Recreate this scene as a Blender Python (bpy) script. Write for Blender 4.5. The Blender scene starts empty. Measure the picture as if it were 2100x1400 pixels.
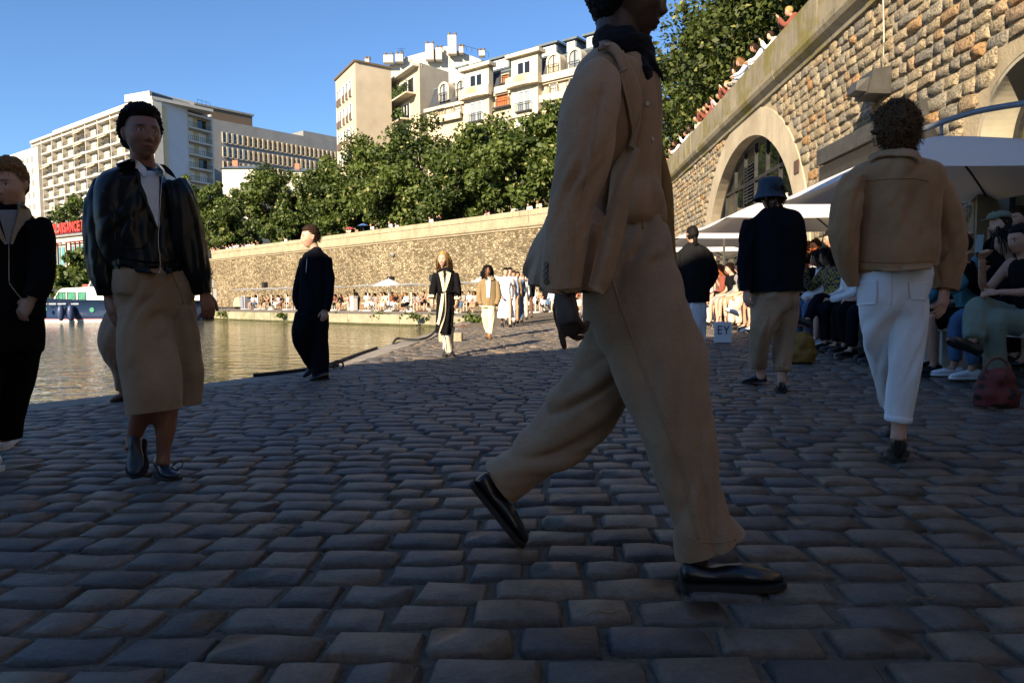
import bpy, bmesh, math, random
import numpy as np
from mathutils import Vector, Matrix, Euler
from mathutils.bvhtree import BVHTree

# ------------------------------------------------------------------ camera, world, sun
SC = bpy.context.scene
COL = SC.collection
F_PX = 1450.0                       # focal length in photo pixels (photo 2100 x 1400)
CAM_H = 0.87
PITCH = math.atan(90.0 / F_PX)
ROLL = math.radians(0.45)
cam_data = bpy.data.cameras.new('camera')
cam_data.sensor_width = 36.0
cam_data.lens = 36.0 * F_PX / 2100.0
cam_data.clip_start = 0.05
cam_data.clip_end = 3000
cam = bpy.data.objects.new('camera', cam_data)
COL.objects.link(cam)
CAM_R = (Euler((math.pi / 2 - PITCH, 0, 0)).to_matrix() @ Matrix.Rotation(-ROLL, 3, 'Z'))
cam.matrix_world = Matrix.Translation((0, 0, CAM_H)) @ CAM_R.to_4x4()
SC.camera = cam
cam_data.dof.use_dof = False

SUN_EL = math.radians(25.0)
SUN_TO = Vector((0.50, 0.866, 0.0)).normalized()       # horizontal direction in which sunlight travels
world = bpy.data.worlds.new('World')
SC.world = world
world.use_nodes = True
wn = world.node_tree
wn.nodes.clear()
w_out = wn.nodes.new('ShaderNodeOutputWorld')
w_bg = wn.nodes.new('ShaderNodeBackground')
w_sky = wn.nodes.new('ShaderNodeTexSky')
w_sky.sky_type = 'NISHITA'
w_sky.sun_disc = False
w_sky.sun_elevation = SUN_EL
w_sky.sun_rotation = math.atan2(-SUN_TO.x, -SUN_TO.y)
w_sky.air_density = 1.0
w_sky.dust_density = 0.0
w_sky.ozone_density = 7.0
w_bg.inputs['Strength'].default_value = 0.07
wn.links.new(w_sky.outputs[0], w_bg.inputs['Color'])
wn.links.new(w_bg.outputs[0], w_out.inputs['Surface'])
sun_data = bpy.data.lights.new('sun', 'SUN')
sun_data.energy = 5.0
sun_data.angle = math.radians(0.53)
sun_data.color = (1.0, 0.82, 0.58)
sun = bpy.data.objects.new('sun', sun_data)
COL.objects.link(sun)
_d = Vector((SUN_TO.x * math.cos(SUN_EL), SUN_TO.y * math.cos(SUN_EL), -math.sin(SUN_EL)))
sun.rotation_euler = _d.to_track_quat('-Z', 'Y').to_euler()
sun.location = (-20, -30, 40)
SC.view_settings.view_transform = 'Standard'
SC.view_settings.look = 'None'
SC.view_settings.exposure = 1.45
SC.view_settings.gamma = 1.0
SC.render.engine = 'CYCLES'
SC.cycles.use_denoising = True
SC.cycles.max_bounces = 7
SC.cycles.diffuse_bounces = 4
SC.cycles.glossy_bounces = 3
SC.cycles.transmission_bounces = 4
SC.cycles.transparent_max_bounces = 8
SC.cycles.caustics_reflective = False
SC.cycles.caustics_refractive = False

# ------------------------------------------------------------------ photo pixel -> world helpers
CAMP = np.array([0, 0, CAM_H])
CR = np.array(CAM_R)
def ray(px, py):
    return CR @ np.array([(px - 1050.0) / F_PX, -(py - 700.0) / F_PX, -1.0])
def at(px, py, Y):
    d = ray(px, py)
    return CAMP + d * (Y / d[1])
def gz(X, Y):
    """height of the paved quay: a gentle fall towards the water"""
    X = np.clip(X, -4.5, 6.0)
    Yn = np.clip(np.asarray(Y, float) / 12.0, 0, 1)
    s = np.clip((np.asarray(Y, float) - 22.0) / 14.0, 0, 1)
    fade = 1 - 0.65 * (s * s * (3 - 2 * s))
    return 0.05 * X * Yn * fade
def onground(px, py, dz=0.0):
    d = ray(px, py)
    z = 0.0
    for _ in range(30):
        t = (z + dz - CAM_H) / d[2]
        p = CAMP + d * t
        z = float(gz(p[0], p[1]))
    return p
def onplane(px, py, z):
    d = ray(px, py)
    return CAMP + d * ((z - CAM_H) / d[2])
CA = math.atan(70.0 / F_PX)                # direction in which the quay and the right wall run
UV = np.array([math.cos(CA), -math.sin(CA)])   # across the quay (to the right)
VV = np.array([math.sin(CA), math.cos(CA)])    # along the quay (away)
def uv(u, v, z=0.0):
    p = UV * u + VV * v
    return np.array([p[0], p[1], z])
WALL_U = 6.0
def onwall(px, py, u=WALL_U):
    """point of the right-hand wall plane seen at a pixel -> (v, height)"""
    d = ray(px, py)
    t = u / (d[0] * UV[0] + d[1] * UV[1])
    p = CAMP + d * t
    return p[0] * VV[0] + p[1] * VV[1], p[2]

# ------------------------------------------------------------------ numeric noise
def _h(i, j, k, seed):
    n = (i * 374761393 + j * 668265263 + k * 2147483647 + seed * 144665) & 0xFFFFFFFF
    n = ((n ^ (n >> 13)) * 1274126177) & 0xFFFFFFFF
    n = (n ^ (n >> 16)) & 0xFFFFFFFF
    return n.astype(np.float64) / 4294967295.0
def vnoise(p, seed=0):
    p = np.asarray(p, float)
    i = np.floor(p).astype(np.int64)
    f = p - i
    f = f * f * f * (f * (f * 6 - 15) + 10)
    r = 0
    for dx in (0, 1):
        wx = f[:, 0] if dx else 1 - f[:, 0]
        for dy in (0, 1):
            wy = f[:, 1] if dy else 1 - f[:, 1]
            for dz in (0, 1):
                wz = f[:, 2] if dz else 1 - f[:, 2]
                r = r + wx * wy * wz * _h(i[:, 0] + dx, i[:, 1] + dy, i[:, 2] + dz, seed)
    return r * 2 - 1
def fbm(p, seed=0, octv=3):
    a, r, q = 1.0, 0, np.asarray(p, float)
    for o in range(octv):
        r = r + a * vnoise(q, seed + o * 17)
        q = q * 2.03 + 5.3
        a *= 0.5
    return r
def sstep(x, a, b):
    t = np.clip((x - a) / (b - a), 0, 1)
    return t * t * (3 - 2 * t)

# ------------------------------------------------------------------ object helpers
def link(o, parent=None):
    COL.objects.link(o)
    if parent is not None:
        o.parent = parent
    return o
def tag(o, label=None, cat=None, group=None, kind=None):
    if label: o['label'] = label
    if cat: o['category'] = cat
    if group: o['group'] = group
    if kind: o['kind'] = kind
    return o
def empty(name, loc=(0, 0, 0), rz=0.0, label=None, cat=None, group=None, parent=None):
    o = bpy.data.objects.new(name, None)
    o.empty_display_size = 0.2
    link(o, parent)
    o.location = tuple(float(c) for c in loc)
    o.rotation_euler = (0, 0, rz)
    return tag(o, label, cat, group)
def mesh_np(name, V, Fc, smooth=False):
    """V: n x 3 array, Fc: m x 3/4 int array or list of lists"""
    me = bpy.data.meshes.new(name)
    V = np.asarray(V, dtype=np.float32)
    if isinstance(Fc, np.ndarray):
        m, k = Fc.shape
        me.vertices.add(len(V)); me.vertices.foreach_set('co', V.ravel())
        me.loops.add(m * k); me.loops.foreach_set('vertex_index', Fc.astype(np.int32).ravel())
        me.polygons.add(m)
        me.polygons.foreach_set('loop_start', np.arange(0, m * k, k, dtype=np.int32))
        me.polygons.foreach_set('loop_total', np.full(m, k, dtype=np.int32))
        me.update(calc_edges=True)
    else:
        me.from_pydata([tuple(map(float, v)) for v in V], [], [list(map(int, f)) for f in Fc])
        me.update()
    me.validate()
    if smooth:
        me.polygons.foreach_set('use_smooth', np.ones(len(me.polygons), dtype=bool))
    return me
def obj(name, me, mat=None, parent=None, loc=None):
    o = bpy.data.objects.new(name, me)
    if mat is not None and len(me.materials) == 0:
        me.materials.append(mat)
    link(o, parent)
    if loc is not None: o.location = tuple(float(c) for c in loc)
    return o

class MB:
    """collects simple shapes and builds one mesh object out of them"""
    def __init__(s): s.v = []; s.f = []
    def add(s, V, Fc):
        b = len(s.v)
        s.v += [tuple(map(float, p)) for p in V]
        s.f += [[int(i) + b for i in f] for f in Fc]
        return s
    def box(s, c, d, rz=0.0, M=None):
        x, y, z = [k / 2 for k in d]
        V = np.array([(-x, -y, -z), (x, -y, -z), (x, y, -z), (-x, y, -z), (-x, -y, z), (x, -y, z), (x, y, z), (-x, y, z)])
        if rz:
            cs, sn = math.cos(rz), math.sin(rz)
            V = V @ np.array([[cs, sn, 0], [-sn, cs, 0], [0, 0, 1]])
        if M is not None: V = V @ np.asarray(M).T
        return s.add(V + np.array(c, float), [(0, 3, 2, 1), (4, 5, 6, 7), (0, 1, 5, 4), (1, 2, 6, 5), (2, 3, 7, 6), (3, 0, 4, 7)])
    def bb(s, a, b):
        a = np.minimum(a, b).astype(float) * 1.0; b2 = np.maximum(a, b)
        return s.box((a + b2) / 2, b2 - a)
    def tube(s, pts, r, n=8, caps=True):
        V, Fc = tube_np(pts, r, n, caps)
        return s.add(V, Fc)
    def prism(s, poly, h0, h1, axis=2):
        """polygon in the two other axes, extruded along `axis`"""
        n = len(poly)
        V = []
        for h in (h0, h1):
            for a, b in poly:
                q = [a, b]; q.insert(axis, h); V.append(q)
        Fc = [list(range(n))[::-1], list(range(n, 2 * n))] + [(i, (i + 1) % n, n + (i + 1) % n, n + i) for i in range(n)]
        return s.add(V, Fc)
    def build(s, name, mat=None, parent=None, smooth=False, loc=None, bevel=0.0):
        me = mesh_np(name, np.array(s.v), s.f, smooth)
        o = obj(name, me, mat, parent, loc)
        if bevel:
            m = o.modifiers.new('bevel', 'BEVEL'); m.width = bevel; m.segments = 2; m.limit_method = 'ANGLE'
        return o
def tube_np(pts, r, n=8, caps=True):
    pts = np.asarray(pts, float)
    k = len(pts)
    r = np.full(k, r) if np.isscalar(r) else np.asarray(r, float)
    T = np.gradient(pts, axis=0) if k > 2 else np.repeat([pts[-1] - pts[0]], k, 0)
    T /= np.linalg.norm(T, axis=1)[:, None] + 1e-12
    up = np.array([0, 0, 1.0]) if abs(T[0][2]) < 0.9 else np.array([1.0, 0, 0])
    a = np.cross(T[0], up); a /= np.linalg.norm(a)
    ang = np.linspace(0, 2 * math.pi, n, endpoint=False)
    V = []
    for i in range(k):
        a = a - T[i] * np.dot(a, T[i]); a /= np.linalg.norm(a) + 1e-12
        b = np.cross(T[i], a)
        V.append(pts[i] + r[i] * (np.cos(ang)[:, None] * a + np.sin(ang)[:, None] * b))
    V = np.concatenate(V)
    Fc = [[i * n + j, i * n + (j + 1) % n, (i + 1) * n + (j + 1) % n, (i + 1) * n + j] for i in range(k - 1) for j in range(n)]
    if caps:
        Fc.append(list(range(n))[::-1]); Fc.append([(k - 1) * n + j for j in range(n)])
    return V, Fc
def spline(P, n):
    """Catmull-Rom through the rows of P, n samples (by index)"""
    P = np.asarray(P, float)
    k = len(P)
    t = np.linspace(0, k - 1, n)
    i = np.clip(t.astype(int), 0, k - 2)
    f = (t - i)[:, None]
    p0 = P[np.clip(i - 1, 0, k - 1)]; p1 = P[i]; p2 = P[i + 1]; p3 = P[np.clip(i + 2, 0, k - 1)]
    return 0.5 * (2 * p1 + (p2 - p0) * f + (2 * p0 - 5 * p1 + 4 * p2 - p3) * f ** 2 + (3 * p1 - p0 - 3 * p2 + p3) * f ** 3)

# ------------------------------------------------------------------ materials
def srgb(r, g, b):
    return tuple(((c / 255.0) / 12.92 if c / 255.0 <= 0.04045 else ((c / 255.0 + 0.055) / 1.055) ** 2.4) for c in (r, g, b)) + (1.0,)
def c4(c): return tuple(c) if len(c) == 4 else tuple(c) + (1.0,)
class NT:
    def __init__(s, name):
        s.m = bpy.data.materials.new(name); s.m.use_nodes = True
        s.t = s.m.node_tree; s.t.nodes.clear()
        s.out = s.n('ShaderNodeOutputMaterial')
        s.p = s.n('ShaderNodeBsdfPrincipled')
        s.l(s.p.outputs[0], s.out.inputs['Surface'])
        s.co = s.n('ShaderNodeTexCoord')
    def n(s, t, **kw):
        nd = s.t.nodes.new(t)
        for k, v in kw.items(): setattr(nd, k, v)
        return nd
    def l(s, a, b): s.t.links.new(a, b)
    def coord(s, scale=(1, 1, 1), src='Object'):
        mp = s.n('ShaderNodeMapping')
        mp.inputs['Scale'].default_value = scale
        s.l(s.co.outputs[src], mp.inputs['Vector'])
        return mp.outputs[0]
    def noise(s, scale, detail=4, rough=0.55, vec=None, dist=0.0):
        nd = s.n('ShaderNodeTexNoise')
        nd.inputs['Scale'].default_value = scale
        nd.inputs['Detail'].default_value = detail
        nd.inputs['Roughness'].default_value = rough
        nd.inputs['Distortion'].default_value = dist
        s.l(vec if vec is not None else s.co.outputs['Object'], nd.inputs['Vector'])
        return nd.outputs[0]
    def ramp(s, fac, stops, interp='LINEAR'):
        nd = s.n('ShaderNodeValToRGB')
        e = nd.color_ramp.elements
        nd.color_ramp.interpolation = interp
        while len(e) < len(stops): e.new(0.5)
        for el, (p, c) in zip(e, stops):
            el.position = p; el.color = c4(c)
        s.l(fac, nd.inputs[0])
        return nd.outputs[0]
    def mix(s, fac, a, b, mode='MIX'):
        nd = s.n('ShaderNodeMix', data_type='RGBA', blend_type=mode)
        for sock, val in ((0, fac), (6, a), (7, b)):
            if hasattr(val, 'node'): s.l(val, nd.inputs[sock])
            elif sock == 0: nd.inputs[0].default_value = val
            else: nd.inputs[sock].default_value = c4(val)
        return nd.outputs[2]
    def math(s, op, a, b=0.0, c=None):
        nd = s.n('ShaderNodeMath', operation=op)
        for i, val in enumerate((a, b) if c is None else (a, b, c)):
            if hasattr(val, 'node'): s.l(val, nd.inputs[i])
            else: nd.inputs[i].default_value = val
        return nd.outputs[0]
    def bump(s, h, strength=0.5, dist=0.01, nrm=None):
        nd = s.n('ShaderNodeBump')
        nd.inputs['Strength'].default_value = strength
        nd.inputs['Distance'].default_value = dist
        s.l(h, nd.inputs['Height'])
        if nrm is not None: s.l(nrm, nd.inputs['Normal'])
        return nd.outputs[0]
    def set(s, **kw):
        nm = dict(color='Base Color', rough='Roughness', metal='Metallic', normal='Normal', spec='Specular IOR Level', sheen='Sheen Weight', trans='Transmission Weight', alpha='Alpha', sss='Subsurface Weight', coat='Coat Weight', ior='IOR')
        for k, v in kw.items():
            sock = s.p.inputs[nm[k]]
            if hasattr(v, 'node'): s.l(v, sock)
            elif k == 'color': sock.default_value = c4(v)
            else: sock.default_value = v
        return s
MATS = {}
def plain(name, c, rough=0.6, var=0.18, scale=6.0, bump=0.0, bscale=40.0, metal=0.0, spec=0.4, bdist=0.004, **kw):
    """a colour broken by soft noise, optional fine relief"""
    if name in MATS: return MATS[name]
    s = NT(name)
    c = np.array(c4(c))
    lo = c * (1 - var); hi = np.minimum(c * (1 + var), 1.0); lo[3] = hi[3] = 1
    col = s.ramp(s.noise(scale, 5, 0.6), [(0.3, lo), (0.7, hi)])
    s.set(color=col, rough=rough, metal=metal, spec=spec, **kw)
    if bump: s.set(normal=s.bump(s.noise(bscale, 5, 0.6), bump, bdist))
    MATS[name] = s.m
    return s.m
def cloth(name, c, rough=0.85, weave=900.0, wv=0.25, sheen=0.15, mott=0.12, wrinkle=0.35, spec=0.2, slub=0.0):
    if name in MATS: return MATS[name]
    s = NT(name)
    c = np.array(c4(c)); lo = c * (1 - mott); hi = np.minimum(c * (1 + mott), 1); lo[3] = hi[3] = 1
    col = s.ramp(s.noise(9.0, 4, 0.6), [(0.3, lo), (0.7, hi)])
    th = s.noise(weave, 2, 0.5)
    thr = s.ramp(th, [(0.3, (1 - wv,) * 3), (0.7, (1.0 + wv * 0.3,) * 3)])
    col = s.mix(1.0, col, thr, 'MULTIPLY')
    if slub:
        for sc_ in ((260, 260, 22), (22, 22, 260)):
            col = s.mix(1.0, col, s.ramp(s.noise(1.0, 2, 0.5, vec=s.coord(sc_)), [(0.3, (1 - slub,) * 3), (0.7, (1 + slub,) * 3)]), 'MULTIPLY')
    b1 = s.bump(s.noise(22.0, 4, 0.55, dist=1.2), wrinkle, 0.006)
    b2 = s.bump(th, 0.25, 0.0006, b1)
    s.set(color=col, rough=rough, sheen=sheen, spec=spec, normal=b2)
    MATS[name] = s.m
    return s.m
# ================================================================== ground, water, quays
WATER_Z = -0.68
EDGE_PX = [(60, 830), (220, 811), (408, 789), (552, 769), (690, 739), (773, 714), (815, 702), (888, 682), (933, 665), (968, 652)]
EDGE = np.array([onground(*p)[:2] for p in EDGE_PX])
_d0 = EDGE[0] - EDGE[2]; _d0 /= np.linalg.norm(_d0)
EDGE = np.vstack([EDGE[0] + _d0 * 40, EDGE[0] + _d0 * 8, EDGE[0] + _d0 * 3, EDGE])     # goes on to the left, out of frame
CORNER = EDGE[-1]
def edge_x(Y):
    return np.interp(Y, EDGE[:, 1], EDGE[:, 0])
def mat_ground():
    s = NT('joint_sand')
    n1 = s.noise(3.0, 6, 0.65); n2 = s.noise(60.0, 4, 0.7)
    col = s.mix(s.ramp(n2, [(0.35, (0, 0, 0)), (0.7, (1, 1, 1))]), (0.1, 0.084, 0.066), (0.2, 0.165, 0.125))
    col = s.mix(s.ramp(n1, [(0.4, (0, 0, 0)), (0.75, (0.7,) * 3)]), col, (0.15, 0.125, 0.095))
    sp = s.n('ShaderNodeTexVoronoi'); sp.inputs['Scale'].default_value = 26.0
    s.l(s.co.outputs['Object'], sp.inputs['Vector'])
    spk = s.ramp(sp.outputs['Distance'], [(0.05, (1, 1, 1)), (0.09, (0, 0, 0))])
    col = s.mix(spk, col, (0.36, 0.34, 0.3))
    s.set(color=col, rough=0.95, spec=0.15, normal=s.bump(s.noise(120.0, 5, 0.7), 0.8, 0.01))
    return s.m
def stone_mat(name, cols, rough, bump_s, fine=70.0, coarse=9.0, bd=0.008, pits=((0.3, 0.75), (0.7, 1.15))):
    """stones whose tone changes from piece to piece (object random + mesh attribute)"""
    s = NT(name)
    oi = s.n('ShaderNodeObjectInfo')
    at_ = s.n('ShaderNodeAttribute'); at_.attribute_name = 'rnd'
    v = s.math('FRACT', s.math('ADD', oi.outputs['Random'], at_.outputs['Fac']))
    k = len(cols)
    col = s.ramp(v, [((i + 0.5) / k, c) for i, c in enumerate(cols)])
    geo = s.n('ShaderNodeNewGeometry')
    nz = s.noise(coarse, 5, 0.65, vec=geo.outputs['Position'])
    col = s.mix(1.0, col, s.ramp(nz, [(0.25, (0.62,) * 3), (0.75, (1.3,) * 3)]), 'MULTIPLY')
    nf = s.noise(fine, 5, 0.7, vec=geo.outputs['Position'])
    col = s.mix(1.0, col, s.ramp(nf, [(q[0], (q[1],) * 3) for q in pits]), 'MULTIPLY')
    b1 = s.bump(nz, 0.4 * bump_s, bd * 2.2)
    b2 = s.bump(nf, bump_s, bd, b1)
    s.set(color=col, rough=rough, normal=b2, spec=0.35)
    return s.m
M_SAND = mat_ground()
M_SETT = stone_mat('worn_sett', [(0.08, 0.074, 0.07), (0.15, 0.125, 0.1), (0.12, 0.096, 0.077), (0.19, 0.15, 0.112), (0.1, 0.094, 0.088), (0.2, 0.15, 0.105), (0.13, 0.115, 0.1), (0.085, 0.085, 0.087)], 0.55, 0.9, fine=75.0, coarse=14.0, bd=0.006)
M_KERB = stone_mat('kerb_granite', [(0.24, 0.215, 0.18), (0.28, 0.25, 0.205), (0.26, 0.235, 0.2)], 0.8, 0.5, fine=60.0, coarse=2.0, bd=0.004)

FQ_Z = float(gz(CORNER[0], CORNER[1])) - 0.004
FQ_PX = [(968, 651), (888, 646), (731, 644), (560, 641), (400, 638), (200, 635.5), (-100, 632)]
FQ = np.array([onplane(x, y, FQ_Z)[:2] for x, y in FQ_PX])
FQ[0] = CORNER
ROWS_Y = np.concatenate([np.linspace(-40, 0, 9), np.linspace(1, 48, 95), np.linspace(50, 64, 8)])
gv, gf = [], []
NC = 22
for Y in ROWS_Y:
    x0 = edge_x(Y) + 0.02 if Y < CORNER[1] else float(np.interp(Y, FQ[:, 1], FQ[:, 0])) + 0.35
    xs = np.linspace(x0, 6.02 / math.cos(CA) + Y * math.tan(CA) + 0.3, NC)
    for X in xs: gv.append((X, Y, float(gz(X, Y)) - 0.013))
for i in range(len(ROWS_Y) - 1):
    for j in range(NC - 1):
        gf.append((i * NC + j, i * NC + j + 1, (i + 1) * NC + j + 1, (i + 1) * NC + j))
quay = obj('quay_paving', mesh_np('quay_paving', np.array(gv), np.array(gf), True), M_SAND)
tag(quay, kind='structure')

def stone_template(seed, rough_amp=0.004, dome=0.010, nx=5, ny=4, skirt=0.05, jit=0.05, edge_x_=0.36, edge_y_=0.3):
    """unit stone: x,y in [-.5,.5], top around z=0 with rounded shoulders"""
    r = np.random.RandomState(seed)
    xs = np.array([-0.5, -edge_x_, 0.0, edge_x_, 0.5]) if nx == 5 else np.linspace(-.5, .5, nx)
    ys = np.array([-0.5, -edge_y_, edge_y_, 0.5])
    V = []
    for b in ys:
        for a in xs:
            ex, ey = abs(a) / 0.5, abs(b) / 0.5
            corner = max(0.0, (ex * ey) - 0.6)
            k = 1 - 0.22 * corner
            edge = max(ex, ey)
            z = -dome * 1.2 if edge > 0.95 else dome * (1 - 0.5 * (ex ** 2 + ey ** 2)) * 0.5
            z += r.uniform(-1, 1) * rough_amp
            V.append((a * k + r.uniform(-1, 1) * jit * 0.5, b * k + r.uniform(-1, 1) * jit, z))
    V = [list(p) for p in V]
    Fq = [(j * 5 + i, j * 5 + i + 1, (j + 1) * 5 + i + 1, (j + 1) * 5 + i) for j in range(3) for i in range(4)]
    ring = [0, 1, 2, 3, 4, 9, 14, 19, 18, 17, 16, 15, 10, 5]
    b = len(V)
    for q in ring: V.append([V[q][0] * 1.03, V[q][1] * 1.03, -skirt])
    for i in range(14):
        Fq.append((ring[i], b + i, b + (i + 1) % 14, ring[(i + 1) % 14]))
    return np.array(V), np.array(Fq)
SETT_T = [stone_template(s, rough_amp=0.004, dome=0.0075, jit=0.07, edge_x_=0.43, edge_y_=0.385) for s in range(12)]

def add_rnd(me, vals):
    a = me.attributes.new('rnd', 'FLOAT', 'POINT')
    a.data.foreach_set('value', np.asarray(vals, np.float32))

rs = np.random.RandomState(5)
setts = []
v = 0.55
while v < 22.0:
    dv = rs.uniform(0.135, 0.17)
    u = -7.0 + rs.uniform(0, 0.3)
    vis = 0.78 * (v + 0.6) + 0.9
    while u < WALL_U - 0.05:
        du = rs.uniform(0.17, 0.29)
        uc, vc = u + du / 2, v + dv / 2
        X, Y = UV * uc + VV * vc + np.array([0, 0])
        wob = rs.uniform(-.012, .012) + 0.03 * math.sin(uc * 0.9 + vc * 0.25) + 0.02 * math.sin(uc * 2.3 + 1.0)
        Y += wob
        if abs(X) < vis and X > edge_x(Y) + 0.62 + 0.03 * math.sin(Y * 3):
            setts.append((X, Y, du - rs.uniform(0.006, 0.02), dv - rs.uniform(0.006, 0.018), rs.uniform(-0.04, 0.04) - CA, rs.randint(12), rs.uniform(-0.006, 0.005), rs.uniform(0, 1), rs.randint(2)))
        u += du
    v += dv
def px_of(P):
    q = CR.T @ (np.asarray(P) - CAMP)
    return 1050 + F_PX * q[0] / -q[2], 700 - F_PX * q[1] / -q[2]
def sett_rank(t):
    x, y = px_of((t[0], t[1], float(gz(t[0], t[1]))))
    out = -60 < x < 2160 and y < 1440
    return (0 if out else 1, t[1])
setts.sort(key=sett_rank)
sett_me = []
for i, (tv, tf) in enumerate(SETT_T):
    me = mesh_np('sett', tv, tf, True); add_rnd(me, np.full(len(tv), i / 12.0)); me.materials.append(M_SETT); sett_me.append(me)
for t in setts[:300]:
    o = obj('sett', sett_me[t[5]], None, quay)
    o.location = (t[0], t[1], float(gz(t[0], t[1])) + t[6])
    o.scale = (t[2], t[3], 1.0)
    o.rotation_euler = (t[6] * 3, -t[6] * 4, t[4] + (math.pi if t[8] else 0))
def joined(name, items, templ, mat, parent, place):
    Vs, Fs, R = [], [], []
    b = 0
    for t in items:
        tv, tf = templ[t[5]]
        Vs.append(place(t, tv)); Fs.append(tf + b); b += len(tv)
        R.append(np.full(len(tv), t[7]))
    me = mesh_np(name, np.concatenate(Vs), np.concatenate(Fs), True)
    add_rnd(me, np.concatenate(R))
    o = obj(name, me, mat, parent)
    o['kind'] = 'stuff'
    return o
def place_sett(t, tv):
    c, s_ = math.cos(t[4] + (math.pi if t[8] else 0)), math.sin(t[4] + (math.pi if t[8] else 0))
    p = tv * np.array([t[2], t[3], 1.0])
    q = np.empty_like(p)
    q[:, 0] = p[:, 0] * c - p[:, 1] * s_ + t[0]
    q[:, 1] = p[:, 0] * s_ + p[:, 1] * c + t[1]
    q[:, 2] = p[:, 2] + float(gz(t[0], t[1])) + t[6]
    return q
LOWT = []
for k_ in range(12):
    r_ = np.random.RandomState(900 + k_)
    b_ = np.array([(-.5, -.5), (.5, -.5), (.5, .5), (-.5, .5)]) + r_.uniform(-.05, .05, (4, 2))
    LOWT.append((np.concatenate([np.c_[b_, np.full(4, -.03)], np.c_[b_ * .97, np.full(4, -.008)], np.c_[b_ * np.array([.92, .88]), r_.uniform(0, .005, 4)]]), np.array([(i, (i + 1) % 4, 4 + (i + 1) % 4, 4 + i) for i in range(4)] + [(4 + i, 4 + (i + 1) % 4, 8 + (i + 1) % 4, 8 + i) for i in range(4)] + [(8, 9, 10, 11)])))
joined('distant_setts', [t for t in setts[300:] if t[1] > 8], LOWT, M_SETT, quay, place_sett)
joined('far_setts', [t for t in setts[300:] if t[1] <= 8], SETT_T, M_SETT, quay, place_sett)

# kerb stones along the water
def poly_resample(P, step):
    P = np.asarray(P, float)
    d = np.concatenate([[0], np.cumsum(np.linalg.norm(np.diff(P, axis=0), axis=1))])
    n = max(2, int(d[-1] / step))
    t = np.linspace(0, d[-1], n)
    return np.stack([np.interp(t, d, P[:, k]) for k in range(P.shape[1])], 1)
smooth_edge = poly_resample(spline(EDGE[1:], 120), 1.15)
for i in range(len(smooth_edge) - 1):
    a, b = smooth_edge[i], smooth_edge[i + 1]
    t = (b - a) / np.linalg.norm(b - a)
    nrm = np.array([t[1], -t[0]])
    a2, b2 = a + t * 0.008, b - t * 0.008
    P = [a2 - nrm * 0.04, b2 - nrm * 0.04, b2 + nrm * 0.58, a2 + nrm * 0.58]
    zt = [float(gz(p[0], p[1])) + 0.004 for p in P]
    V = [(p[0], p[1], WATER_Z - 0.6) for p in P] + [(p[0], p[1], z) for p, z in zip(P, zt)]
    o = MB().add(V, [(4, 5, 6, 7), (0, 1, 5, 4), (1, 2, 6, 5), (2, 3, 7, 6), (3, 0, 4, 7)]).build('kerb_stone', M_KERB, quay, bevel=0.015)

# water
s = NT('canal_water')
wv = s.coord((1.0, 1.6, 1.0))
n1 = s.noise(1.1, 2, 0.5, vec=wv, dist=0.5); n2 = s.noise(3.6, 2, 0.5, vec=wv, dist=0.3)
b1 = s.bump(n1, 1.0, 0.05); b2 = s.bump(n2, 1.0, 0.016, b1)
s.set(color=(0.06, 0.054, 0.022), rough=0.05, normal=b2, spec=0.5, ior=1.33)
M_WATER = s.m
water = MB().add([(-260, -80, WATER_Z), (9, -80, WATER_Z), (9, 190, WATER_Z), (-260, 190, WATER_Z)], [(0, 1, 2, 3)]).build('water', M_WATER)
tag(water, kind='structure')

# far quay
PAR_H = 7.55          # parapet top of both retaining walls
W_L = onplane(432, 515, PAR_H)[:2]; W_R = onplane(1125, 425, PAR_H)[:2]
wdir = (W_R - W_L) / np.linalg.norm(W_R - W_L)
wnor = np.array([wdir[1], -wdir[0]])                   # towards the water / camera
wnor *= 1 if wnor[1] < 0 else -1
# where the far wall meets the right wall (u = WALL_U)
_t = (WALL_U - np.dot(W_L, UV)) / np.dot(wdir, UV)
W_J = W_L + wdir * _t
FARLEN = _t
def fw(s_, off=0.0, z=0.0):
    p = W_L + wdir * s_ + wnor * off
    return np.array([p[0], p[1], z])
M_FQ = plain('far_quay_paving', (0.2, 0.175, 0.14), 0.9, 0.3, 1.2, bump=0.4, bscale=18.0, bdist=0.02)
poly = [tuple(p) for p in FQ[::-1]] + [tuple(CORNER + np.array([2.0, 0.5])), tuple(W_J + np.array([-0.5, 2.0])), tuple(fw(-30, -2)[:2]), (-160, 200)]
m = MB(); m.add([(p[0], p[1], FQ_Z) for p in poly], [list(range(len(poly)))])
fq = m.build('far_quay', M_FQ); tag(fq, kind='structure')
M_FQW = stone_mat('quay_face_stone', [(0.33, 0.29, 0.2), (0.3, 0.27, 0.19), (0.36, 0.31, 0.22), (0.26, 0.25, 0.16)], 0.9, 0.6, fine=14.0, coarse=1.6, bd=0.03)
FQr = poly_resample(FQ[:-1], 2.2)
for i in range(len(FQr) - 1):
    a, b = FQr[i + 1], FQr[i]
    t = (b - a) / np.linalg.norm(b - a); nn = np.array([t[1], -t[0]])
    a2, b2 = a + t * 0.015, b - t * 0.015
    V = [(*(p + nn * 0.05), z) for z in (WATER_Z - 0.5, FQ_Z + 0.006) for p in (a2, b2)] + [(*(p - nn * 0.5), z) for z in (WATER_Z - 0.5, FQ_Z + 0.006) for p in (a2, b2)]
    MB().add(V, [(0, 1, 3, 2), (2, 3, 7, 6), (1, 5, 7, 3), (0, 2, 6, 4)]).build('quay_block', M_FQW, fq)
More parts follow.
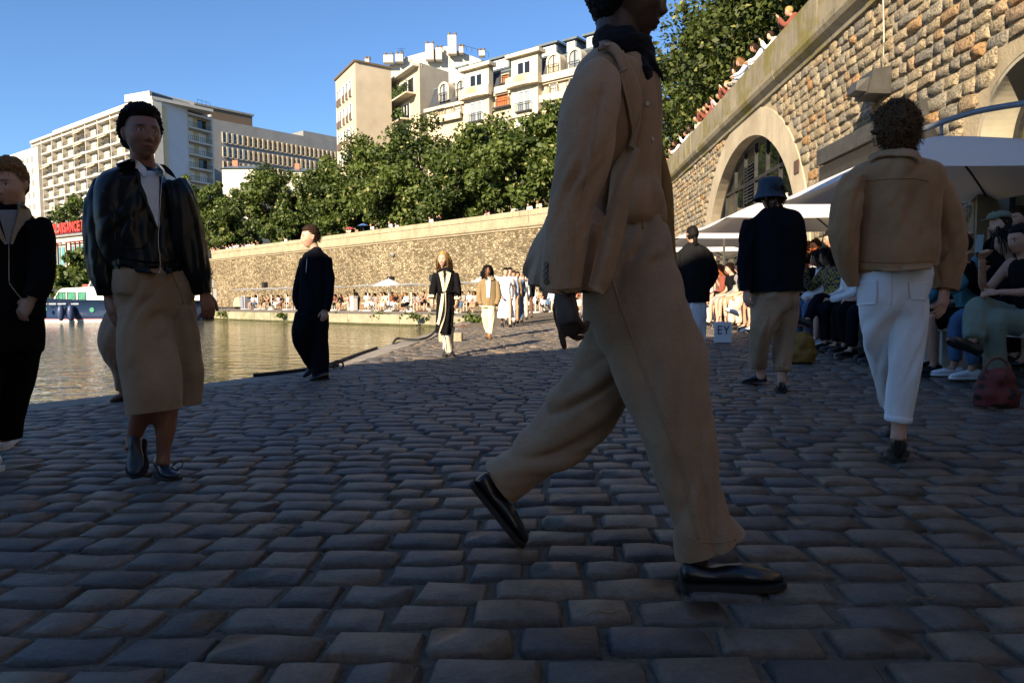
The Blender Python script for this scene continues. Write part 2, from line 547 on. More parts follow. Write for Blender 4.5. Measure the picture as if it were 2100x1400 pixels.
# a dark algae line just above the water
M_ALG = plain('algae', (0.05, 0.05, 0.018), 0.8, 0.4, 3.0)
m = MB()
for i in range(len(FQr) - 1):
    a, b = FQr[i + 1], FQr[i]
    t = (b - a) / np.linalg.norm(b - a); nn = np.array([t[1], -t[0]])
    m.add([(*(a + nn * 0.09), WATER_Z - 0.1), (*(b + nn * 0.09), WATER_Z - 0.1), (*(b + nn * 0.08), WATER_Z + 0.12), (*(a + nn * 0.08), WATER_Z + 0.12)], [(0, 1, 2, 3)])
m.build('algae_line', M_ALG, fq)

# upper streets behind the walls
UP_Z = 6.35
M_UP = plain('street_asphalt', (0.09, 0.088, 0.085), 0.9, 0.2, 2.0)
back = lambda p: tuple(p)
m = MB()
far_l = fw(-40, -0.4)[:2]
j2 = W_J + np.array([0.6, -0.2])
m.add([(*far_l, UP_Z), (*j2, UP_Z), (*(j2 + np.array([140, 40])), UP_Z), (200, 420, UP_Z), (-260, 420, UP_Z), (-200, 190, UP_Z)], [(0, 1, 2, 3, 4, 5)])
p0 = uv(WALL_U + 0.4, -25)[:2]; p1 = j2
m.add([(*p0, UP_Z), (*(p0 + np.array([120, 0])), UP_Z), (*(p1 + np.array([139, 39])), UP_Z), (*(p1 + np.array([0.01, 0])), UP_Z)], [(0, 1, 2, 3)])
up = m.build('upper_street', M_UP); tag(up, kind='structure')

# ================================================================== walls
def rubble_mat(name, c_lo, c_hi, mortar, scale, bd):
    s = NT(name)
    g = s.n('ShaderNodeNewGeometry')
    mp = s.n('ShaderNodeMapping'); mp.inputs['Scale'].default_value = (1.0, 1.0, 1.7)
    s.l(g.outputs['Position'], mp.inputs['Vector'])
    dn = s.n('ShaderNodeTexNoise'); dn.inputs['Scale'].default_value = 2.0
    s.l(mp.outputs[0], dn.inputs['Vector'])
    mx = s.n('ShaderNodeMix', data_type='VECTOR'); mx.inputs[0].default_value = 0.12
    s.l(mp.outputs[0], mx.inputs[4]); s.l(dn.outputs['Color'], mx.inputs[5])
    vo = s.n('ShaderNodeTexVoronoi'); vo.inputs['Scale'].default_value = scale
    s.l(mx.outputs[1], vo.inputs['Vector'])
    ve = s.n('ShaderNodeTexVoronoi', feature='DISTANCE_TO_EDGE'); ve.inputs['Scale'].default_value = scale
    s.l(mx.outputs[1], ve.inputs['Vector'])
    sep = s.n('ShaderNodeSeparateColor'); s.l(vo.outputs['Color'], sep.inputs[0])
    col = s.ramp(sep.outputs[0], [(0.1, c_lo), (0.5, tuple((a + b) / 2 for a, b in zip(c_lo, c_hi))), (0.9, c_hi)])
    col = s.mix(s.ramp(ve.outputs['Distance'], [(0.02, (1, 1, 1)), (0.09, (0, 0, 0))]), col, mortar)
    big = s.noise(0.22, 5, 0.6, vec=g.outputs['Position'])
    col = s.mix(1.0, col, s.ramp(big, [(0.3, (0.72, 0.7, 0.66)), (0.7, (1.12, 1.1, 1.05))]), 'MULTIPLY')
    st = s.coord((0.5, 0.5, 0.06))
    streak = s.noise(1.6, 5, 0.65, vec=st)
    col = s.mix(s.ramp(streak, [(0.56, (0, 0, 0)), (0.75, (0.5,) * 3)]), col, (0.16, 0.135, 0.09))
    hgt = s.math('ADD', s.math('MULTIPLY', s.ramp(ve.outputs['Distance'], [(0.0, (0, 0, 0)), (0.14, (1, 1, 1))]), 1.0), s.math('MULTIPLY', s.noise(scale * 4, 5, 0.7, vec=g.outputs['Position']), 0.6))
    hgt = s.math('ADD', hgt, s.math('MULTIPLY', sep.outputs[1], 0.7))
    s.set(color=col, rough=0.95, spec=0.15, normal=s.bump(hgt, 1.0, bd))
    return s.m
M_RUB = rubble_mat('far_rubble', (0.15, 0.12, 0.075), (0.42, 0.35, 0.24), (0.27, 0.23, 0.165), 3.6, 0.09)
def ashlar_mat(name, base, moss=(0.11, 0.1, 0.02), moss_lo=0.55, dark=(0.12, 0.11, 0.085), dlo=0.5, bd=0.012):
    s = NT(name)
    g = s.n('ShaderNodeNewGeometry')
    P = g.outputs['Position']
    n1 = s.noise(0.9, 6, 0.65, vec=P)
    base = np.array(base)
    col = s.ramp(n1, [(0.3, base * 0.75), (0.7, np.minimum(base * 1.15, 1))])
    mp = s.n('ShaderNodeMapping'); mp.inputs['Scale'].default_value = (1.0, 1.0, 0.16); s.l(P, mp.inputs['Vector'])
    n2 = s.noise(2.6, 6, 0.68, vec=mp.outputs[0])
    col = s.mix(s.ramp(n2, [(dlo, (0, 0, 0)), (dlo + 0.2, (0.85,) * 3)]), col, dark)
    n3 = s.noise(0.55, 6, 0.7, vec=P)
    col = s.mix(s.ramp(n3, [(moss_lo, (0, 0, 0)), (moss_lo + 0.1, (0.8,) * 3)]), col, moss)
    s.set(color=col, rough=0.92, spec=0.2, normal=s.bump(s.noise(16.0, 6, 0.7, vec=P), 0.7, bd))
    return s.m
M_COP = ashlar_mat('far_coping_stone', (0.34, 0.29, 0.2), moss_lo=0.72, dlo=0.56)
M_PAR = ashlar_mat('mossy_parapet', (0.27, 0.235, 0.165), moss=(0.17, 0.145, 0.03), moss_lo=0.5, dlo=0.5)
M_SMOOTH = ashlar_mat('smooth_limestone', (0.44, 0.375, 0.27), moss_lo=0.9, dark=(0.34, 0.28, 0.19), dlo=0.52, bd=0.004)
M_MORT = ashlar_mat('lime_mortar', (0.36, 0.295, 0.195), moss_lo=0.85, dark=(0.2, 0.165, 0.11), dlo=0.55, bd=0.02)
M_STONE = stone_mat('rough_wall_stone', [(0.36, 0.29, 0.19), (0.40, 0.32, 0.2), (0.26, 0.225, 0.165), (0.43, 0.35, 0.225), (0.25, 0.225, 0.18), (0.38, 0.29, 0.17), (0.30, 0.27, 0.21), (0.40, 0.23, 0.1), (0.33, 0.28, 0.19), (0.22, 0.2, 0.16)], 0.95, 1.0, fine=30.0, coarse=9.0, bd=0.05, pits=((0.38, 0.35), (0.55, 1.2)))
M_METAL = plain('dark_metal', (0.045, 0.045, 0.045), 0.45, 0.3, 8.0, metal=0.6)
M_GALV = plain('painted_sheet_metal', (0.06, 0.057, 0.052), 0.5, 0.3, 5.0, metal=0.3)

# --- far retaining wall
far_wall = empty('retaining_wall', fw(0), 0, 'tall tan rubble stone wall with pale coping along the far quay', 'wall')
def child_np(name, V, Fc, mat, parent, smooth=False):
    V = np.asarray(V, float) - np.array(parent.location)
    return obj(name, mesh_np(name, V, Fc, smooth), mat, parent)
S0, S1 = 0.0, FARLEN
CORN_Z = 6.12
m = MB()
N = 60
V = []
for i in range(N + 1):
    s_ = -14 + (S1 + 14) * i / N
    for z, off in ((FQ_Z - 0.3, 0.35), (CORN_Z * 0.5, 0.12), (CORN_Z, 0.0)):
        V.append(fw(s_, off, z))
Fc = [(i * 3 + k, (i + 1) * 3 + k, (i + 1) * 3 + k + 1, i * 3 + k + 1) for i in range(N) for k in range(2)]
child_np('rubble_face', V, Fc, M_RUB, far_wall, True)
prof_lo = [(-0.6, CORN_Z), (0.10, CORN_Z), (0.12, CORN_Z + 0.1), (0.24, CORN_Z + 0.2), (0.26, CORN_Z + 0.34), (0.12, CORN_Z + 0.40), (-0.6, CORN_Z + 0.40)]
prof_hi = [(-0.42, CORN_Z + 0.4), (0.05, CORN_Z + 0.4), (0.05, PAR_H - 0.42), (-0.42, PAR_H - 0.42)]
prof_cap = [(-0.48, PAR_H - 0.42), (0.11, PAR_H - 0.42), (0.11, PAR_H - 0.05), (0.06, PAR_H), (-0.44, PAR_H), (-0.48, PAR_H - 0.05)]
def extrude_prof(prof, fn, a, b):
    n = len(prof)
    V = [fn(t, o, z) for t in (a, b) for o, z in prof]
    Fc = [(i, (i + 1) % n, n + (i + 1) % n, n + i) for i in range(n)] + [tuple(range(n))[::-1], tuple(range(n, 2 * n))]
    return V, Fc
rb = random.Random(3)
s_ = -14.0
while s_ < S1 - 0.2:
    e = min(s_ + rb.uniform(1.5, 2.1), S1)
    for nm, pr in (('cornice_block', prof_lo), ('parapet_block', prof_hi), ('coping_block', prof_cap)):
        if nm != 'cornice_block' and s_ < -0.1: continue
        j = rb.uniform(-0.008, 0.008)
        V, Fc = extrude_prof([(o + j, z) for o, z in pr], fw, s_ + 0.01, e - 0.01)
        child_np(nm, V, Fc, M_COP, far_wall)
    s_ = e

# --- right retaining wall
right_wall = empty('retaining_wall', uv(WALL_U, 20), 0, 'high rough stone wall with arches and a mossy parapet beside the seats', 'wall')
def rw(v, off=0.0, z=0.0):
    return uv(WALL_U - off, v, z)
ARCH = dict(vc=21.9, a=4.75, b=3.75, spring=1.8)
DOOR = dict(vc=9.2, a=1.0, b=0.98, spring=2.85)
def arch_h(A, v, grow=0.0):
    t = abs(v - A['vc']) / (A['a'] + grow)
    return None if t >= 1 else A['spring'] + (A['b'] + grow) * math.sqrt(1 - t * t)
V, Fc = [], []
vs = list(np.arange(-12, 47.0, 0.9))
for A in (ARCH, DOOR):
    c = A['vc'] - A['a'] * np.cos(np.linspace(0, math.pi, 37))
    vs += list(c)
V_J = float(np.dot(W_J, VV))
vs = sorted(x for x in set(round(float(x), 5) for x in vs) if x <= V_J)
def low(v):
    for A in (ARCH, DOOR):
        h = arch_h(A, v)
        if h is not None: return h
        if abs(abs(v - A['vc']) - A['a']) < 1e-4: return A['spring']
    return None
for a, b in zip(vs[:-1], vs[1:]):
    mid = (a + b) / 2
    inside = any(abs(mid - A['vc']) < A['a'] for A in (ARCH, DOOR))
    la = low(a) if inside else -0.3; lb = low(b) if inside else -0.3
    k = len(V)
    V += [rw(a, 0, la), rw(b, 0, lb), rw(b, 0, CORN_Z), rw(a, 0, CORN_Z)]
    Fc.append((k, k + 1, k + 2, k + 3))
child_np('mortar_face', V, Fc, M_MORT, right_wall)
prof_lo2 = [(-0.6, CORN_Z), (0.08, CORN_Z), (0.10, CORN_Z + 0.1), (0.22, CORN_Z + 0.2), (0.27, CORN_Z + 0.3), (0.27, CORN_Z + 0.42), (0.1, CORN_Z + 0.47), (-0.6, CORN_Z + 0.47)]
prof_hi2 = [(-0.42, CORN_Z + 0.47), (0.06, CORN_Z + 0.47), (0.06, PAR_H - 0.06), (0.0, PAR_H), (-0.36, PAR_H), (-0.42, PAR_H - 0.06)]
v_ = -12.0
while v_ < V_J - 0.2:
    e = min(v_ + rb.uniform(1.6, 2.6), V_J)
    for nm, pr in (('cornice_block', prof_lo2), ('parapet_block', prof_hi2)):
        j = rb.uniform(-0.01, 0.01)
        V, Fc = extrude_prof([(o + j, z) for o, z in pr], rw, v_ + 0.006, e - 0.006)
        child_np(nm, V, Fc, M_PAR, right_wall)
    v_ = e
# stones of the right wall
WST = [stone_template(100 + s, rough_amp=0.026, dome=0.03, skirt=0.05, jit=0.07) for s in range(14)]
wall_me = []
for i, (tv, tf) in enumerate(WST):
    me = mesh_np('stone', tv, tf, True); add_rnd(me, np.full(len(tv), i / 14.0)); me.materials.append(M_STONE); wall_me.append(me)
stones = []
h = 0.05
while h < CORN_Z - 0.12:
    dh = rs.uniform(0.15, 0.23)
    if h + dh > CORN_Z - 0.02: dh = CORN_Z - 0.02 - h
    v = 6.6 + rs.uniform(0, 0.3)
    while v < V_J - 0.3:
        dv = rs.uniform(0.22, 0.55)
        vc, hc = v + dv / 2, h + dh / 2
        ok = True
        for A, g_ in ((ARCH, 0.72), (DOOR, 0.13)):
            for vv in (v + 0.06, v + dv - 0.06):
                for hh in (h, h + dh):
                    t = arch_h(A, vv, g_)
                    if t is not None and hh < t: ok = False
        if hc < 1.2 and v > 12: ok = ok and rs.rand() < 0.95
        if ok: stones.append((vc, hc, dv - rs.uniform(-0.02, 0.015), dh - rs.uniform(-0.015, 0.015), rs.uniform(-0.06, 0.06), rs.randint(14), rs.uniform(-0.02, 0.03), rs.uniform(0, 1), rs.randint(2)))
        v += dv
    h += dh
WB = np.array([np.append(VV, 0), [0, 0, 1], np.append(-UV, 0)])       # stone x -> along, y -> up, z -> out of the wall
def srank(t):
    x, y = px_of(rw(t[0], 0, t[1]))
    return (0 if (-20 < x < 2130 and -40 < y < 560) else 1, t[0])
stones.sort(key=srank)
for t in stones[:300]:
    o = obj('stone', wall_me[t[5]], None, right_wall)
    Mx = Matrix([list(WB[:, 0]) , list(WB[:, 1]), list(WB[:, 2])])
    R = Matrix((WB[0], WB[1], WB[2])).transposed()
    o.matrix_local = Matrix.Translation(Vector(rw(t[0], 0.034 + t[6], t[1]) - np.array(right_wall.location))) @ (R @ Matrix.Rotation(t[4], 3, 'Z')).to_4x4() @ Matrix.Diagonal((t[2] * (-1 if t[8] else 1) * (1 if not t[8] else -1), t[3], 1, 1))
def place_stone(t, tv):
    c, s_ = math.cos(t[4]), math.sin(t[4])
    p = tv * np.array([t[2], t[3], 1.0])
    p = np.stack([p[:, 0] * c - p[:, 1] * s_, p[:, 0] * s_ + p[:, 1] * c, p[:, 2]], 1)
    return p @ WB + rw(t[0], 0.034 + t[6], t[1]) - np.array(right_wall.location)
joined('far_stones', stones[300:], WST, M_STONE, right_wall, place_stone)
# arch surrounds
def ring_mesh(A, g0, g1, off0, off1, base, n=40):
    """band between two ellipses, standing proud of the wall"""
    V = []
    th = np.linspace(0, math.pi, n)
    for g_, off in ((g0, off0), (g0, off1), (g1, off1), (g1, off0)):
        for t in th:
            V.append(rw(A['vc'] - (A['a'] + g_) * math.cos(t), off, A['spring'] + (A['b'] + g_) * math.sin(t)))
    Fc = []
    for k in range(4):
        for i in range(n - 1):
            a, b = k * n + i, ((k + 1) % 4) * n + i
            Fc.append((a, a + 1, b + 1, b))
    # jambs down to the ground
    for sgn in (-1, 1):
        q = len(V)
        for z in (A['spring'], base):
            for g_, off in ((g0, off0), (g0, off1), (g1, off1), (g1, off0)):
                V.append(rw(A['vc'] + sgn * (A['a'] + g_), off, z))
        for k in range(4): Fc.append((q + k, q + (k + 1) % 4, q + 4 + (k + 1) % 4, q + 4 + k))
    return V, Fc
V, Fc = ring_mesh(ARCH, -0.01, 0.74, -0.75, 0.035, -0.2)
child_np('arch_surround', V, Fc, M_SMOOTH, right_wall, False)
V, Fc = ring_mesh(DOOR, -0.005, 0.05, -0.9, 0.02, -0.2)
M_CEM = ashlar_mat('stained_cement', (0.36, 0.33, 0.25), moss_lo=0.62, moss=(0.16, 0.13, 0.03), dark=(0.09, 0.085, 0.075), dlo=0.5, bd=0.004)
child_np('arch_surround', V, Fc, M_CEM, right_wall, False)
V, Fc = ring_mesh(DOOR, 0.05, 0.16, -0.1, 0.03, -0.2)
child_np('arch_render_band', V, Fc, M_MORT, right_wall, False)
# windows in the arches
s = NT('window_glass_dark'); s.set(color=(0.012, 0.014, 0.013), rough=0.03, spec=0.8); s.l(s.bump(s.noise(0.9, 2), 0.05, 0.05), s.p.inputs['Normal']); M_GLASS = s.m
s = NT('window_glass_amber'); s.set(color=(0.10, 0.085, 0.03), rough=0.08, spec=0.8); s.l(s.bump(s.noise(0.9, 2), 0.05, 0.05), s.p.inputs['Normal']); M_GLASS2 = s.m
def arch_window(A, name, off, verts_v, trans_h, bar, glass, label):
    root = empty(name, rw(A['vc'], off, 0), 0, label, 'window')
    def top(v): return arch_h(A, v, -0.05) or A['spring']
    n = 40; th = np.linspace(0, math.pi, n)
    V = []
    for g_, o in ((-0.03, off - 0.04), (-0.03, off + 0.06), (-0.03 - bar * 1.6, off + 0.06), (-0.03 - bar * 1.6, off - 0.04)):
        for t in th: V.append(rw(A['vc'] - (A['a'] + g_) * math.cos(t), o, A['spring'] + (A['b'] + g_) * math.sin(t)))
    Fc = [(k * n + i, k * n + i + 1, ((k + 1) % 4) * n + i + 1, ((k + 1) % 4) * n + i) for k in range(4) for i in range(n - 1)]
    child_np('frame', V, Fc, M_METAL, root)
    vb = [A['vc'] - A['a'] + 0.02] + list(verts_v) + [A['vc'] + A['a'] - 0.02]
    for v in vb:
        hh = max(top(v) - 0.03, A['spring'])
        a, b = rw(v - bar / 2, off - 0.03, 0.3), rw(v + bar / 2, off + 0.05, hh)
        c = [rw(v - bar / 2, off + 0.05, 0), rw(v + bar / 2, off + 0.05, 0), rw(v + bar / 2, off - 0.03, 0), rw(v - bar / 2, off - 0.03, 0)]
        V = [p + np.array([0, 0, z]) for z in (0.1, hh) for p in c]
        child_np('mullion', V, [(0, 1, 5, 4), (1, 2, 6, 5), (2, 3, 7, 6), (3, 0, 4, 7), (4, 5, 6, 7)], M_METAL, root)
    for hgt in trans_h:
        w = A['a'] * math.sqrt(max(0, 1 - ((hgt - A['spring']) / A['b']) ** 2)) if hgt > A['spring'] else A['a']
        c = [rw(A['vc'] - w, off + 0.055, 0), rw(A['vc'] + w, off + 0.055, 0), rw(A['vc'] + w, off - 0.035, 0), rw(A['vc'] - w, off - 0.035, 0)]
        V = [p + np.array([0, 0, z]) for z in (hgt - bar * 0.7, hgt + bar * 0.7) for p in c]
        child_np('transom', V, [(0, 1, 5, 4), (1, 2, 6, 5), (2, 3, 7, 6), (3, 0, 4, 7), (4, 5, 6, 7), (3, 2, 1, 0)], M_METAL, root)
    hs = [0.1] + list(trans_h) + [99]
    for a, b in zip(vb[:-1], vb[1:]):
        for h0, h1 in zip(hs[:-1], hs[1:]):
            q = np.linspace(a, b, 7)
            up_ = [min(h1, max(top(x), h0)) for x in q]
            if max(up_) - h0 < 0.05: continue
            V = [rw(x, off, h0) for x in q] + [rw(x, off, u_) for x, u_ in zip(q, up_)]
            child_np('pane', V, [(i, i + 1, 8 + i, 7 + i) for i in range(6)], glass, root)
    return root
arch_window(ARCH, 'arched_window', -0.34, np.linspace(ARCH['vc'] - 4.5, ARCH['vc'] + 4.5, 9)[1:-1], [2.2, 3.15, 4.35], 0.07, M_GLASS, 'large black framed arched window in pale stone surround')
arch_window(DOOR, 'arched_window', -0.46, [DOOR['vc']], [1.1, 2.75], 0.06, M_GLASS2, 'narrow arched window recessed in stained cement at right edge')
# louvre in the big window
lv = empty('louvre', rw(ARCH['vc'] + 0.55, -0.27, 4.5), 0, 'dark slatted vent set in top of arched window', 'vent')
for i in range(12):
    z = 3.75 + i * 0.1
    V = [rw(ARCH['vc'] + 0.1, -0.26, z), rw(ARCH['vc'] + 1.05, -0.26, z), rw(ARCH['vc'] + 1.05, -0.31, z + 0.075), rw(ARCH['vc'] + 0.1, -0.31, z + 0.075)]
    child_np('slat', V, [(0, 1, 2, 3)], M_METAL, lv)
# door canopy on the wall
cn = empty('wall_canopy', rw(12.8, 0.0, 3.6), 0, 'long grey metal canopy box fixed to stone wall behind the curly haired man', 'canopy')
v0, v1 = onwall(1715, 312)[0], onwall(1908, 212)[0]
zt = 3.93
c = lambda v, o, z: rw(v, o, z)
V = [c(v0, 0, zt), c(v1, 0, zt), c(v1, .4, zt - .1), c(v0, .4, zt - .1), c(v0, 0, zt - .36), c(v1, 0, zt - .36), c(v1, .4, zt - .4), c(v0, .4, zt - .4)]
child_np('hood', V, [(0, 1, 2, 3), (3, 2, 6, 7), (0, 3, 7, 4), (1, 5, 6, 2), (4, 7, 6, 5)], M_GALV, cn)
V = [c(v0 + .1, 0.02, zt - .38), c(v1 - .1, 0.02, zt - .38), c(v1 - .1, .3, zt - .41), c(v0 + .1, .3, zt - .41), c(v0 + .5, 0.02, zt - .8), c(v1 - .4, 0.02, zt - .8), c(v1 - .4, .16, zt - .78), c(v0 + .5, .16, zt - .78)]
child_np('soffit', V, [(3, 2, 6, 7), (0, 3, 7, 4), (1, 5, 6, 2), (4, 7, 6, 5)], M_METAL, cn)
# flood light box and its cable
vb_, zb_ = onwall(1816, 175)
fl = empty('vent_box', rw(vb_, 0.0, zb_ - 0.25), 0, 'grey metal vent box with cable on upper part of stone wall', 'vent')
V = [c(vb_ - .28, 0, zb_ - .22), c(vb_ + .28, 0, zb_ - .22), c(vb_ + .28, .42, zb_ - .2), c(vb_ - .28, .42, zb_ - .2), c(vb_ - .28, 0, zb_ + .26), c(vb_ + .28, 0, zb_ + .26), c(vb_ + .28, .34, zb_ + .2), c(vb_ - .28, .34, zb_ + .2)]
child_np('box', V, [(0, 3, 2, 1), (4, 5, 6, 7), (0, 1, 5, 4), (1, 2, 6, 5), (2, 3, 7, 6), (3, 0, 4, 7)], M_GALV, fl)
V = [c(vb_ - .2, .37, zb_ - .16), c(vb_ + .2, .37, zb_ - .16), c(vb_ + .2, .6, zb_ - .13), c(vb_ - .2, .6, zb_ - .13), c(vb_ - .2, .36, zb_ + .1), c(vb_ + .2, .36, zb_ + .1), c(vb_ + .14, .55, zb_ + .05), c(vb_ - .14, .55, zb_ + .05)]
child_np('outlet', V, [(0, 3, 2, 1), (4, 5, 6, 7), (1, 2, 6, 5), (2, 3, 7, 6), (3, 0, 4, 7)], M_GALV, fl)
cab = MB().tube([c(vb_, 0.05, zb_ + .25), c(vb_ - .03, 0.06, zb_ + .8), c(vb_ - .02, 0.09, CORN_Z), c(vb_ + .02, 0.3, CORN_Z + .3), c(vb_ + .02, 0.1, PAR_H)], 0.014, 6)
cab.v = [tuple(np.array(p) - np.array(fl.location)) for p in cab.v]
cab.build('cable', plain('pale_cable', (0.45, 0.4, 0.3)), fl, True)
vp, zp = onwall(1638, 342)
V = [c(vp - .16, 0.05, zp - .15), c(vp + .16, 0.05, zp - .15), c(vp + .16, .05, zp + .15), c(vp - .16, .05, zp + .15), c(vp - .16, 0.065, zp - .15), c(vp + .16, 0.065, zp - .15), c(vp + .16, .065, zp + .15), c(vp - .16, .065, zp + .15)]
pq = obj('wall_plaque', mesh_np('wall_plaque', np.array(V), [(4, 5, 6, 7), (0, 1, 5, 4), (1, 2, 6, 5), (2, 3, 7, 6), (3, 0, 4, 7)]), plain('brown_plaque', (0.09, 0.05, 0.04)))
tag(pq, 'small dark brown plaque on pale arch surround', 'plaque')
# unseen building added behind the camera to shade the near paving
SHX = Vector((SUN_TO.x, SUN_TO.y)); SH_H = 9.0
M_PARIS = plain('cream_stone', (0.5, 0.44, 0.33), 0.85, 0.12, 0.6)
bb = empty('added_shade_block', (-10.8, -6.0, 0), math.radians(20), 'unseen plain stone building added behind the viewer to shade the near paving', 'building')
MB().box((-7.4, -4.0, SH_H / 2 - 0.5), (37.2, 8.0, SH_H + 1.0)).build('wall', M_PARIS, bb)
MB().box((-7.4, 0.06, SH_H - 0.62), (37.4, 0.12, 0.3)).build('cornice', M_PARIS, bb)
wme = mesh_np('window', np.array([(-.5, 0, 0), (.5, 0, 0), (.5, 0, 1.7), (-.5, 0, 1.7)]), np.array([[0, 1, 2, 3]]))
for k in range(10):
    for fl_ in range(2): obj('window', wme, M_GLASS, bb, (-24 + k * 3.6, 0.012, 1.4 + fl_ * 3.5))
# ================================================================== buildings
class Facade:
    """a vertical facade plane with local coordinates s (along), h (height), o (out towards the viewer)"""
    def __init__(f, A, B):
        f.A = np.array(A[:2], float); f.B = np.array(B[:2], float)
        f.L = np.linalg.norm(f.B - f.A); f.t = (f.B - f.A) / f.L
        n = np.array([f.t[1], -f.t[0]])
        f.n = n if np.dot(n, f.A) < 0 else -n
    def P(f, s_, h, o=0.0):
        p = f.A + f.t * s_ + f.n * o
        return np.array([p[0], p[1], h])
    def px(f, x, y):
        d = ray(x, y)
        # camera at origin in plan
        M = np.array([[d[0], -f.t[0]], [d[1], -f.t[1]]])
        k, s_ = np.linalg.solve(M, f.A)
        return s_, CAM_H + d[2] * k
    def box(f, s0, s1, h0, h1, o0, o1):
        V = [f.P(s_, h, o) for h in (h0, h1) for s_, o in ((s0, o1), (s1, o1), (s1, o0), (s0, o0))]
        return V, [(0, 1, 5, 4), (1, 2, 6, 5), (2, 3, 7, 6), (3, 0, 4, 7), (4, 5, 6, 7), (3, 2, 1, 0)]
def fbox(f, name, mat, parent, s0, s1, h0, h1, o0, o1):
    V, Fc = f.box(s0, s1, h0, h1, o0, o1)
    return child_np(name, V, Fc, mat, parent)
def fmulti(f, name, mat, parent, boxes):
    V, Fc = [], []
    for b in boxes:
        v, q = f.box(*b); k = len(V); V += v; Fc += [tuple(i + k for i in t) for t in q]
    return child_np(name, V, Fc, mat, parent)
def pt(px, py, z):
    return onplane(px, py, z)
def window_on(f, parent, s0, s1, h0, h1, glass, frame, fr=0.08, depth=0.12, bars=1, mid=False):
    """a window = frame with a pane as its sub-part"""
    bx = [(s0, s0 + fr, h0, h1, -0.02, depth), (s1 - fr, s1, h0, h1, -0.02, depth), (s0 + fr, s1 - fr, h0, h0 + fr, -0.02, depth), (s0 + fr, s1 - fr, h1 - fr, h1, -0.02, depth)]
    for b in range(bars):
        sm = s0 + (s1 - s0) * (b + 1) / (bars + 1)
        bx.append((sm - fr * 0.4, sm + fr * 0.4, h0 + fr, h1 - fr, -0.02, depth * 0.9))
    if mid:
        hm = h0 + (h1 - h0) * 0.5
        bx.append((s0 + fr, s1 - fr, hm - fr * 0.4, hm + fr * 0.4, -0.02, depth * 0.85))
    w = fmulti(f, 'window', frame, parent, bx)
    V = [f.P(s0, h0, 0.03), f.P(s1, h0, 0.03), f.P(s1, h1, 0.03), f.P(s0, h1, 0.03)]
    obj('pane', mesh_np('pane', np.array(V) - np.array(parent.location), [(0, 1, 2, 3)]), glass, w)
    return w
def railing_boxes(s0, s1, h0, h1, o, step=0.3, bar=0.035):
    bx = [(s0, s1, h1 - 0.06, h1, o - 0.03, o + 0.03), (s0, s1, h0, h0 + 0.05, o - 0.03, o + 0.03)]
    n = max(2, int((s1 - s0) / step))
    for i in range(n + 1):
        q = s0 + (s1 - s0) * i / n
        bx.append((q - bar / 2, q + bar / 2, h0, h1, o - 0.02, o + 0.02))
    return bx
M_CREAM = plain('cream_facade', (0.46, 0.39, 0.28), 0.85, 0.1, 0.5, bump=0.2, bscale=3.0)
M_CREAM2 = plain('pale_render', (0.5, 0.44, 0.335), 0.85, 0.1, 0.4)
M_BEIGE = plain('beige_render', (0.44, 0.375, 0.28), 0.9, 0.12, 0.35, bump=0.2, bscale=2.0)
M_WHITEB = plain('white_render', (0.47, 0.45, 0.4), 0.8, 0.08, 0.4)
M_CONC = plain('grey_concrete', (0.2, 0.205, 0.21), 0.85, 0.12, 0.3)
M_PANEL = plain('grey_panel', (0.46, 0.47, 0.5), 0.7, 0.05, 0.4)
M_YELL = plain('cream_yellow_partition', (0.5, 0.41, 0.25), 0.8, 0.1, 0.5)
M_SHUT = plain('white_shutter', (0.6, 0.58, 0.54), 0.6, 0.06, 2.0)
M_SLATE = plain('zinc_slate', (0.045, 0.05, 0.06), 0.5, 0.25, 0.8)
M_ZINC = plain('zinc_trim', (0.12, 0.15, 0.17), 0.45, 0.2, 1.0, metal=0.3)
M_ORANGE = plain('orange_blind', (0.45, 0.12, 0.03), 0.7, 0.1, 2.0)
M_WFRAME = plain('white_window_frame', (0.75, 0.75, 0.74), 0.4, 0.05)
M_IRON = plain('wrought_iron', (0.02, 0.02, 0.022), 0.5, 0.1)
M_BRONZE = plain('brown_pilaster', (0.12, 0.085, 0.055), 0.6, 0.2)
s = NT('sky_window_glass'); s.set(color=(0.03, 0.05, 0.065), rough=0.04, spec=0.9); M_WGL = s.m
s = NT('pale_window_glass'); s.set(color=(0.25, 0.28, 0.3), rough=0.06, spec=0.9); M_WGL2 = s.m
BZ = UP_Z

# ---- left tower with balconies
ZT = 42.0
TC = pt(313, 200, ZT); TL = pt(64, 292, ZT); TR = pt(436, 236, ZT)
tower = empty('apartment_tower', (TC[0], TC[1], BZ), 0, 'long white apartment block with rows of cream balconies at left', 'building')
fL = Facade(TL, TC); fR = Facade(TC, TR)
Bk = TL + (TR - TC)
m = [TL, TC, TR, Bk]
V = [(p[0], p[1], z) for z in (0, ZT - 0.9) for p in m]
# core set back behind the balconies
def inset(f, o): return f
coreV = [fL.P(0, z, -1.6) for z in (BZ, ZT)] + [fL.P(fL.L, z, -1.6) for z in (BZ, ZT)]
fbox(fL, 'back_wall', M_YELL, tower, 0.3, fL.L - 0.3, BZ, ZT - 1.2, -3.0, -1.15)
cx = [fL.P(fL.L - 0.3, 0, -0.01)[:2], fR.P(0.01, 0, -0.01)[:2], fR.P(fR.L * 0.52, 0, -0.01)[:2], fR.P(fR.L * 0.52, 0, -4)[:2], fL.P(fL.L - 0.3, 0, -4)[:2]]
fbox(fR, 'blank_gable', M_PANEL, tower, 0.0, fR.L * 0.53, BZ, ZT, -6.0, 0.0)
fbox(fR, 'back_wall', M_YELL, tower, fR.L * 0.53, fR.L - 0.4, BZ, ZT - 1.2, -6.0, -1.5)
fbox(fR, 'end_pier', M_WHITEB, tower, fR.L - 0.45, fR.L, BZ, ZT, -6.0, 0.02)
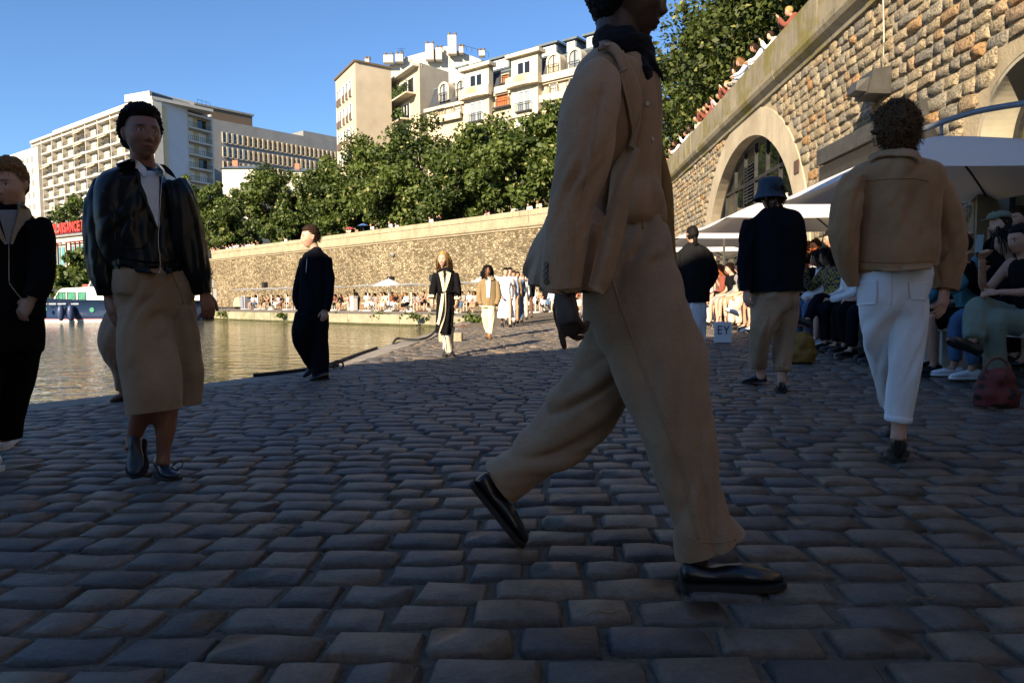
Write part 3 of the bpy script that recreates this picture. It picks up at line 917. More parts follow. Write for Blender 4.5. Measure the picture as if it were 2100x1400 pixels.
fbox(fR, 'inner_pier', M_WHITEB, tower, fR.L * 0.53 + 0.01, fR.L * 0.53 + 0.4, BZ, ZT, -3.0, 0.02)
FH = 2.86
NB = 10
bw = fL.L / NB
for k in range(13):
    h = ZT - 1.1 - k * FH
    if h < BZ: break
    fbox(fL, 'floor_slab', M_WHITEB, tower, 0, fL.L - 0.05, h - 0.18, h + 0.2, -1.8, 0.12)
    fbox(fR, 'floor_slab', M_WHITEB, tower, fR.L * 0.53 + 0.4, fR.L - 0.45, h - 0.18, h + 0.2, -1.6, 0.1)
fbox(fL, 'roof_slab', M_WHITEB, tower, -0.2, fL.L + 0.1, ZT - 0.35, ZT + 0.25, -13, 0.25)
fbox(fL, 'attic', M_WHITEB, tower, 8, fL.L - 4, ZT + 0.25, ZT + 2.1, -11, -2.2)
fbox(fL, 'attic_window_band', M_SLATE, tower, 24, fL.L - 20, ZT + 0.7, ZT + 1.6, -2.25, -2.1)
fbox(fR, 'roof_house', M_WHITEB, tower, 0.6, fR.L * 0.75, ZT + 0.25, ZT + 1.7, -9, -1.6)
fbox(fR, 'roof_house_window', M_GLASS, tower, 1.2, fR.L * 0.4, ZT + 0.6, ZT + 1.5, -1.62, -1.52)
fmulti(fR, 'roof_fence', M_IRON, tower, railing_boxes(fR.L * 0.76, fR.L - 0.2, ZT + 0.25, ZT + 2.6, -0.4, 0.9, 0.06))
for i, q in enumerate((3, 14, 33, 46, 55)): fbox(fL, 'roof_vent', M_IRON, tower, q, q + 0.8, ZT + 0.25, ZT + 1.0 + 0.3 * (i % 2), -2.0, -1.3)
pier = fL.box(-0.11, 0.11, BZ, ZT - 0.35, -1.8, 0.05)
def proto(f, boxes, name):
    """mesh at facade origin; instances are moved along s and h"""
    V, Fc = [], []
    for b in boxes:
        v, q = f.box(*b); k = len(V); V += [p - np.array([f.A[0], f.A[1], 0]) for p in v]; Fc += [tuple(i + k for i in t) for t in q]
    return mesh_np(name, np.array(V), Fc)
def put(me, f, s_, h, parent, mat=None, name=None):
    p = f.P(s_, h, 0) - np.array(parent.location)
    return obj(name or me.name, me, mat, parent, p)
pier_me = proto(fL, [(-0.11, 0.11, BZ, ZT - 0.35, -1.8, 0.05)], 'pier')
for k in range(NB + 1): put(pier_me, fL, min(max(k * bw, 0.12), fL.L - 0.12), 0, tower, M_YELL if 0 < k < NB else M_WHITEB)
rail_me = proto(fL, railing_boxes(0.15, bw - 0.15, 0.2, 1.15, 0.0, 0.5, 0.05), 'railing')
fin_me = proto(fL, [(bw * 0.5, bw * 0.5 + 0.25, 0.2, FH - 0.2, -1.7, -0.5)], 'partition')
shut_me = proto(fL, [(0, bw * 0.36, 0.25, FH - 0.35, -1.14, -1.05)], 'shutter')
glas_me = proto(fL, [(0, bw * 0.2, 0.25, FH - 0.45, -1.14, -1.07)], 'window')
rg = random.Random(8)
M_AWN = plain('awning_canvas', (0.6, 0.52, 0.38), 0.8, 0.1)
M_PLANT = plain('balcony_plant', (0.06, 0.1, 0.025), 0.9, 0.5, 3.0, bump=1.0, bscale=6.0, bdist=0.2)
awn_me = mesh_np('awning', np.array([fL.P(0.3, FH - .3, -.1), fL.P(bw * .7, FH - .3, -.1), fL.P(bw * .7, FH - 1.0, 0.9), fL.P(0.3, FH - 1.0, 0.9)]) - np.array([fL.A[0], fL.A[1], 0]), [(0, 1, 2, 3)])
for k in range(12):
    h = ZT - 1.1 - (k + 1) * FH
    if h < BZ: break
    for j in range(NB):
        put(rail_me, fL, j * bw, h, tower, M_IRON)
        put(shut_me, fL, j * bw + bw * 0.1, h, tower, M_SHUT)
        put(glas_me, fL, j * bw + bw * (0.5 if (j + k) % 3 else 0.62), h, tower, M_GLASS if (j * 7 + k * 3) % 4 == 0 else M_WGL2)
        if rg.random() < 0.12: put(awn_me, fL, j * bw, h, tower, M_AWN)
    r0, r1 = fR.L * 0.53 + 0.45, fR.L - 0.5
    fmulti(fR, 'railing', M_IRON, tower, railing_boxes(r0, r1, h + 0.2, h + 1.15, 0.0, 0.5, 0.05))
    fbox(fR, 'shutter', M_SHUT, tower, r0 + 0.2, r0 + (r1 - r0) * 0.4, h + 0.25, h + FH - 0.35, -1.49, -1.4)
    fbox(fR, 'shutter', M_SHUT if k % 3 else M_GLASS, tower, r0 + (r1 - r0) * 0.62, r1 - 0.2, h + 0.25, h + FH - 0.4, -1.49, -1.4)

# ---- grey office block behind the tower
ZO = 48.0
OL = pt(437, 244, ZO); OR = pt(700, 294, ZO)
fO = Facade(OL, OR)
off = empty('office_block', (OL[0], OL[1], BZ), 0, 'grey concrete office block with many narrow windows beside the tower', 'building')
fbox(fO, 'wall', M_CONC, off, -6, fO.L + 14, BZ, ZO, -14, 0)
fbox(fO, 'upper_storey', M_BRONZE, off, -6, fO.L * 0.29, ZO, ZO + 3.0, -10, -1.0)
fbox(fO, 'upper_roof', M_CONC, off, -6.2, fO.L * 0.3, ZO + 3.0, ZO + 3.5, -10, -0.7)
fbox(fO, 'plant_room', M_CONC, off, fO.L * 0.72, fO.L * 1.1, ZO, ZO + 2.4, -9, -3.0)
NW = 25
ww = (fO.L - 3) / NW
frame_me = proto(fO, [(0, 0.18, 0, 2.6, 0, 0.35), (ww - 0.3, ww - 0.12, 0, 2.6, 0, 0.35), (0.18, ww - 0.3, -0.25, 0.0, 0, 0.3), (0.18, ww - 0.3, 0.9, 1.02, 0, 0.12)], 'window')
pane_me = proto(fO, [(0.18, ww - 0.3, 0, 2.6, 0, 0.04)], 'pane')
M_OFR = plain('pale_mullion', (0.42, 0.37, 0.28), 0.7, 0.1)
M_BLIND = plain('brown_blind', (0.16, 0.115, 0.07), 0.7, 0.2, 1.5)
M_BLUEG = plain('blue_glass', (0.03, 0.06, 0.08), 0.08, 0.1, spec=0.9)
for r in range(7):
    h = ZO - 5.6 - r * 3.75
    for k in range(NW):
        w_ = put(frame_me, fO, 2.2 + k * ww, h, off, M_OFR)
        pane = obj('pane', pane_me, None, w_)
        pane.data = pane_me
        if len(pane_me.materials) == 0: pane_me.materials.append(M_BLIND)
        if (r < 2 and k < 4) or rg.random() < 0.08:
            pane.material_slots[0].link = 'OBJECT'; pane.material_slots[0].material = M_BLUEG
# ---- white block at the far left
ZW = 40.0
WLp = pt(-60, 345, ZW); WRp = pt(70, 302, ZW)
fW = Facade(WLp, WRp)
wb = empty('white_block', (WLp[0], WLp[1], BZ), 0, 'plain white block with small windows at left edge', 'building')
fbox(fW, 'wall', M_WHITEB, wb, -8, fW.L + 2, BZ, ZW, -12, 0)
wn_me = proto(fW, [(0, 1.4, 0, 1.5, 0.0, 0.03)], 'window')
for r in range(9):
    for k in range(16):
        put(wn_me, fW, 0.5 + k * fW.L / 16, ZW - 3.6 - r * 3.0, wb, M_CONC)
# ---- beige block with rows of windows
ZB = 32.0
A1 = pt(688, 166, ZB); A2 = pt(728, 127, ZB); A3 = pt(802, 142, ZB)
f1 = Facade(A1, A2); f2 = Facade(A2, A3)
bg = empty('beige_block', (A2[0], A2[1], BZ), 0, 'beige apartment block with blank side wall and stacked windows', 'building')
V = [np.array([p[0], p[1], z]) for z in (BZ, ZB) for p in (A1, A2, A3, A1 + (A3 - A2))]
child_np('wall', V, [(0, 1, 5, 4), (1, 2, 6, 5), (2, 3, 7, 6), (3, 0, 4, 7), (4, 5, 6, 7)], M_BEIGE, bg)
fbox(f1, 'roof_edge', M_BRONZE, bg, -0.2, f1.L + 0.1, ZB, ZB + 0.25, -0.4, 0.2)
fbox(f2, 'roof_edge', M_BRONZE, bg, 0.11, f2.L, ZB, ZB + 0.25, -0.4, 0.2)
for r in range(7):
    h = ZB - 3.6 - r * 3.05
    for s_ in (0.08, 0.2, 0.38, 0.55, 0.72):
        ws = f1.L * s_
        w_ = window_on(f1, bg, ws, ws + f1.L * 0.105, h - 0.4, h + 1.8, M_WGL, M_WFRAME, fr=0.1, bars=0)
        fbox(f1, 'balconette', M_BRONZE, bg, ws, ws + f1.L * 0.105, h - 0.4, h + 0.5, 0.12, 0.2)
# ---- block with planted balconies
ZG = 31.5
G1 = pt(797, 172, ZG); G2 = pt(860, 128, ZG); G3 = pt(920, 148, ZG)
f3 = Facade(G1, G2); f4 = Facade(G2, G3)
gb = empty('balcony_block', (G2[0], G2[1], BZ), 0, 'beige block with stacked planted balconies beside the mansard house', 'building')
V = [np.array([p[0], p[1], z]) for z in (BZ, ZG) for p in (G1, G2, G3, G1 + (G3 - G2))]
child_np('wall', V, [(0, 1, 5, 4), (1, 2, 6, 5), (2, 3, 7, 6), (3, 0, 4, 7), (4, 5, 6, 7)], M_BEIGE, gb)
fbox(f3, 'roof_edge', M_WHITEB, gb, -0.3, f3.L - 0.1, ZG - 0.5, ZG - 0.2, -0.4, 0.9)
for r in range(5):
    h = ZG - 3.6 - r * 3.0
    e0, e1 = (-1.2, f3.L * 0.9) if r == 0 else (f3.L * 0.2, f3.L * 0.75)
    b = fbox(f3, 'balcony', M_CREAM2, gb, e0, e1, h - 0.2, h, 0.005, 1.5)
    V, Fc = [], []
    for bxx in railing_boxes(e0, e1, h, h + 1.0, 1.42, 0.35, 0.05):
        v, q = f3.box(*bxx); k = len(V); V += v; Fc += [tuple(i + k for i in t) for t in q]
    obj('railing', mesh_np('railing', np.array(V) - np.array(gb.location), Fc), M_IRON, b)
    window_on(f3, gb, e0 + 1.4, e1 - 0.5, h + 0.1, h + 2.3, M_GLASS, M_WFRAME, fr=0.1, bars=3)
    # planting along the balcony
    rr = np.random.RandomState(40 + r)
    n = 260
    ps = np.stack([rr.uniform(e0, e1, n), h + 0.3 + np.abs(rr.normal(0, 0.45, n)), rr.normal(1.3, 0.25, n)], 1)
    V, Fc = [], []
    for q in ps:
        c0 = f3.P(*q); d = rr.normal(0, 0.14, (2, 3)); k = len(V)
        V += [c0 - d[0], c0 + d[1], c0 + d[0], c0 - d[1]]; Fc.append((k, k + 1, k + 2, k + 3))
    child_np('planting', V, Fc, M_PLANT, gb)['kind'] = 'stuff'
# ---- white houses with chimneys behind
ZC = 33.0
C1 = pt(775, 128, ZC + 1); C2 = pt(1000, 112, ZC)
hb = empty('white_house', (C1[0], C1[1] + 6, BZ), 0, 'white rooftop house with chimneys behind the planted balconies', 'building')
def cb(name, x0, x1, y0, y1, Y, d, mat, par=hb):
    a = at(x0, y0, Y); b = at(x1, y1, Y)
    o = MB().box(((a[0] + b[0]) / 2 - par.location[0], Y + d / 2 - par.location[1], (a[2] + b[2]) / 2 - par.location[2]), (abs(b[0] - a[0]), d, abs(a[2] - b[2]))).build(name, mat, par)
    return o
a = at(915, 95, 112); b = at(1000, 128, 112); e = at(1000, 320, 112); g = at(770, 320, 112); h1 = at(770, 150, 112); h2 = at(830, 118, 112)
loc = np.array(hb.location)
prof = [a, b, e, g, h1, h2]
V = [p - loc for p in prof] + [p + np.array([0, 9, 0]) - loc for p in prof]
obj('wall', mesh_np('wall', np.array(V), [(0, 1, 2, 3, 4, 5), (6, 11, 10, 9, 8, 7)] + [(i, 6 + i, 6 + (i + 1) % 6, (i + 1) % 6) for i in range(6)]), M_WHITEB, hb)
M_POT = plain('clay_chimney_pot', (0.12, 0.09, 0.06), 0.8, 0.3)
for (x0, x1, y0, y1) in ((918, 936, 72, 110), (872, 889, 90, 122), (893, 906, 98, 122), (786, 806, 113, 128), (811, 826, 111, 126), (748, 757, 121, 132), (941, 950, 96, 108), (982, 994, 104, 114)):
    ch = cb('chimney', x0, x1, y0, y1, 110.5, 1.2, M_WHITEB)
    a_ = at((x0 + x1) / 2, y0, 110.5) - loc
    mm = MB()
    for q in (-0.35, 0.35): MB().tube([(a_[0] + q * (x1 - x0) / 14, a_[1] + 0.6, a_[2]), (a_[0] + q * (x1 - x0) / 14, a_[1] + 0.6, a_[2] + 0.5)], 0.22, 8).build('chimney_pot', M_POT, ch)
    pass
mm = MB(); a_ = at(823, 98, 110) - loc
mm.tube([a_, a_ + np.array([0, 0, -1.6])], 0.03, 5); mm.tube([a_ + np.array([-.6, 0, -.2]), a_ + np.array([.6, 0, -.2])], 0.025, 5); mm.tube([a_ + np.array([-.4, 0, -.45]), a_ + np.array([.4, 0, -.45])], 0.025, 5)
mm.build('aerial', M_IRON, hb)
cbr = []
a_ = at(945, 92, 111) - loc; b_ = at(1002, 108, 111) - loc
mm = MB(); mm.tube([a_, b_], 0.03, 5)
for q in np.linspace(0, 1, 6): p = a_ * (1 - q) + b_ * q; mm.tube([p, p + np.array([0, 0, -0.8])], 0.03, 5)
mm.build('roof_rail', M_IRON, hb)
# ---- mansard apartment house
ZM = 28.0
MLp = pt(872, 163, ZM); MRp = pt(1240, 62, ZM)
fM = Facade(MLp, MRp)
mh = empty('mansard_house', (MLp[0], MLp[1], BZ), 0, 'cream stone apartment house with slate mansard roof, dormers and balconies', 'building')
sM = lambda x, y: fM.px(x, y)
hE = sM(930, 214)[1]           # eaves: foot of the mansard
hK = sM(930, 166)[1]           # break of the slope
fbox(fM, 'wall', M_CREAM, mh, 0.2, fM.L, BZ, hE, -10, 0.0)
# mansard: steep slope with a shallower top
prof = [(0.25, hE), (-1.1, hK), (-5.0, ZM), (-10.0, ZM), (-10.0, hE)]
n = len(prof)
V = [fM.P(s_, z, o) for s_ in (0.6, fM.L) for o, z in prof]
child_np('roof', V, [(i, (i + 1) % n, n + (i + 1) % n, n + i) for i in range(n)] + [tuple(range(n))[::-1], tuple(range(n, 2 * n))], M_SLATE, mh)
fbox(fM, 'cornice', M_CREAM2, mh, 0.0, fM.L, hE - 0.3, hE + 0.1, -0.2, 0.35)
fbox(fM, 'roof_break', M_ZINC, mh, 0.5, fM.L, hK - 0.1, hK + 0.12, -1.5, -0.98)
fbox(fM, 'party_wall', M_BEIGE, mh, fM.L, fM.L + 0.5, BZ, ZM + 0.6, -10, 0.3)
def dormer(x0, x1, y0, y1, shutters=None):
    s0, h0 = sM(x0, (y0 + y1) / 2); s1, _ = sM(x1, (y0 + y1) / 2)
    _, ht = sM((x0 + x1) / 2, y0); _, hb_ = sM((x0 + x1) / 2, y1)
    o = -1.7
    d = fbox(fM, 'dormer', M_ZINC, mh, s0 - 0.15, s1 + 0.15, hb_ - 0.15, ht + 0.12, o - 3.2, o)
    V, Fc = fM.box(s0 - 0.45, s1 + 0.45, ht + 0.122, ht + 0.32, o - 3.2, o + 0.4)
    obj('dormer_roof', mesh_np('dormer_roof', np.array(V) - np.array(mh.location), Fc), M_ZINC, d)
    nb = 1 if (x1 - x0) < 30 else 3
    V, Fc = [], []
    for bx in [(s0, s0 + .12, hb_, ht, o, o + .1), (s1 - .12, s1, hb_, ht, o, o + .1), (s0 + .12, s1 - .12, ht - .12, ht, o, o + .1), (s0 + .12, s1 - .12, hb_, hb_ + .12, o, o + .1)] + [(s0 + (s1 - s0) * (q + 1) / (nb + 1) - .06, s0 + (s1 - s0) * (q + 1) / (nb + 1) + .06, hb_ + .12, ht - .12, o, o + .09) for q in range(nb)]:
        v, q_ = fM.box(*bx); k = len(V); V += v; Fc += [tuple(i + k for i in t) for t in q_]
    obj('window_frame', mesh_np('window_frame', np.array(V) - np.array(mh.location), Fc), M_WFRAME, d)
    V = [fM.P(s_, z, o + 0.03) for s_, z in ((s0, hb_), (s1, hb_), (s1, ht), (s0, ht))]
    obj('pane', mesh_np('pane', np.array(V) - np.array(mh.location), [(0, 1, 2, 3)]), shutters or M_WGL2, d)
for a in ((924, 938, 135, 154), (957, 970, 128, 140), (994, 1024, 115, 133), (1047, 1063, 103, 118)): dormer(*a)
dormer(1088, 1122, 88, 106, M_CREAM2); dormer(1146, 1162, 77, 97); dormer(1187, 1204, 66, 88)
def oval_window(xc, y0, y1, wpx, blind=None):
    s0, h1 = sM(xc, y0); _, h0 = sM(xc, y1)
    w = abs(sM(xc + wpx / 2, y1)[0] - sM(xc - wpx / 2, y1)[0]) / 2
    n = 14; th = np.linspace(0, math.pi, n)
    def outline(k, o):
        return [fM.P(s0 - w * k, h0, o)] + [fM.P(s0 - w * k * math.cos(t), h1 - w * 0.9 + w * k * math.sin(t), o) for t in th] + [fM.P(s0 + w * k, h0, o)]
    oo, ii = outline(1.45, 0.35), outline(1.0, 0.35)
    ob = outline(1.45, -1.2)
    N_ = len(oo)
    V = oo + ii + ob
    Fc = [(i, i + 1, N_ + i + 1, N_ + i) for i in range(N_ - 1)] + [(i, i + 1, 2 * N_ + i + 1, 2 * N_ + i) for i in range(N_ - 1)]
    d = child_np('arched_dormer', V, Fc, M_CREAM2, mh)
    V = outline(1.0, 0.2)
    obj('pane', mesh_np('pane', np.array(V) - np.array(mh.location), [tuple(range(len(V)))]), blind or M_WGL2, d)
    V, Fc = [], []
    for bx in railing_boxes(s0 - w * 1.2, s0 + w * 1.2, h0, h0 + 0.9, 0.5, 0.25, 0.05) + [(s0 - 0.06, s0 + 0.06, h0, h1, 0.2, 0.27)]:
        v, q_ = fM.box(*bx); k = len(V); V += v; Fc += [tuple(i + k for i in t) for t in q_]
    obj('railing', mesh_np('railing', np.array(V) - np.array(mh.location), Fc), M_IRON, d)
oval_window(913, 175, 208, 15); oval_window(948, 168, 200, 15); oval_window(1138, 116, 152, 20, M_AWN); oval_window(1181, 106, 146, 20)
def bay(x0, x1, ytop, ybot, floors):
    """stone bay that stands proud of the facade, with balconies"""
    s0, _ = sM(x0, 220); s1, _ = sM(x1, 220)
    _, ht = sM((x0 + x1) / 2, ytop)
    b = fbox(fM, 'bay', M_CREAM2, mh, s0, s1, BZ, ht - 0.3, 0.01, 0.8)
    V, Fc = fM.box(s0 - 0.5, s1 + 0.5, ht - 0.295, ht + 0.1, 0.0, 1.3)
    obj('bay_roof', mesh_np('bay_roof', np.array(V) - np.array(mh.location), Fc), M_CREAM2, b)
    h = ht - 3.1
    for k in range(floors):
        wdt = s1 - s0
        g_ = [M_SHUT, M_GLASS, M_SHUT, M_WGL2][(k + int(x0)) % 4] if k else M_GLASS
        w_ = fmulti(fM, 'window', M_WFRAME, mh, [(s0 + wdt * .22, s0 + wdt * .27, h, h + 2.2, 0.8, 0.92), (s0 + wdt * .73, s0 + wdt * .78, h, h + 2.2, 0.8, 0.92), (s0 + wdt * .27, s0 + wdt * .73, h + 2.1, h + 2.2, 0.8, 0.92), (s0 + wdt * .48, s0 + wdt * .52, h, h + 2.1, 0.8, 0.9)])
        V = [fM.P(q, z, 0.83) for q, z in ((s0 + wdt * .24, h), (s0 + wdt * .76, h), (s0 + wdt * .76, h + 2.2), (s0 + wdt * .24, h + 2.2))]
        obj('pane', mesh_np('pane', np.array(V) - np.array(mh.location), [(0, 1, 2, 3)]), g_, w_)
        if k == 0:
            V, Fc = [], []
            pl = [(s0 - .4, .8), (s0 - .4, 1.4), (s0 + wdt * .3, 1.75), (s1 - wdt * .3, 1.75), (s1 + .4, 1.4), (s1 + .4, .8)]
            V = [fM.P(a_, z, o_) for z in (h - 0.5, h + 0.6) for a_, o_ in pl]
            Fc = [(i, i + 1, 7 + i, 6 + i) for i in range(5)] + [(0, 1, 2, 3, 4, 5)]
            bal = child_np('stone_balcony', V, Fc, M_CREAM2, mh)
            V, Fc = [], []
            for i_, (q, o_) in enumerate([(s0 + wdt * (.32 + .045 * z_), 1.76) for z_ in range(9)]):
                v, q_ = fM.box(q, q + 0.09, h - 0.1, h + 0.5, o_, o_ + 0.07); kk = len(V); V += v; Fc += [tuple(i + kk for i in t) for t in q_]
            obj('baluster', mesh_np('baluster', np.array(V) - np.array(mh.location), Fc), M_CREAM, bal)
        else:
            fmulti(fM, 'railing', M_IRON, mh, railing_boxes(s0 + wdt * .2, s0 + wdt * .8, h, h + 0.95, 1.1, 0.25, 0.05) + [(s0 + wdt * .2, s0 + wdt * .8, h - .1, h, 0.8, 1.15)])
            fbox(fM, 'string_course', M_CREAM2, mh, s0 - .2, s1 + .2, h + 2.6, h + 2.85, 0.801, 1.0)
        h -= 3.15
bay(962, 1012, 140, 300, 5); bay(1058, 1112, 113, 300, 5)
for (x0, x1, y0, y1, g_) in ((1018, 1046, 193, 220, M_ORANGE), (1030, 1046, 152, 172, M_ORANGE), (898, 914, 222, 240, M_CREAM), (932, 948, 212, 236, M_SHUT), (1128, 1146, 170, 195, M_SHUT), (1128, 1146, 210, 236, M_WGL2), (1168, 1186, 160, 184, M_SHUT), (1018, 1046, 240, 268, M_SHUT), (1168, 1188, 205, 232, M_WGL2)):
    s0, h1 = sM((x0), (y0 + y1) / 2); s1, _ = sM(x1, (y0 + y1) / 2)
    _, ht = sM((x0 + x1) / 2, y0); _, hb_ = sM((x0 + x1) / 2, y1)
    window_on(fM, mh, s0, s1, hb_, ht, g_, M_CREAM2 if g_ is not M_ORANGE else M_CREAM, fr=0.14, depth=0.2, bars=0)
    fmulti(fM, 'railing', M_IRON, mh, railing_boxes(s0 - .1, s1 + .1, hb_, hb_ + 0.9, 0.4, 0.25, 0.05) + [(s0 - .2, s1 + .2, hb_ - .15, hb_, 0.005, 0.5)])
for (x0, x1, y) in ((895, 950, 245), (1020, 1046, 188), (1112, 1190, 200), (1112, 1200, 158)):
    s0, h_ = sM(x0, y); s1, _ = sM(x1, y); h_ = sM((x0 + x1) / 2, y)[1]
    fbox(fM, 'stone_balcony', M_CREAM2, mh, s0, s1, h_ - 0.25, h_ + 0.5, 0.3, 0.6)
# ---- small white houses seen between the trees
for i, (x0, x1, y0, y1, Y, lab) in enumerate(((586, 660, 352, 520, 128, 'low white house glimpsed above the tree crowns left of centre'), (455, 522, 346, 480, 120, 'small white gabled house glimpsed beside the grey office block'))):
    A_, B_ = at(x0, y0, Y), at(x1, y0, Y)
    h_ = empty('white_cottage', (A_[0], Y, BZ), 0, lab, 'house')
    zt_ = A_[2]
    L_ = B_[0] - A_[0]
    MB().box((L_ / 2, 4, (zt_ - BZ) / 2), (L_, 8, zt_ - BZ)).build('wall', M_WHITEB, h_)
    MB().add([(-.3, -.3, zt_ - BZ), (L_ + .3, -.3, zt_ - BZ), (L_ + .3, 8.3, zt_ - BZ), (-.3, 8.3, zt_ - BZ), (0, 4, zt_ - BZ + 1.2), (L_, 4, zt_ - BZ + 1.2)], [(0, 1, 5, 4), (2, 3, 4, 5), (1, 2, 5), (3, 0, 4)]).build('roof', M_ZINC, h_)
    MB().box((L_ * .15, 4, zt_ - BZ + 1.2), (0.9, 0.7, 1.8)).build('chimney', plain('brick_chimney', (0.3, 0.11, 0.06)), h_)
# ---- harbour office with lettering
HY = 72.0
HL, HR = at(96, 490, HY), at(212, 478, HY - 6)
fH = Facade(HL, HR)
ZH = HL[2]
hm = empty('harbour_office', (HL[0], HL[1], FQ_Z), 0, 'cream harbour office with red framed blue windows and rooftop lettering', 'building')
fbox(fH, 'wall', M_CREAM2, hm, 0, fH.L, FQ_Z, ZH, -3, 0)
fbox(fH, 'roof_edge', M_CONC, hm, -0.2, fH.L + 0.2, ZH, ZH + 0.2, -3, 0.25)
M_MAROON = plain('maroon_frame', (0.16, 0.02, 0.045), 0.5, 0.1)
M_TURQ = plain('turquoise_glass', (0.10, 0.28, 0.32), 0.15, 0.25, 1.5, spec=0.8)
for s0 in np.arange(0.35, fH.L - 0.8, 0.86):
    if 3.3 < s0 < 4.3: continue
    for h0, h1 in ((0.3, 2.2), (2.5, 4.1), (4.4, 6.2)):
        if h1 > ZH: continue
        w_ = fbox(fH, 'window', M_TURQ, hm, s0 + 0.12, s0 + 0.74, h0, h1, 0.002, 0.06)
    fr_ = fmulti(fH, 'window_frame', M_MAROON, hm, [(s0, s0 + 0.09, 0.0, ZH - 0.55, 0.3, 0.42), (s0, s0 + 0.86, ZH - 0.64, ZH - 0.55, 0.3, 0.42), (s0, s0 + .09, ZH - 0.64, ZH - .55, 0.0, 0.3)])
M_RED = plain('red_letters', (0.62, 0.05, 0.04), 0.5, 0.05)
fbox(fH, 'sign_rail', M_MAROON, hm, 0.1, fH.L, ZH + 0.35, ZH + 0.43, -0.3, -0.2)
txt = 'PLAISANCE DE'
ang = math.atan2(fH.t[1], fH.t[0])
LX = [(105, 110.5), (111.5, 116.8), (117.6, 124.2), (125.2, 127.6), (128.6, 134), (134.8, 141), (142, 148.6), (149.6, 155.6), (156.6, 162), None, (166, 173), (174.4, 180.4)]
for ch, lx in zip(txt, LX):
    if lx is None: continue
    cu = bpy.data.curves.new('letter', 'FONT'); cu.body = ch; cu.size = 1.0; cu.extrude = 0.05; cu.offset = 0.025; cu.resolution_u = 3
    to = bpy.data.objects.new('tmp', cu)
    COL.objects.link(to)
    me = bpy.data.meshes.new_from_object(to)
    bpy.data.objects.remove(to)
    xs_ = np.array([v_.co.x for v_ in me.vertices]); ys_ = np.array([v_.co.y for v_ in me.vertices])
    s0, s1 = fH.px(lx[0], 478)[0], fH.px(lx[1], 478)[0]
    kx = (s1 - s0) / (xs_.max() - xs_.min()); ky = 0.98 / (ys_.max() - ys_.min())
    V = np.array([v_.co[:] for v_ in me.vertices]); V[:, 0] -= xs_.min(); V[:, 1] -= ys_.min()
    me.vertices.foreach_set('co', V.astype(np.float32).ravel())
    o = obj('letter', me, M_RED, hm, fH.P(s0, ZH + 0.44, -0.12) - np.array(hm.location))
    o.rotation_euler = (math.pi / 2, 0, ang); o.scale = (kx, ky, 1)

# ================================================================== trees
def leaf_mat(name, lo, hi, pale):
    s = NT(name)
    a = s.n('ShaderNodeAttribute'); a.attribute_name = 'tone'
    col = s.ramp(a.outputs['Fac'], [(0.0, lo), (0.6, hi), (0.93, hi), (1.0, pale)])
    s.set(color=col, rough=0.55, spec=0.3)
    tr = s.n('ShaderNodeBsdfTranslucent')
    s.l(s.mix(1.0, col, (1.1, 1.25, 0.5), 'MULTIPLY'), tr.inputs['Color'])
    mx = s.n('ShaderNodeMixShader'); mx.inputs[0].default_value = 0.3
    s.l(s.p.outputs[0], mx.inputs[1]); s.l(tr.outputs[0], mx.inputs[2]); s.l(mx.outputs[0], s.out.inputs['Surface'])
    return s.m
M_LEAF = leaf_mat('linden_leaves', (0.022, 0.04, 0.010), (0.095, 0.13, 0.028), (0.32, 0.31, 0.14))
M_LEAF2 = leaf_mat('plane_leaves', (0.016, 0.028, 0.008), (0.075, 0.098, 0.022), (0.22, 0.22, 0.07))
M_BARK = plain('bark', (0.06, 0.048, 0.036), 0.95, 0.3, 4.0, bump=0.8, bscale=14.0, bdist=0.03)
def leaves_np(centers, radii, n, size, rr, up=0.35):
    idx = rr.randint(len(centers), size=n)
    d = rr.normal(size=(n, 3)); d /= np.linalg.norm(d, axis=1)[:, None]
    r = rr.uniform(0, 1, n) ** 0.42
    C = centers[idx] + d * (r * radii[idx])[:, None] * np.array([1, 1, 0.78])
    N = d * 0.7 + rr.normal(size=(n, 3)) * 0.7 + np.array([0, 0, up])
    N /= np.linalg.norm(N, axis=1)[:, None]
    A = np.cross(N, rr.normal(size=(n, 3))); A /= np.linalg.norm(A, axis=1)[:, None]
    B = np.cross(N, A)
    sz = size * rr.uniform(0.6, 1.35, n)[:, None]
    V = np.stack([C - A * sz, C - B * sz * 0.62 + N * sz * 0.16, C + A * sz, C + B * sz * 0.62 + N * sz * 0.16], 1).reshape(-1, 3)
    Fq = np.arange(n * 4).reshape(n, 4)
    tone = np.clip(rr.normal(0.42, 0.18, n) + (rr.uniform(0, 1, len(centers))[idx] - 0.5) * 0.6 + rr.uniform(-.12, .12), 0, 0.9)
    tone[rr.rand(n) < 0.045] = 1.0
    return V, Fq, np.repeat(tone, 4)
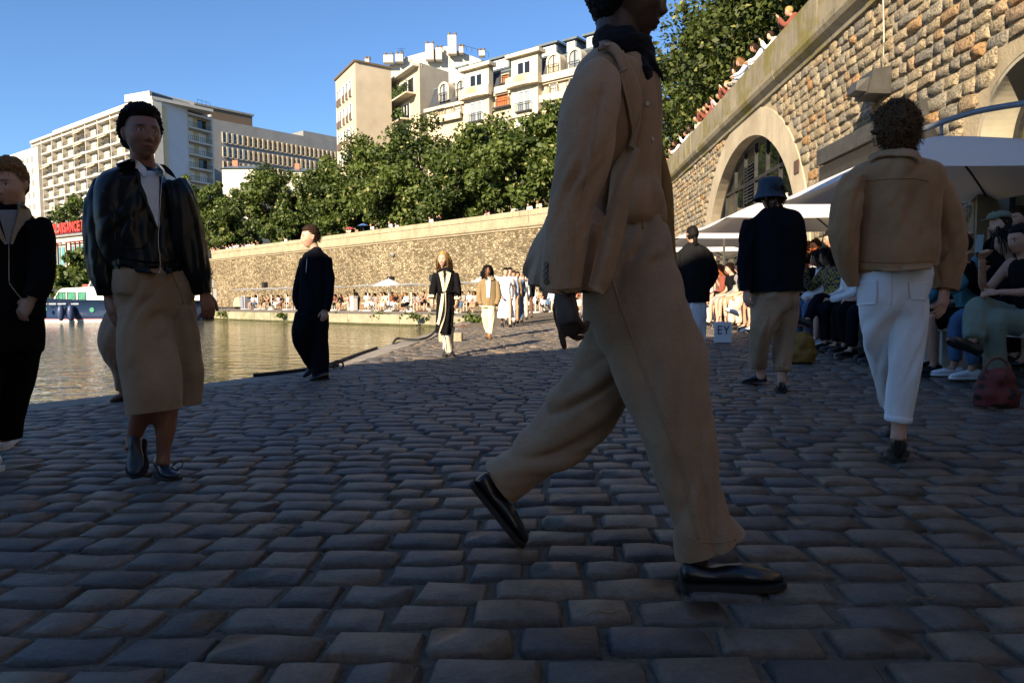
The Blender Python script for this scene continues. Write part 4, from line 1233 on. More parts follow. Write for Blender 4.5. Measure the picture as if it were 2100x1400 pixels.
def tree(base, top, rx, seed, label, group, nleaf=9000, leaf=0.2, low=0.28, mat=None, clusters=60, name='tree'):
    rr = np.random.RandomState(seed)
    base = np.array(base, float); H = top - base[2]
    root = empty(name, base, rr.uniform(0, 6.28), label, 'tree', group)
    root.rotation_euler = (0, 0, 0)
    # trunk and limbs
    tm = MB()
    lean = rr.normal(0, 0.03, 2)
    tr_pts = [(lean[0] * H * t, lean[1] * H * t, H * t * 0.82) for t in (0, 0.08, 0.3, 0.6, 1.0)]
    R = 0.024 * H
    tm.tube(tr_pts, [R * 1.35, R, R * 0.8, R * 0.5, R * 0.1], 9)
    zc = H * (low + (1 - low) / 2); rz = H * (1 - low) / 2
    cen, rad = [], []
    for i in range(clusters):
        d = rr.normal(size=3); d /= np.linalg.norm(d)
        k = rr.uniform(0.35, 0.93)
        taper = 1 - 0.25 * max(0, d[2])
        c = np.array([d[0] * rx * k * taper, d[1] * rx * k * taper, zc + d[2] * rz * k])
        cen.append(c); rad.append(rr.uniform(0.15, 0.31) * rx)
    for i in range(16):
        c = cen[i]
        h0 = np.array([lean[0] * H * 0.5, lean[1] * H * 0.5, H * rr.uniform(low * 0.9, 0.6)])
        mid = (h0 + c) / 2 + np.array([0, 0, -0.05 * H])
        pts = spline(np.array([h0, mid, c]), 6)
        tm.tube(pts, np.linspace(R * 0.42, R * 0.06, 6), 6)
    tm.build('trunk', M_BARK, root, True)
    V, Fq, tone = leaves_np(np.array(cen), np.array(rad), nleaf, leaf, rr)
    me = mesh_np('crown', V, Fq)
    at_ = me.attributes.new('tone', 'FLOAT', 'POINT'); at_.data.foreach_set('value', tone.astype(np.float32))
    obj('crown', me, mat or M_LEAF, root)
    return root
# row behind the far wall: (px, top py, crown radius m, distance behind the wall)
ROW = [(372, 350, 4.2, 7), (438, 362, 4.0, 11), (500, 372, 3.6, 14), (560, 332, 5.0, 6), (630, 395, 4.4, 14), (668, 322, 5.0, 8), (750, 262, 6.0, 9), (812, 330, 5.0, 3.5), (862, 236, 6.0, 11), (935, 300, 4.6, 5), (1005, 218, 5.6, 10), (1075, 255, 4.6, 6), (1128, 205, 4.0, 7), (1180, 185, 4.6, 8), (1255, 150, 4.6, 9), (705, 380, 4.0, 4), (590, 430, 3.2, 3.5), (470, 420, 3.4, 4)]
WORD = ['first', 'second', 'third', 'fourth', 'fifth', 'sixth', 'seventh', 'eighth', 'ninth', 'tenth', 'eleventh', 'twelfth', 'thirteenth', 'fourteenth', 'fifteenth', 'sixteenth', 'seventeenth', 'eighteenth', 'nineteenth', 'twentieth']
def wall_depth(px):
    d = ray(px, 600)
    M = np.array([[d[0], -wdir[0]], [d[1], -wdir[1]]])
    k, s_ = np.linalg.solve(M, W_L)
    return d[1] * k
order = {p[0]: i for i, p in enumerate(sorted(ROW))}
for i, (px_, py_, rx_, back_) in enumerate(ROW):
    Y = wall_depth(px_) + back_
    t = at(px_, py_, Y)
    tree((t[0], t[1], UP_Z), t[2], rx_ * .95, 200 + i, 'green linden in row above the far wall, %s from the left' % WORD[order[px_]], 'lindens above the far wall', nleaf=11200, leaf=0.215, low=0.1, clusters=75, name='linden_tree')
RT = [(9.8, 20, 17.5, 4.6), (10.5, 27, 20, 5.2), (9.6, 34, 19, 4.8), (10.0, 41, 19, 5.0), (13.5, 31, 24, 6.0), (14.5, 44, 24, 6.5), (10.5, 49, 17, 5.0), (18, 24, 23, 6.0)]
for i, (u_, v_, tp, rx_) in enumerate(RT):
    p = uv(u_, v_)
    tree((p[0], p[1], UP_Z), tp, rx_, 300 + i, 'tall dark leafed tree above the right wall, %s in depth' % WORD[i], 'trees above the right wall', nleaf=19000, leaf=0.14, low=0.05, mat=M_LEAF2, clusters=110, name='plane_tree')
for i, (px_, py_, Y, rx_, zb, lab) in enumerate(((150, 405, 84, 4.6, 1.0, 'round tree rising behind the harbour office lettering'), (172, 498, 66, 2.6, FQ_Z, 'bushy tree in front of the harbour office windows'), (128, 570, 64, 1.9, FQ_Z, 'low bush at the foot of the harbour office beside the boat'), (205, 545, 64, 2.6, FQ_Z, 'bush beside boat, behind the leather jacket person'), (60, 470, 95, 6.0, 0.0, 'tree behind the man at left edge'))):
    t = at(px_, py_, Y)
    tree((t[0], t[1], zb), t[2], rx_, 400 + i, lab, None, nleaf=6500, leaf=0.23, low=0.03 if t[2] < 7 else 0.2, clusters=50)
# weeds growing out of the far quay face
def weed(pos, r, seed, label):
    rr = np.random.RandomState(seed)
    n = 90
    C = rr.normal(0, 1, (n, 3)) * np.array([r, r * 0.5, r * 0.5]) + np.array([0, 0, r * 0.35])
    V, Fq, tone = leaves_np(C, np.full(n, 0.05), 260, 0.07, rr)
    me = mesh_np('weed', V, Fq); a_ = me.attributes.new('tone', 'FLOAT', 'POINT'); a_.data.foreach_set('value', np.clip(tone + 0.2, 0, .92).astype(np.float32))
    o = obj('weed', me, M_LEAF, None, pos)
    return tag(o, label, 'plant', 'weeds on the quay edge')
for i, (x, y, r) in enumerate(((415, 648, .5), (455, 646, .45), (470, 652, .3), (575, 648, .3), (690, 650, .3), (732, 656, .3), (788, 652, .42), (838, 652, .4), (852, 651, .32), (887, 652, .3), (776, 648, .2), (965, 653, .45), (978, 655, .25))):
    seg = np.argmin([abs(px_of((q[0], q[1], FQ_Z))[0] - x) for q in FQr])
    q = FQr[seg]
    p = at(x, y, q[1] - 0.15) if x < 940 else onground(x, y + 6)
    weed(p, r * 0.55, 500 + i, 'green weed tuft growing on far quay edge, %s from the left' % WORD[i])
# ================================================================== people: shape tools
TS = bpy.data.scenes.new('workbench')
def remesh(parts, voxel, smooth=3, lam=0.5):
    """unite closed shapes into one continuous surface"""
    V, Fc, b = [], [], 0
    for v, f in parts:
        v = np.asarray(v, float)
        V.append(v); Fc += [[int(i) + b for i in q] for q in f]; b += len(v)
    me = bpy.data.meshes.new('tmp')
    me.from_pydata([tuple(p) for p in np.concatenate(V)], [], Fc)
    o = bpy.data.objects.new('tmp', me); TS.collection.objects.link(o)
    md = o.modifiers.new('r', 'REMESH'); md.mode = 'VOXEL'; md.voxel_size = voxel; md.adaptivity = 0.0
    TS.view_layers[0].update(); dg = TS.view_layers[0].depsgraph
    ev = bpy.data.meshes.new_from_object(o.evaluated_get(dg))
    bpy.data.objects.remove(o); bpy.data.meshes.remove(me)
    n = len(ev.vertices)
    P = np.empty(n * 3); ev.vertices.foreach_get('co', P); P = P.reshape(-1, 3)
    L = np.empty(len(ev.loops), np.int32); ev.loops.foreach_get('vertex_index', L)
    Q = L.reshape(-1, 4)
    E = np.empty(len(ev.edges) * 2, np.int32); ev.edges.foreach_get('vertices', E); E = E.reshape(-1, 2)
    bpy.data.meshes.remove(ev)
    P = lap(P, E, smooth, lam)
    return P, Q
def edges_of(Q):
    E = np.concatenate([Q[:, [0, 1]], Q[:, [1, 2]], Q[:, [2, 3]], Q[:, [3, 0]]])
    E.sort(axis=1)
    return np.unique(E, axis=0)
def lap(P, E, it, lam=0.5):
    n = len(P)
    deg = np.bincount(E.ravel(), minlength=n)[:, None] + 1e-9
    for _ in range(it):
        S = np.stack([np.bincount(E[:, 0], P[E[:, 1], k], n) + np.bincount(E[:, 1], P[E[:, 0], k], n) for k in range(3)], 1)
        P = P + lam * (S / deg - P)
    return P
def vnormals(P, Q):
    fn = np.cross(P[Q[:, 2]] - P[Q[:, 0]], P[Q[:, 3]] - P[Q[:, 1]])
    N = np.stack([sum(np.bincount(Q[:, c], fn[:, k], len(P)) for c in range(4)) for k in range(3)], 1)
    return N / (np.linalg.norm(N, axis=1)[:, None] + 1e-12)
def unit(v):
    v = np.asarray(v, float)
    return v / (np.linalg.norm(v) + 1e-12)
def etube(P, A, ra, rb, n=18):
    """tube with elliptical sections; A = width axis per station"""
    P = np.asarray(P, float); k = len(P)
    T = np.gradient(P, axis=0) if k > 2 else np.repeat([P[-1] - P[0]], k, 0)
    A = np.broadcast_to(np.asarray(A, float), P.shape).copy()
    th = np.linspace(0, 2 * math.pi, n, endpoint=False)
    V = []
    for i in range(k):
        t = unit(T[i]); a = unit(A[i] - t * np.dot(A[i], t)); b = np.cross(t, a)
        V.append(P[i] + np.cos(th)[:, None] * a * ra[i] + np.sin(th)[:, None] * b * rb[i])
    V = np.concatenate(V + [P[:1], P[-1:]])
    Fc = [(i * n + j, i * n + (j + 1) % n, (i + 1) * n + (j + 1) % n, (i + 1) * n + j) for i in range(k - 1) for j in range(n)]
    c0, c1 = k * n, k * n + 1
    Fc += [(c0, (j + 1) % n, j) for j in range(n)] + [(c1, (k - 1) * n + j, (k - 1) * n + (j + 1) % n) for j in range(n)]
    return V, Fc
def rtube(P, r, n=12, sub=1, ratio=1.0, A=None):
    P = np.asarray(P, float); r = np.asarray(r, float) if not np.isscalar(r) else np.full(len(P), r)
    if sub > 1:
        m_ = (len(P) - 1) * sub + 1
        P2 = spline(P, m_); r = np.interp(np.linspace(0, len(r) - 1, m_), np.arange(len(r)), r); P = P2
    if A is None:
        t = unit(P[-1] - P[0]); A = np.cross(t, [0.3, 0.9, 0.2] if abs(t[1]) < 0.8 else [1, 0, 0])
    return etube(P, A, r, r * ratio, n)
def ptube(st, Y0, sub=4, n=22):
    """tube traced in the photo: stations (px, py, half width px, depth offset m, depth ratio)"""
    S = np.array([list(q) + [0.0, 0.85][len(q) - 3:] for q in st], float)
    m_ = (len(S) - 1) * sub + 1
    S = spline(S, m_)
    P = np.array([at(q[0], q[1], Y0 + q[3]) for q in S])
    ra = np.array([max(q[2], 0.5) * (Y0 + q[3]) / F_PX for q in S])
    rb = ra * S[:, 4]
    T = np.gradient(P, axis=0)
    A = np.array([np.cross(T[i], P[i] - CAMP) for i in range(len(P))])
    return etube(P, A, ra, rb, n), P
def limb_coords(P, lines):
    """for each vertex: arc length on the nearest limb line and unit radial direction"""
    best = np.full(len(P), 1e9); tt = np.zeros(len(P)); rad = np.zeros_like(P); lid = np.zeros(len(P), int); axl = np.zeros(len(P))
    for li, L in enumerate(lines):
        L = np.asarray(L); s_ = np.concatenate([[0], np.cumsum(np.linalg.norm(np.diff(L, axis=0), axis=1))])
        for i in range(len(L) - 1):
            a, b = L[i], L[i + 1]; d = b - a; q = np.clip(((P - a) @ d) / (d @ d + 1e-12), 0, 1)
            r = P - (a + q[:, None] * d); dist = np.linalg.norm(r, axis=1)
            m_ = dist < best
            best[m_] = dist[m_]; tt[m_] = s_[i] + q[m_] * (s_[i + 1] - s_[i]); rad[m_] = r[m_] / (dist[m_, None] + 1e-9); lid[m_] = li; axl[m_] = np.abs(rad[m_] @ (d / (np.linalg.norm(d) + 1e-12)))
    return tt, rad, lid, axl
def folds(P, Q, lines, specs, seed):
    """specs: (amplitude m, frequency along limb 1/m, frequency around, slant, centre m or None, width m)"""
    if not specs: return P
    N = vnormals(P, Q)
    t, rad, lid, axl = limb_coords(P, lines)
    D = np.zeros(len(P))
    for k, (amp, ft, fa, slant, c, w) in enumerate(specs):
        ph = rad * fa
        x = np.stack([t * ft + .55 * slant * rad[:, 0] + lid * 7.3 + seed, ph[:, 0] + ph[:, 1] * 0.6 + 3.1 * k, ph[:, 2] + ph[:, 1] * 0.8 + seed * 1.7], 1)
        d = np.abs(vnoise(x, seed + k)) * 2 - 0.55
        if c is not None: d = d * np.exp(-((t - c) / w) ** 2)
        D += amp * d
    D *= (0.45 + 0.75 * sstep(vnoise(P * 4.5 + seed, seed + 77), -0.35, 0.5)) * (1 - np.clip(axl * 1.3, 0, 1) ** 2)
    return P + N * D[:, None]
def np_obj(name, P, Q, mat, parent, col=None, smooth=True):
    loc = np.array(parent.matrix_basis.translation) if parent.parent is None else np.array(parent.parent.matrix_basis.translation)
    me = mesh_np(name, P - loc, Q, smooth)
    if col is not None:
        a = me.color_attributes.new('Col', 'FLOAT_COLOR', 'POINT')
        a.data.foreach_set('color', np.concatenate([col, np.ones((len(col), 1))], 1).astype(np.float32).ravel())
    return obj(name, me, mat, parent)
def hem_cut(P, Q, end, T, rad, vox):
    """open a garment with a clean edge at a hem plane"""
    rel = P - end; d = rel @ T
    near = np.linalg.norm(rel - d[:, None] * T, axis=1) < rad * 1.7
    near &= d < .12
    h = vox * 1.3
    sn = near & (d > -.25 * vox) & (d < h)
    P = P.copy(); P[sn] -= d[sn, None] * T
    kill = near & (d >= h)
    keep = ~kill[Q].any(axis=1)
    flat = sn[Q].all(axis=1)
    Q = Q[keep & ~flat]
    used = np.zeros(len(P), bool); used[Q.ravel()] = True
    idx = np.cumsum(used) - 1
    return P[used], idx[Q]
def bvh_of(P, Q):
    return BVHTree.FromPolygons([tuple(p) for p in P], [tuple(map(int, q)) for q in Q])
def hit(bvh, px, py, Yd):
    d = ray(px, py); l = np.linalg.norm(d)
    loc, nor, idx, dist = bvh.ray_cast(Vector(CAMP), Vector(d / l))
    if loc is None:
        p = at(px, py, Yd); q = bvh.find_nearest(Vector(p))
        if q[0] is not None: return np.array(p) * 1.0, np.array(-unit(d))
        return p, -unit(d)
    n = np.array(nor)
    if n @ d > 0: n = -n
    return np.array(loc), n
def strip(name, Apx, Bpx, bvh, Y0, mat, parent, nu=16, nv=6, off=0.004, thick=0.004, follow=True, smooth=True, bulge=0.0):
    """a piece of cloth laid over a garment between two photo polylines"""
    A_ = poly_resample2(Apx, nu); B_ = poly_resample2(Bpx, nu)
    F0, F1 = [], []
    for i in range(nu):
        for j in range(nv):
            w = j / (nv - 1)
            q = A_[i] * (1 - w) + B_[i] * w
            if bvh is not None:
                p, n_ = hit(bvh, q[0], q[1], Y0)
            else:
                p = at(q[0], q[1], Y0); n_ = -unit(ray(q[0], q[1]))
            o_ = off + bulge * math.sin(math.pi * w)
            F0.append(p + n_ * o_); F1.append(p + n_ * (o_ + thick))
    F0, F1 = np.array(F0), np.array(F1)
    G0, G1 = F0.copy(), F1.copy()
    for _ in range(2):     # relax small jumps along the strip
        for G in (F0, F1):
            g = G.reshape(nu, nv, 3)
            g[1:-1] = g[1:-1] * 0.6 + (g[:-2] + g[2:]) * 0.2
    V = np.concatenate([F0, F1]); m_ = nu * nv
    Fc = []
    for i in range(nu - 1):
        for j in range(nv - 1):
            a = i * nv + j
            Fc.append((m_ + a, m_ + a + 1, m_ + a + nv + 1, m_ + a + nv)); Fc.append((a, a + nv, a + nv + 1, a + 1))
    for i in range(nu - 1):
        for j in (0, nv - 1):
            a = i * nv + j; Fc.append((a, a + nv, m_ + a + nv, m_ + a))
    for j in range(nv - 1):
        for i in (0, nu - 1):
            a = i * nv + j; Fc.append((a, a + 1, m_ + a + 1, m_ + a))
    return np_obj(name, V, np.array(Fc), mat, parent, smooth=smooth)
def poly_resample2(P, n):
    P = np.asarray(P, float)
    if len(P) > 2: P = spline(P, (len(P) - 1) * 8 + 1)
    d = np.concatenate([[0], np.cumsum(np.linalg.norm(np.diff(P, axis=0), axis=1))])
    t = np.linspace(0, d[-1], n)
    return np.stack([np.interp(t, d, P[:, k]) for k in range(P.shape[1])], 1)
def button(name, px, py, bvh, Y0, r, mat, parent):
    p, n = hit(bvh, px, py, Y0)
    a = unit(np.cross(n, [0.2, 0.1, 1])); b = np.cross(n, a)
    th = np.linspace(0, 2 * math.pi, 12, endpoint=False)
    V = []
    for rr_, h_ in ((1.0, 0.0), (1.0, 0.003), (0.8, 0.0042), (0.55, 0.0032)):
        V += [p + n * (h_ + 0.001) + (np.cos(t) * a + np.sin(t) * b) * r * rr_ for t in th]
    Fc = [(k * 12 + j, k * 12 + (j + 1) % 12, (k + 1) * 12 + (j + 1) % 12, (k + 1) * 12 + j) for k in range(3) for j in range(12)] + [tuple(36 + j for j in range(12))]
    return np_obj(name, np.array(V), Fc, mat, parent)
def cord(name, pxs, bvh, Y0, r, mat, parent, off=0.003, n=24):
    pts = poly_resample2(pxs, n)
    P = []
    for q in pts:
        p, nn = hit(bvh, q[0], q[1], Y0) if bvh is not None else (at(q[0], q[1], Y0), np.zeros(3))
        P.append(p + nn * off)
    V, Fc = tube_np(np.array(P), r, 6)
    return np_obj(name, V, Fc, mat, parent)

# ------------------------------------------------------------------ head, hands, shoes
def head_np(nl=110, nz=84, male=True):
    u_ = np.linspace(0, 2 * math.pi, nl, endpoint=False); w = np.linspace(0.0, math.pi, nz)
    U, W = np.meshgrid(u_, w)
    d = np.stack([np.sin(W) * np.cos(U), np.sin(W) * np.sin(U), np.cos(W)], -1).reshape(-1, 3)
    return d
def gau(x, z, x0, z0, sx, sz): return np.exp(-((x - x0) / sx) ** 2 - ((z - z0) / sz) ** 2)
def head_shape(d, male=True, lips=1.0, nose=1.0, k=0.0):
    """unit directions -> head surface (x right, y forward, z up, eyes at z=0)"""
    x, y, z = d[:, 0], d[:, 1], d[:, 2]
    X = 0.075 * np.sign(x) * np.abs(x) ** 0.92; Y = 0.096 * y; Z = 0.120 * z
    t = np.clip(-z, 0, 1)
    X = X * (1 - 0.10 * t - (0.20 if male else 0.26) * t ** 2)
    Y = np.where(y < 0, Y * (1 - 0.5 * t), Y * (1 - 0.04 * t))
    Y = Y - 0.010 * np.clip(z, 0, 1) * (y < 0.3) - 0.006 * np.clip(z, 0, 1)
    Y = Y + np.where(y > 0, 0.012 * t * t, 0.012 * t)
    fr = sstep(y, 0.12, 0.5)
    ax = np.abs(X)
    f = 0
    f = f + 0.0125 * nose * gau(X, Z, 0, -0.010, 0.0085, 0.020) + 0.0215 * nose * gau(X, Z, 0, -0.037, 0.0105, 0.0125) + 0.009 * nose * gau(ax, Z, 0.0125, -0.044, 0.0075, 0.0075)
    f = f - 0.004 * gau(X, Z, 0, -0.057, 0.016, 0.006)
    f = f + lips * (0.0075 * gau(X, Z, 0, -0.0675, 0.019, 0.0055) + 0.0085 * gau(X, Z, 0, -0.081, 0.0165, 0.0058)) - 0.004 * gau(X, Z, 0, -0.0745, 0.021, 0.0024)
    f = f + (0.009 if male else 0.006) * gau(X, Z, 0, -0.106, 0.02, 0.012) - 0.004 * gau(X, Z, 0, -0.0925, 0.016, 0.005)
    f = f - 0.0125 * gau(ax, Z, 0.031, 0.003, 0.0165, 0.0105) + 0.0065 * gau(ax, Z, 0.0315, 0.0, 0.0115, 0.0065)
    f = f + (0.0065 if male else 0.0035) * gau(ax, Z, 0.03, 0.0205, 0.02, 0.0065)
    f = f + 0.006 * gau(ax, Z, 0.046, -0.030, 0.017, 0.018) - 0.005 * gau(ax, Z, 0.05, -0.07, 0.014, 0.02)
    Y = Y + f * fr
    P = np.stack([X, Y, Z], 1)
    if k: P = P + d * k
    return P
def head_cols(P, skin, brow=(0.02, 0.015, 0.01), lip=None, beard=None):
    """true colours of a face: eyes, brows, lips, stubble"""
    skin = np.array(skin, float); C = np.repeat(skin[None], len(P), 0)
    X, Y, Z = P[:, 0], P[:, 1], P[:, 2]; ax = np.abs(X); fr = (Y > 0.045)
    def mixc(w, c):
        nonlocal C
        w = (w * fr)[:, None]; C = C * (1 - w) + np.array(c) * w
    lipc = np.array(lip) if lip is not None else skin * np.array([0.85, 0.6, 0.6])
    mixc(np.clip(1.3 * gau(X, Z, 0, -0.0745, 0.021, 0.010) ** 2, 0, 0.85), lipc)
    if beard is not None:
        w = sstep(-Z, 0.05, 0.075) * (1 - np.clip(1.4 * gau(X, Z, 0, -0.0745, 0.02, 0.009), 0, 1))
        C = C * (1 - 0.65 * w[:, None]) + np.array(beard) * 0.65 * w[:, None]
    mixc(np.clip(1.5 * gau(ax, Z, 0.031, 0.0215, 0.019, 0.0036), 0, 0.9), brow)
    e = ((ax - 0.0315) / 0.0135) ** 2 + ((Z + 0.0005) / 0.0055) ** 2
    mixc((e < 1.35) * 0.75, brow); mixc((e < 0.85) * 1.0, tuple(np.minimum(np.array([0.5, 0.47, 0.43]), skin * 2.2 + 0.09)))
    mixc((((ax - 0.0315) / 0.0058) ** 2 + (Z / 0.0058) ** 2 < 1) * (e < 0.95) * 1.0, (0.02, 0.015, 0.012))
    return C
def rot_z(a): c, s_ = math.cos(a), math.sin(a); return np.array([[c, -s_, 0], [s_, c, 0], [0, 0, 1]])
def rot_x(a): c, s_ = math.cos(a), math.sin(a); return np.array([[1, 0, 0], [0, c, -s_], [0, s_, c]])
def rot_y(a): c, s_ = math.cos(a), math.sin(a); return np.array([[c, 0, s_], [0, 1, 0], [-s_, 0, c]])
def head_R(yaw, pitch=0.0, roll=0.0):
    """yaw 0 looks at the camera, +90 to the right of the picture, 180 away"""
    return rot_z(math.pi + math.radians(yaw)) @ rot_x(math.radians(pitch)) @ rot_y(math.radians(roll))
def grid_faces(nl, nz):
    Fc = [(i * nl + j, (i + 1) * nl + j, (i + 1) * nl + (j + 1) % nl, i * nl + (j + 1) % nl) for i in range(nz - 1) for j in range(nl)]
    return Fc
def make_head(pos, R, sc, neck_to, voxel, skin, male=True, lips=1.0, nose=1.0, brow=(0.02, 0.015, 0.01), beard=None, neck_r=0.056, lip=None):
    """head, ears and neck as one surface; returns P, Q, colours"""
    nl, nz = (110, 84) if voxel < 0.006 else (48, 36)
    d = head_np(nl, nz)
    P = head_shape(d, male, lips, nose)
    parts = [(P, grid_faces(nl, nz))]
    for sg in (-1, 1):
        E = [(sg * 0.069, -0.012, -0.030), (sg * 0.077, -0.016, -0.018), (sg * 0.081, -0.020, 0.0), (sg * 0.082, -0.020, 0.016), (sg * 0.074, -0.014, 0.028)]
        parts.append(etube(np.array(E), np.array([0.25 * sg, 1.0, 0]), [0.008, 0.012, 0.016, 0.017, 0.010], [0.006, 0.006, 0.006, 0.006, 0.006], 10))
    nk = R.T @ (np.asarray(neck_to) - pos) / sc
    npts = spline(np.array([(0, -0.022, -0.03), (0, -0.024, -0.075), (nk * 0.5 + np.array([0, -0.016, -0.05])), nk]), 10)
    parts.append(etube(npts, np.array([1.0, 0, 0]), np.linspace(neck_r * 0.98, neck_r * 1.12, 10), np.linspace(neck_r * 1.0, neck_r * 1.1, 10), 18))
    P, Q = remesh(parts, voxel / sc, 2 if voxel < 0.006 else 1)
    C = head_cols(P, skin, brow, lip, beard)
    return (P * sc) @ R.T + pos, Q, C
def hand_parts(w, d, nrm, side, sc=1.0, curl=(0.35, 0.4, 0.45, 0.5), thumb=0.5, spread=0.06, fr=0.0088):
    """w wrist, d towards the fingers, nrm out of the back of the hand; side +1/-1 puts the thumb"""
    d = unit(d); nrm = unit(nrm - d * np.dot(nrm, d)); lat = np.cross(d, nrm) * side
    parts = []
    pal = [w - d * 0.05 * sc, w, w + d * 0.03 * sc, w + d * 0.065 * sc, w + d * 0.092 * sc]
    parts.append(etube(np.array(pal), lat, np.array([0.027, 0.026, 0.036, 0.042, 0.038]) * sc, np.array([0.021, 0.019, 0.017, 0.015, 0.011]) * sc, 16))
    for f in range(4):
        off = (0.030 - 0.0198 * f) * sc
        L = [0.074, 0.082, 0.077, 0.060][f] * sc
        base = w + d * (0.084 - 0.004 * abs(f - 1)) * sc + lat * off
        dd = unit(d + lat * spread * (1.5 - f) * 0.6); c = curl[f]
        pts = [base - dd * 0.01 * sc, base]; ang = 0.0
        for sgm, k in ((0.45, 0.6), (0.31, 1.0), (0.24, 0.8)):
            ang += c * k
            pts.append(pts[-1] + (dd * math.cos(ang) - nrm * math.sin(ang)) * L * sgm)
        parts.append(rtube(np.array(pts), np.array([fr * 1.1, fr * 1.08, fr, fr * 0.95, fr * 0.75]) * sc, 10, 2))
    tb = w + d * 0.022 * sc + lat * 0.026 * sc
    t1 = unit(d * 0.75 + lat * 0.6 - nrm * 0.35 * thumb); t2 = unit(d * 0.95 + lat * 0.2 - nrm * 0.45 * thumb)
    parts.append(rtube(np.array([tb - t1 * 0.012 * sc, tb + t1 * 0.02 * sc, tb + t1 * 0.045 * sc, tb + t1 * 0.045 * sc + t2 * 0.03 * sc, tb + t1 * 0.045 * sc + t2 * 0.05 * sc]), np.array([0.014, 0.014, 0.011, 0.0105, 0.008]) * sc, 10, 2))
    return parts
def shoe_np(heel, toe, up, width=0.046, height=0.062, open_h=0.085, sole=0.016, kind='derby'):
    """returns upper (V,F) and sole (V,F); heel and toe are the ends of the sole line"""
    heel, toe = np.asarray(heel, float), np.asarray(toe, float)
    L = np.linalg.norm(toe - heel); f = (toe - heel) / L
    up = unit(np.asarray(up, float) - f * np.dot(up, f)); lat = np.cross(f, up)
    ts = np.array([0.0, 0.03, 0.1, 0.2, 0.32, 0.45, 0.6, 0.75, 0.88, 0.96, 1.0])
    wd = np.array([0.45, 0.68, 0.74, 0.72, 0.70, 0.78, 0.95, 1.0, 0.84, 0.58, 0.30]) * width
    if kind == 'loafer': top = np.array([0.75, 0.98, 0.95, 0.80, 0.66, 0.78, 0.80, 0.66, 0.52, 0.42, 0.30]) * height
    elif kind == 'boot': top = np.array([1.45, 1.6, 1.65, 1.62, 1.5, 1.15, 0.92, 0.74, 0.62, 0.5, 0.34]) * height
    elif kind == 'sandal': top = np.array([0.28, 0.34, 0.34, 0.34, 0.34, 0.34, 0.34, 0.34, 0.34, 0.3, 0.25]) * height
    else: top = np.array([0.95, 1.15, 1.22, 1.22, 1.2, 1.1, 0.9, 0.72, 0.6, 0.48, 0.32]) * height
    n = 16; th = np.linspace(0, 2 * math.pi, n, endpoint=False)
    V = []
    for t, w_, h_ in zip(ts, wd, top):
        c = heel + f * L * t
        for a in th:
            x = math.cos(a) * w_ * (1 if math.sin(a) < 0.3 else 0.92)
            zz = (math.sin(a) * 0.5 + 0.5)
            zz = zz ** 0.8 * h_
            sq = 1 - 0.32 * (zz / h_) ** 2
            V.append(c + lat * x * sq + up * (zz + sole))
    k = len(ts)
    Fc = [(i * n + j, i * n + (j + 1) % n, (i + 1) * n + (j + 1) % n, (i + 1) * n + j) for i in range(k - 1) for j in range(n)] + [tuple(range(n))[::-1], tuple((k - 1) * n + j for j in range(n))]
    S = []
    for dz in (0.0, sole + 0.004):
        for sg in (1, -1):
            for t, w_ in zip(ts[::sg], wd[::sg]):
                S.append(heel + f * (L * t + (t - 0.4) * 0.008) + lat * (w_ + 0.004) * sg + up * dz)
    m_ = 2 * k
    SF = [tuple(range(m_))[::-1], tuple(range(m_, 2 * m_))] + [(i, (i + 1) % m_, m_ + (i + 1) % m_, m_ + i) for i in range(m_)]
    return (np.array(V), Fc), (np.array(S), SF)
def add_shoe(parent, heel, toe, up, mat, sole_mat, **kw):
    (V, Fc), (S, SF) = shoe_np(heel, toe, up, **kw)
    sole_h = kw.get('sole', 0.016)
    P, Q = remesh([(V, Fc)], 0.007, 3)
    o = np_obj('shoe', P, Q, mat, parent)
    np_obj('sole', S, SF, sole_mat, o, smooth=False)
    return o

# ------------------------------------------------------------------ hair
def scalp_mask(d, front=0.5, back=-0.5, side=0.0):
    th = back + (front - back) * sstep(d[:, 1], -0.35, 0.55)
    th = th + side * sstep(np.abs(d[:, 0]), 0.6, 0.95)
    return d[:, 2] - th
def hair_shell(pos, R, sc, thick, seed, front=0.5, back=-0.5, rough=0.004, freq=90.0, male=True, nl=120, nz=90, lift=0.0, low_amp=0.0, side=0.0):
    d = head_np(nl, nz)
    m_ = scalp_mask(d, front, back, side)
    w = sstep(m_, -0.06, 0.16)
    base = head_shape(d, male, k=0.0)
    nn = d
    k = -0.012 * (1 - sstep(m_, -0.12, 0.0)) + thick * w + lift * w * np.clip(d[:, 2], 0, 1)
    k = k + w * rough * (np.abs(fbm(d * freq * 0.11, seed, 3)) * 1.5 - 0.4) + w * low_amp * fbm(d * 3.0, seed + 5, 2)
    k = k + w * rough * 0.8 * vnoise(d * freq, seed + 9)
    P = base + nn * k[:, None]
    return (P * sc) @ R.T + pos, grid_faces(nl, nz)
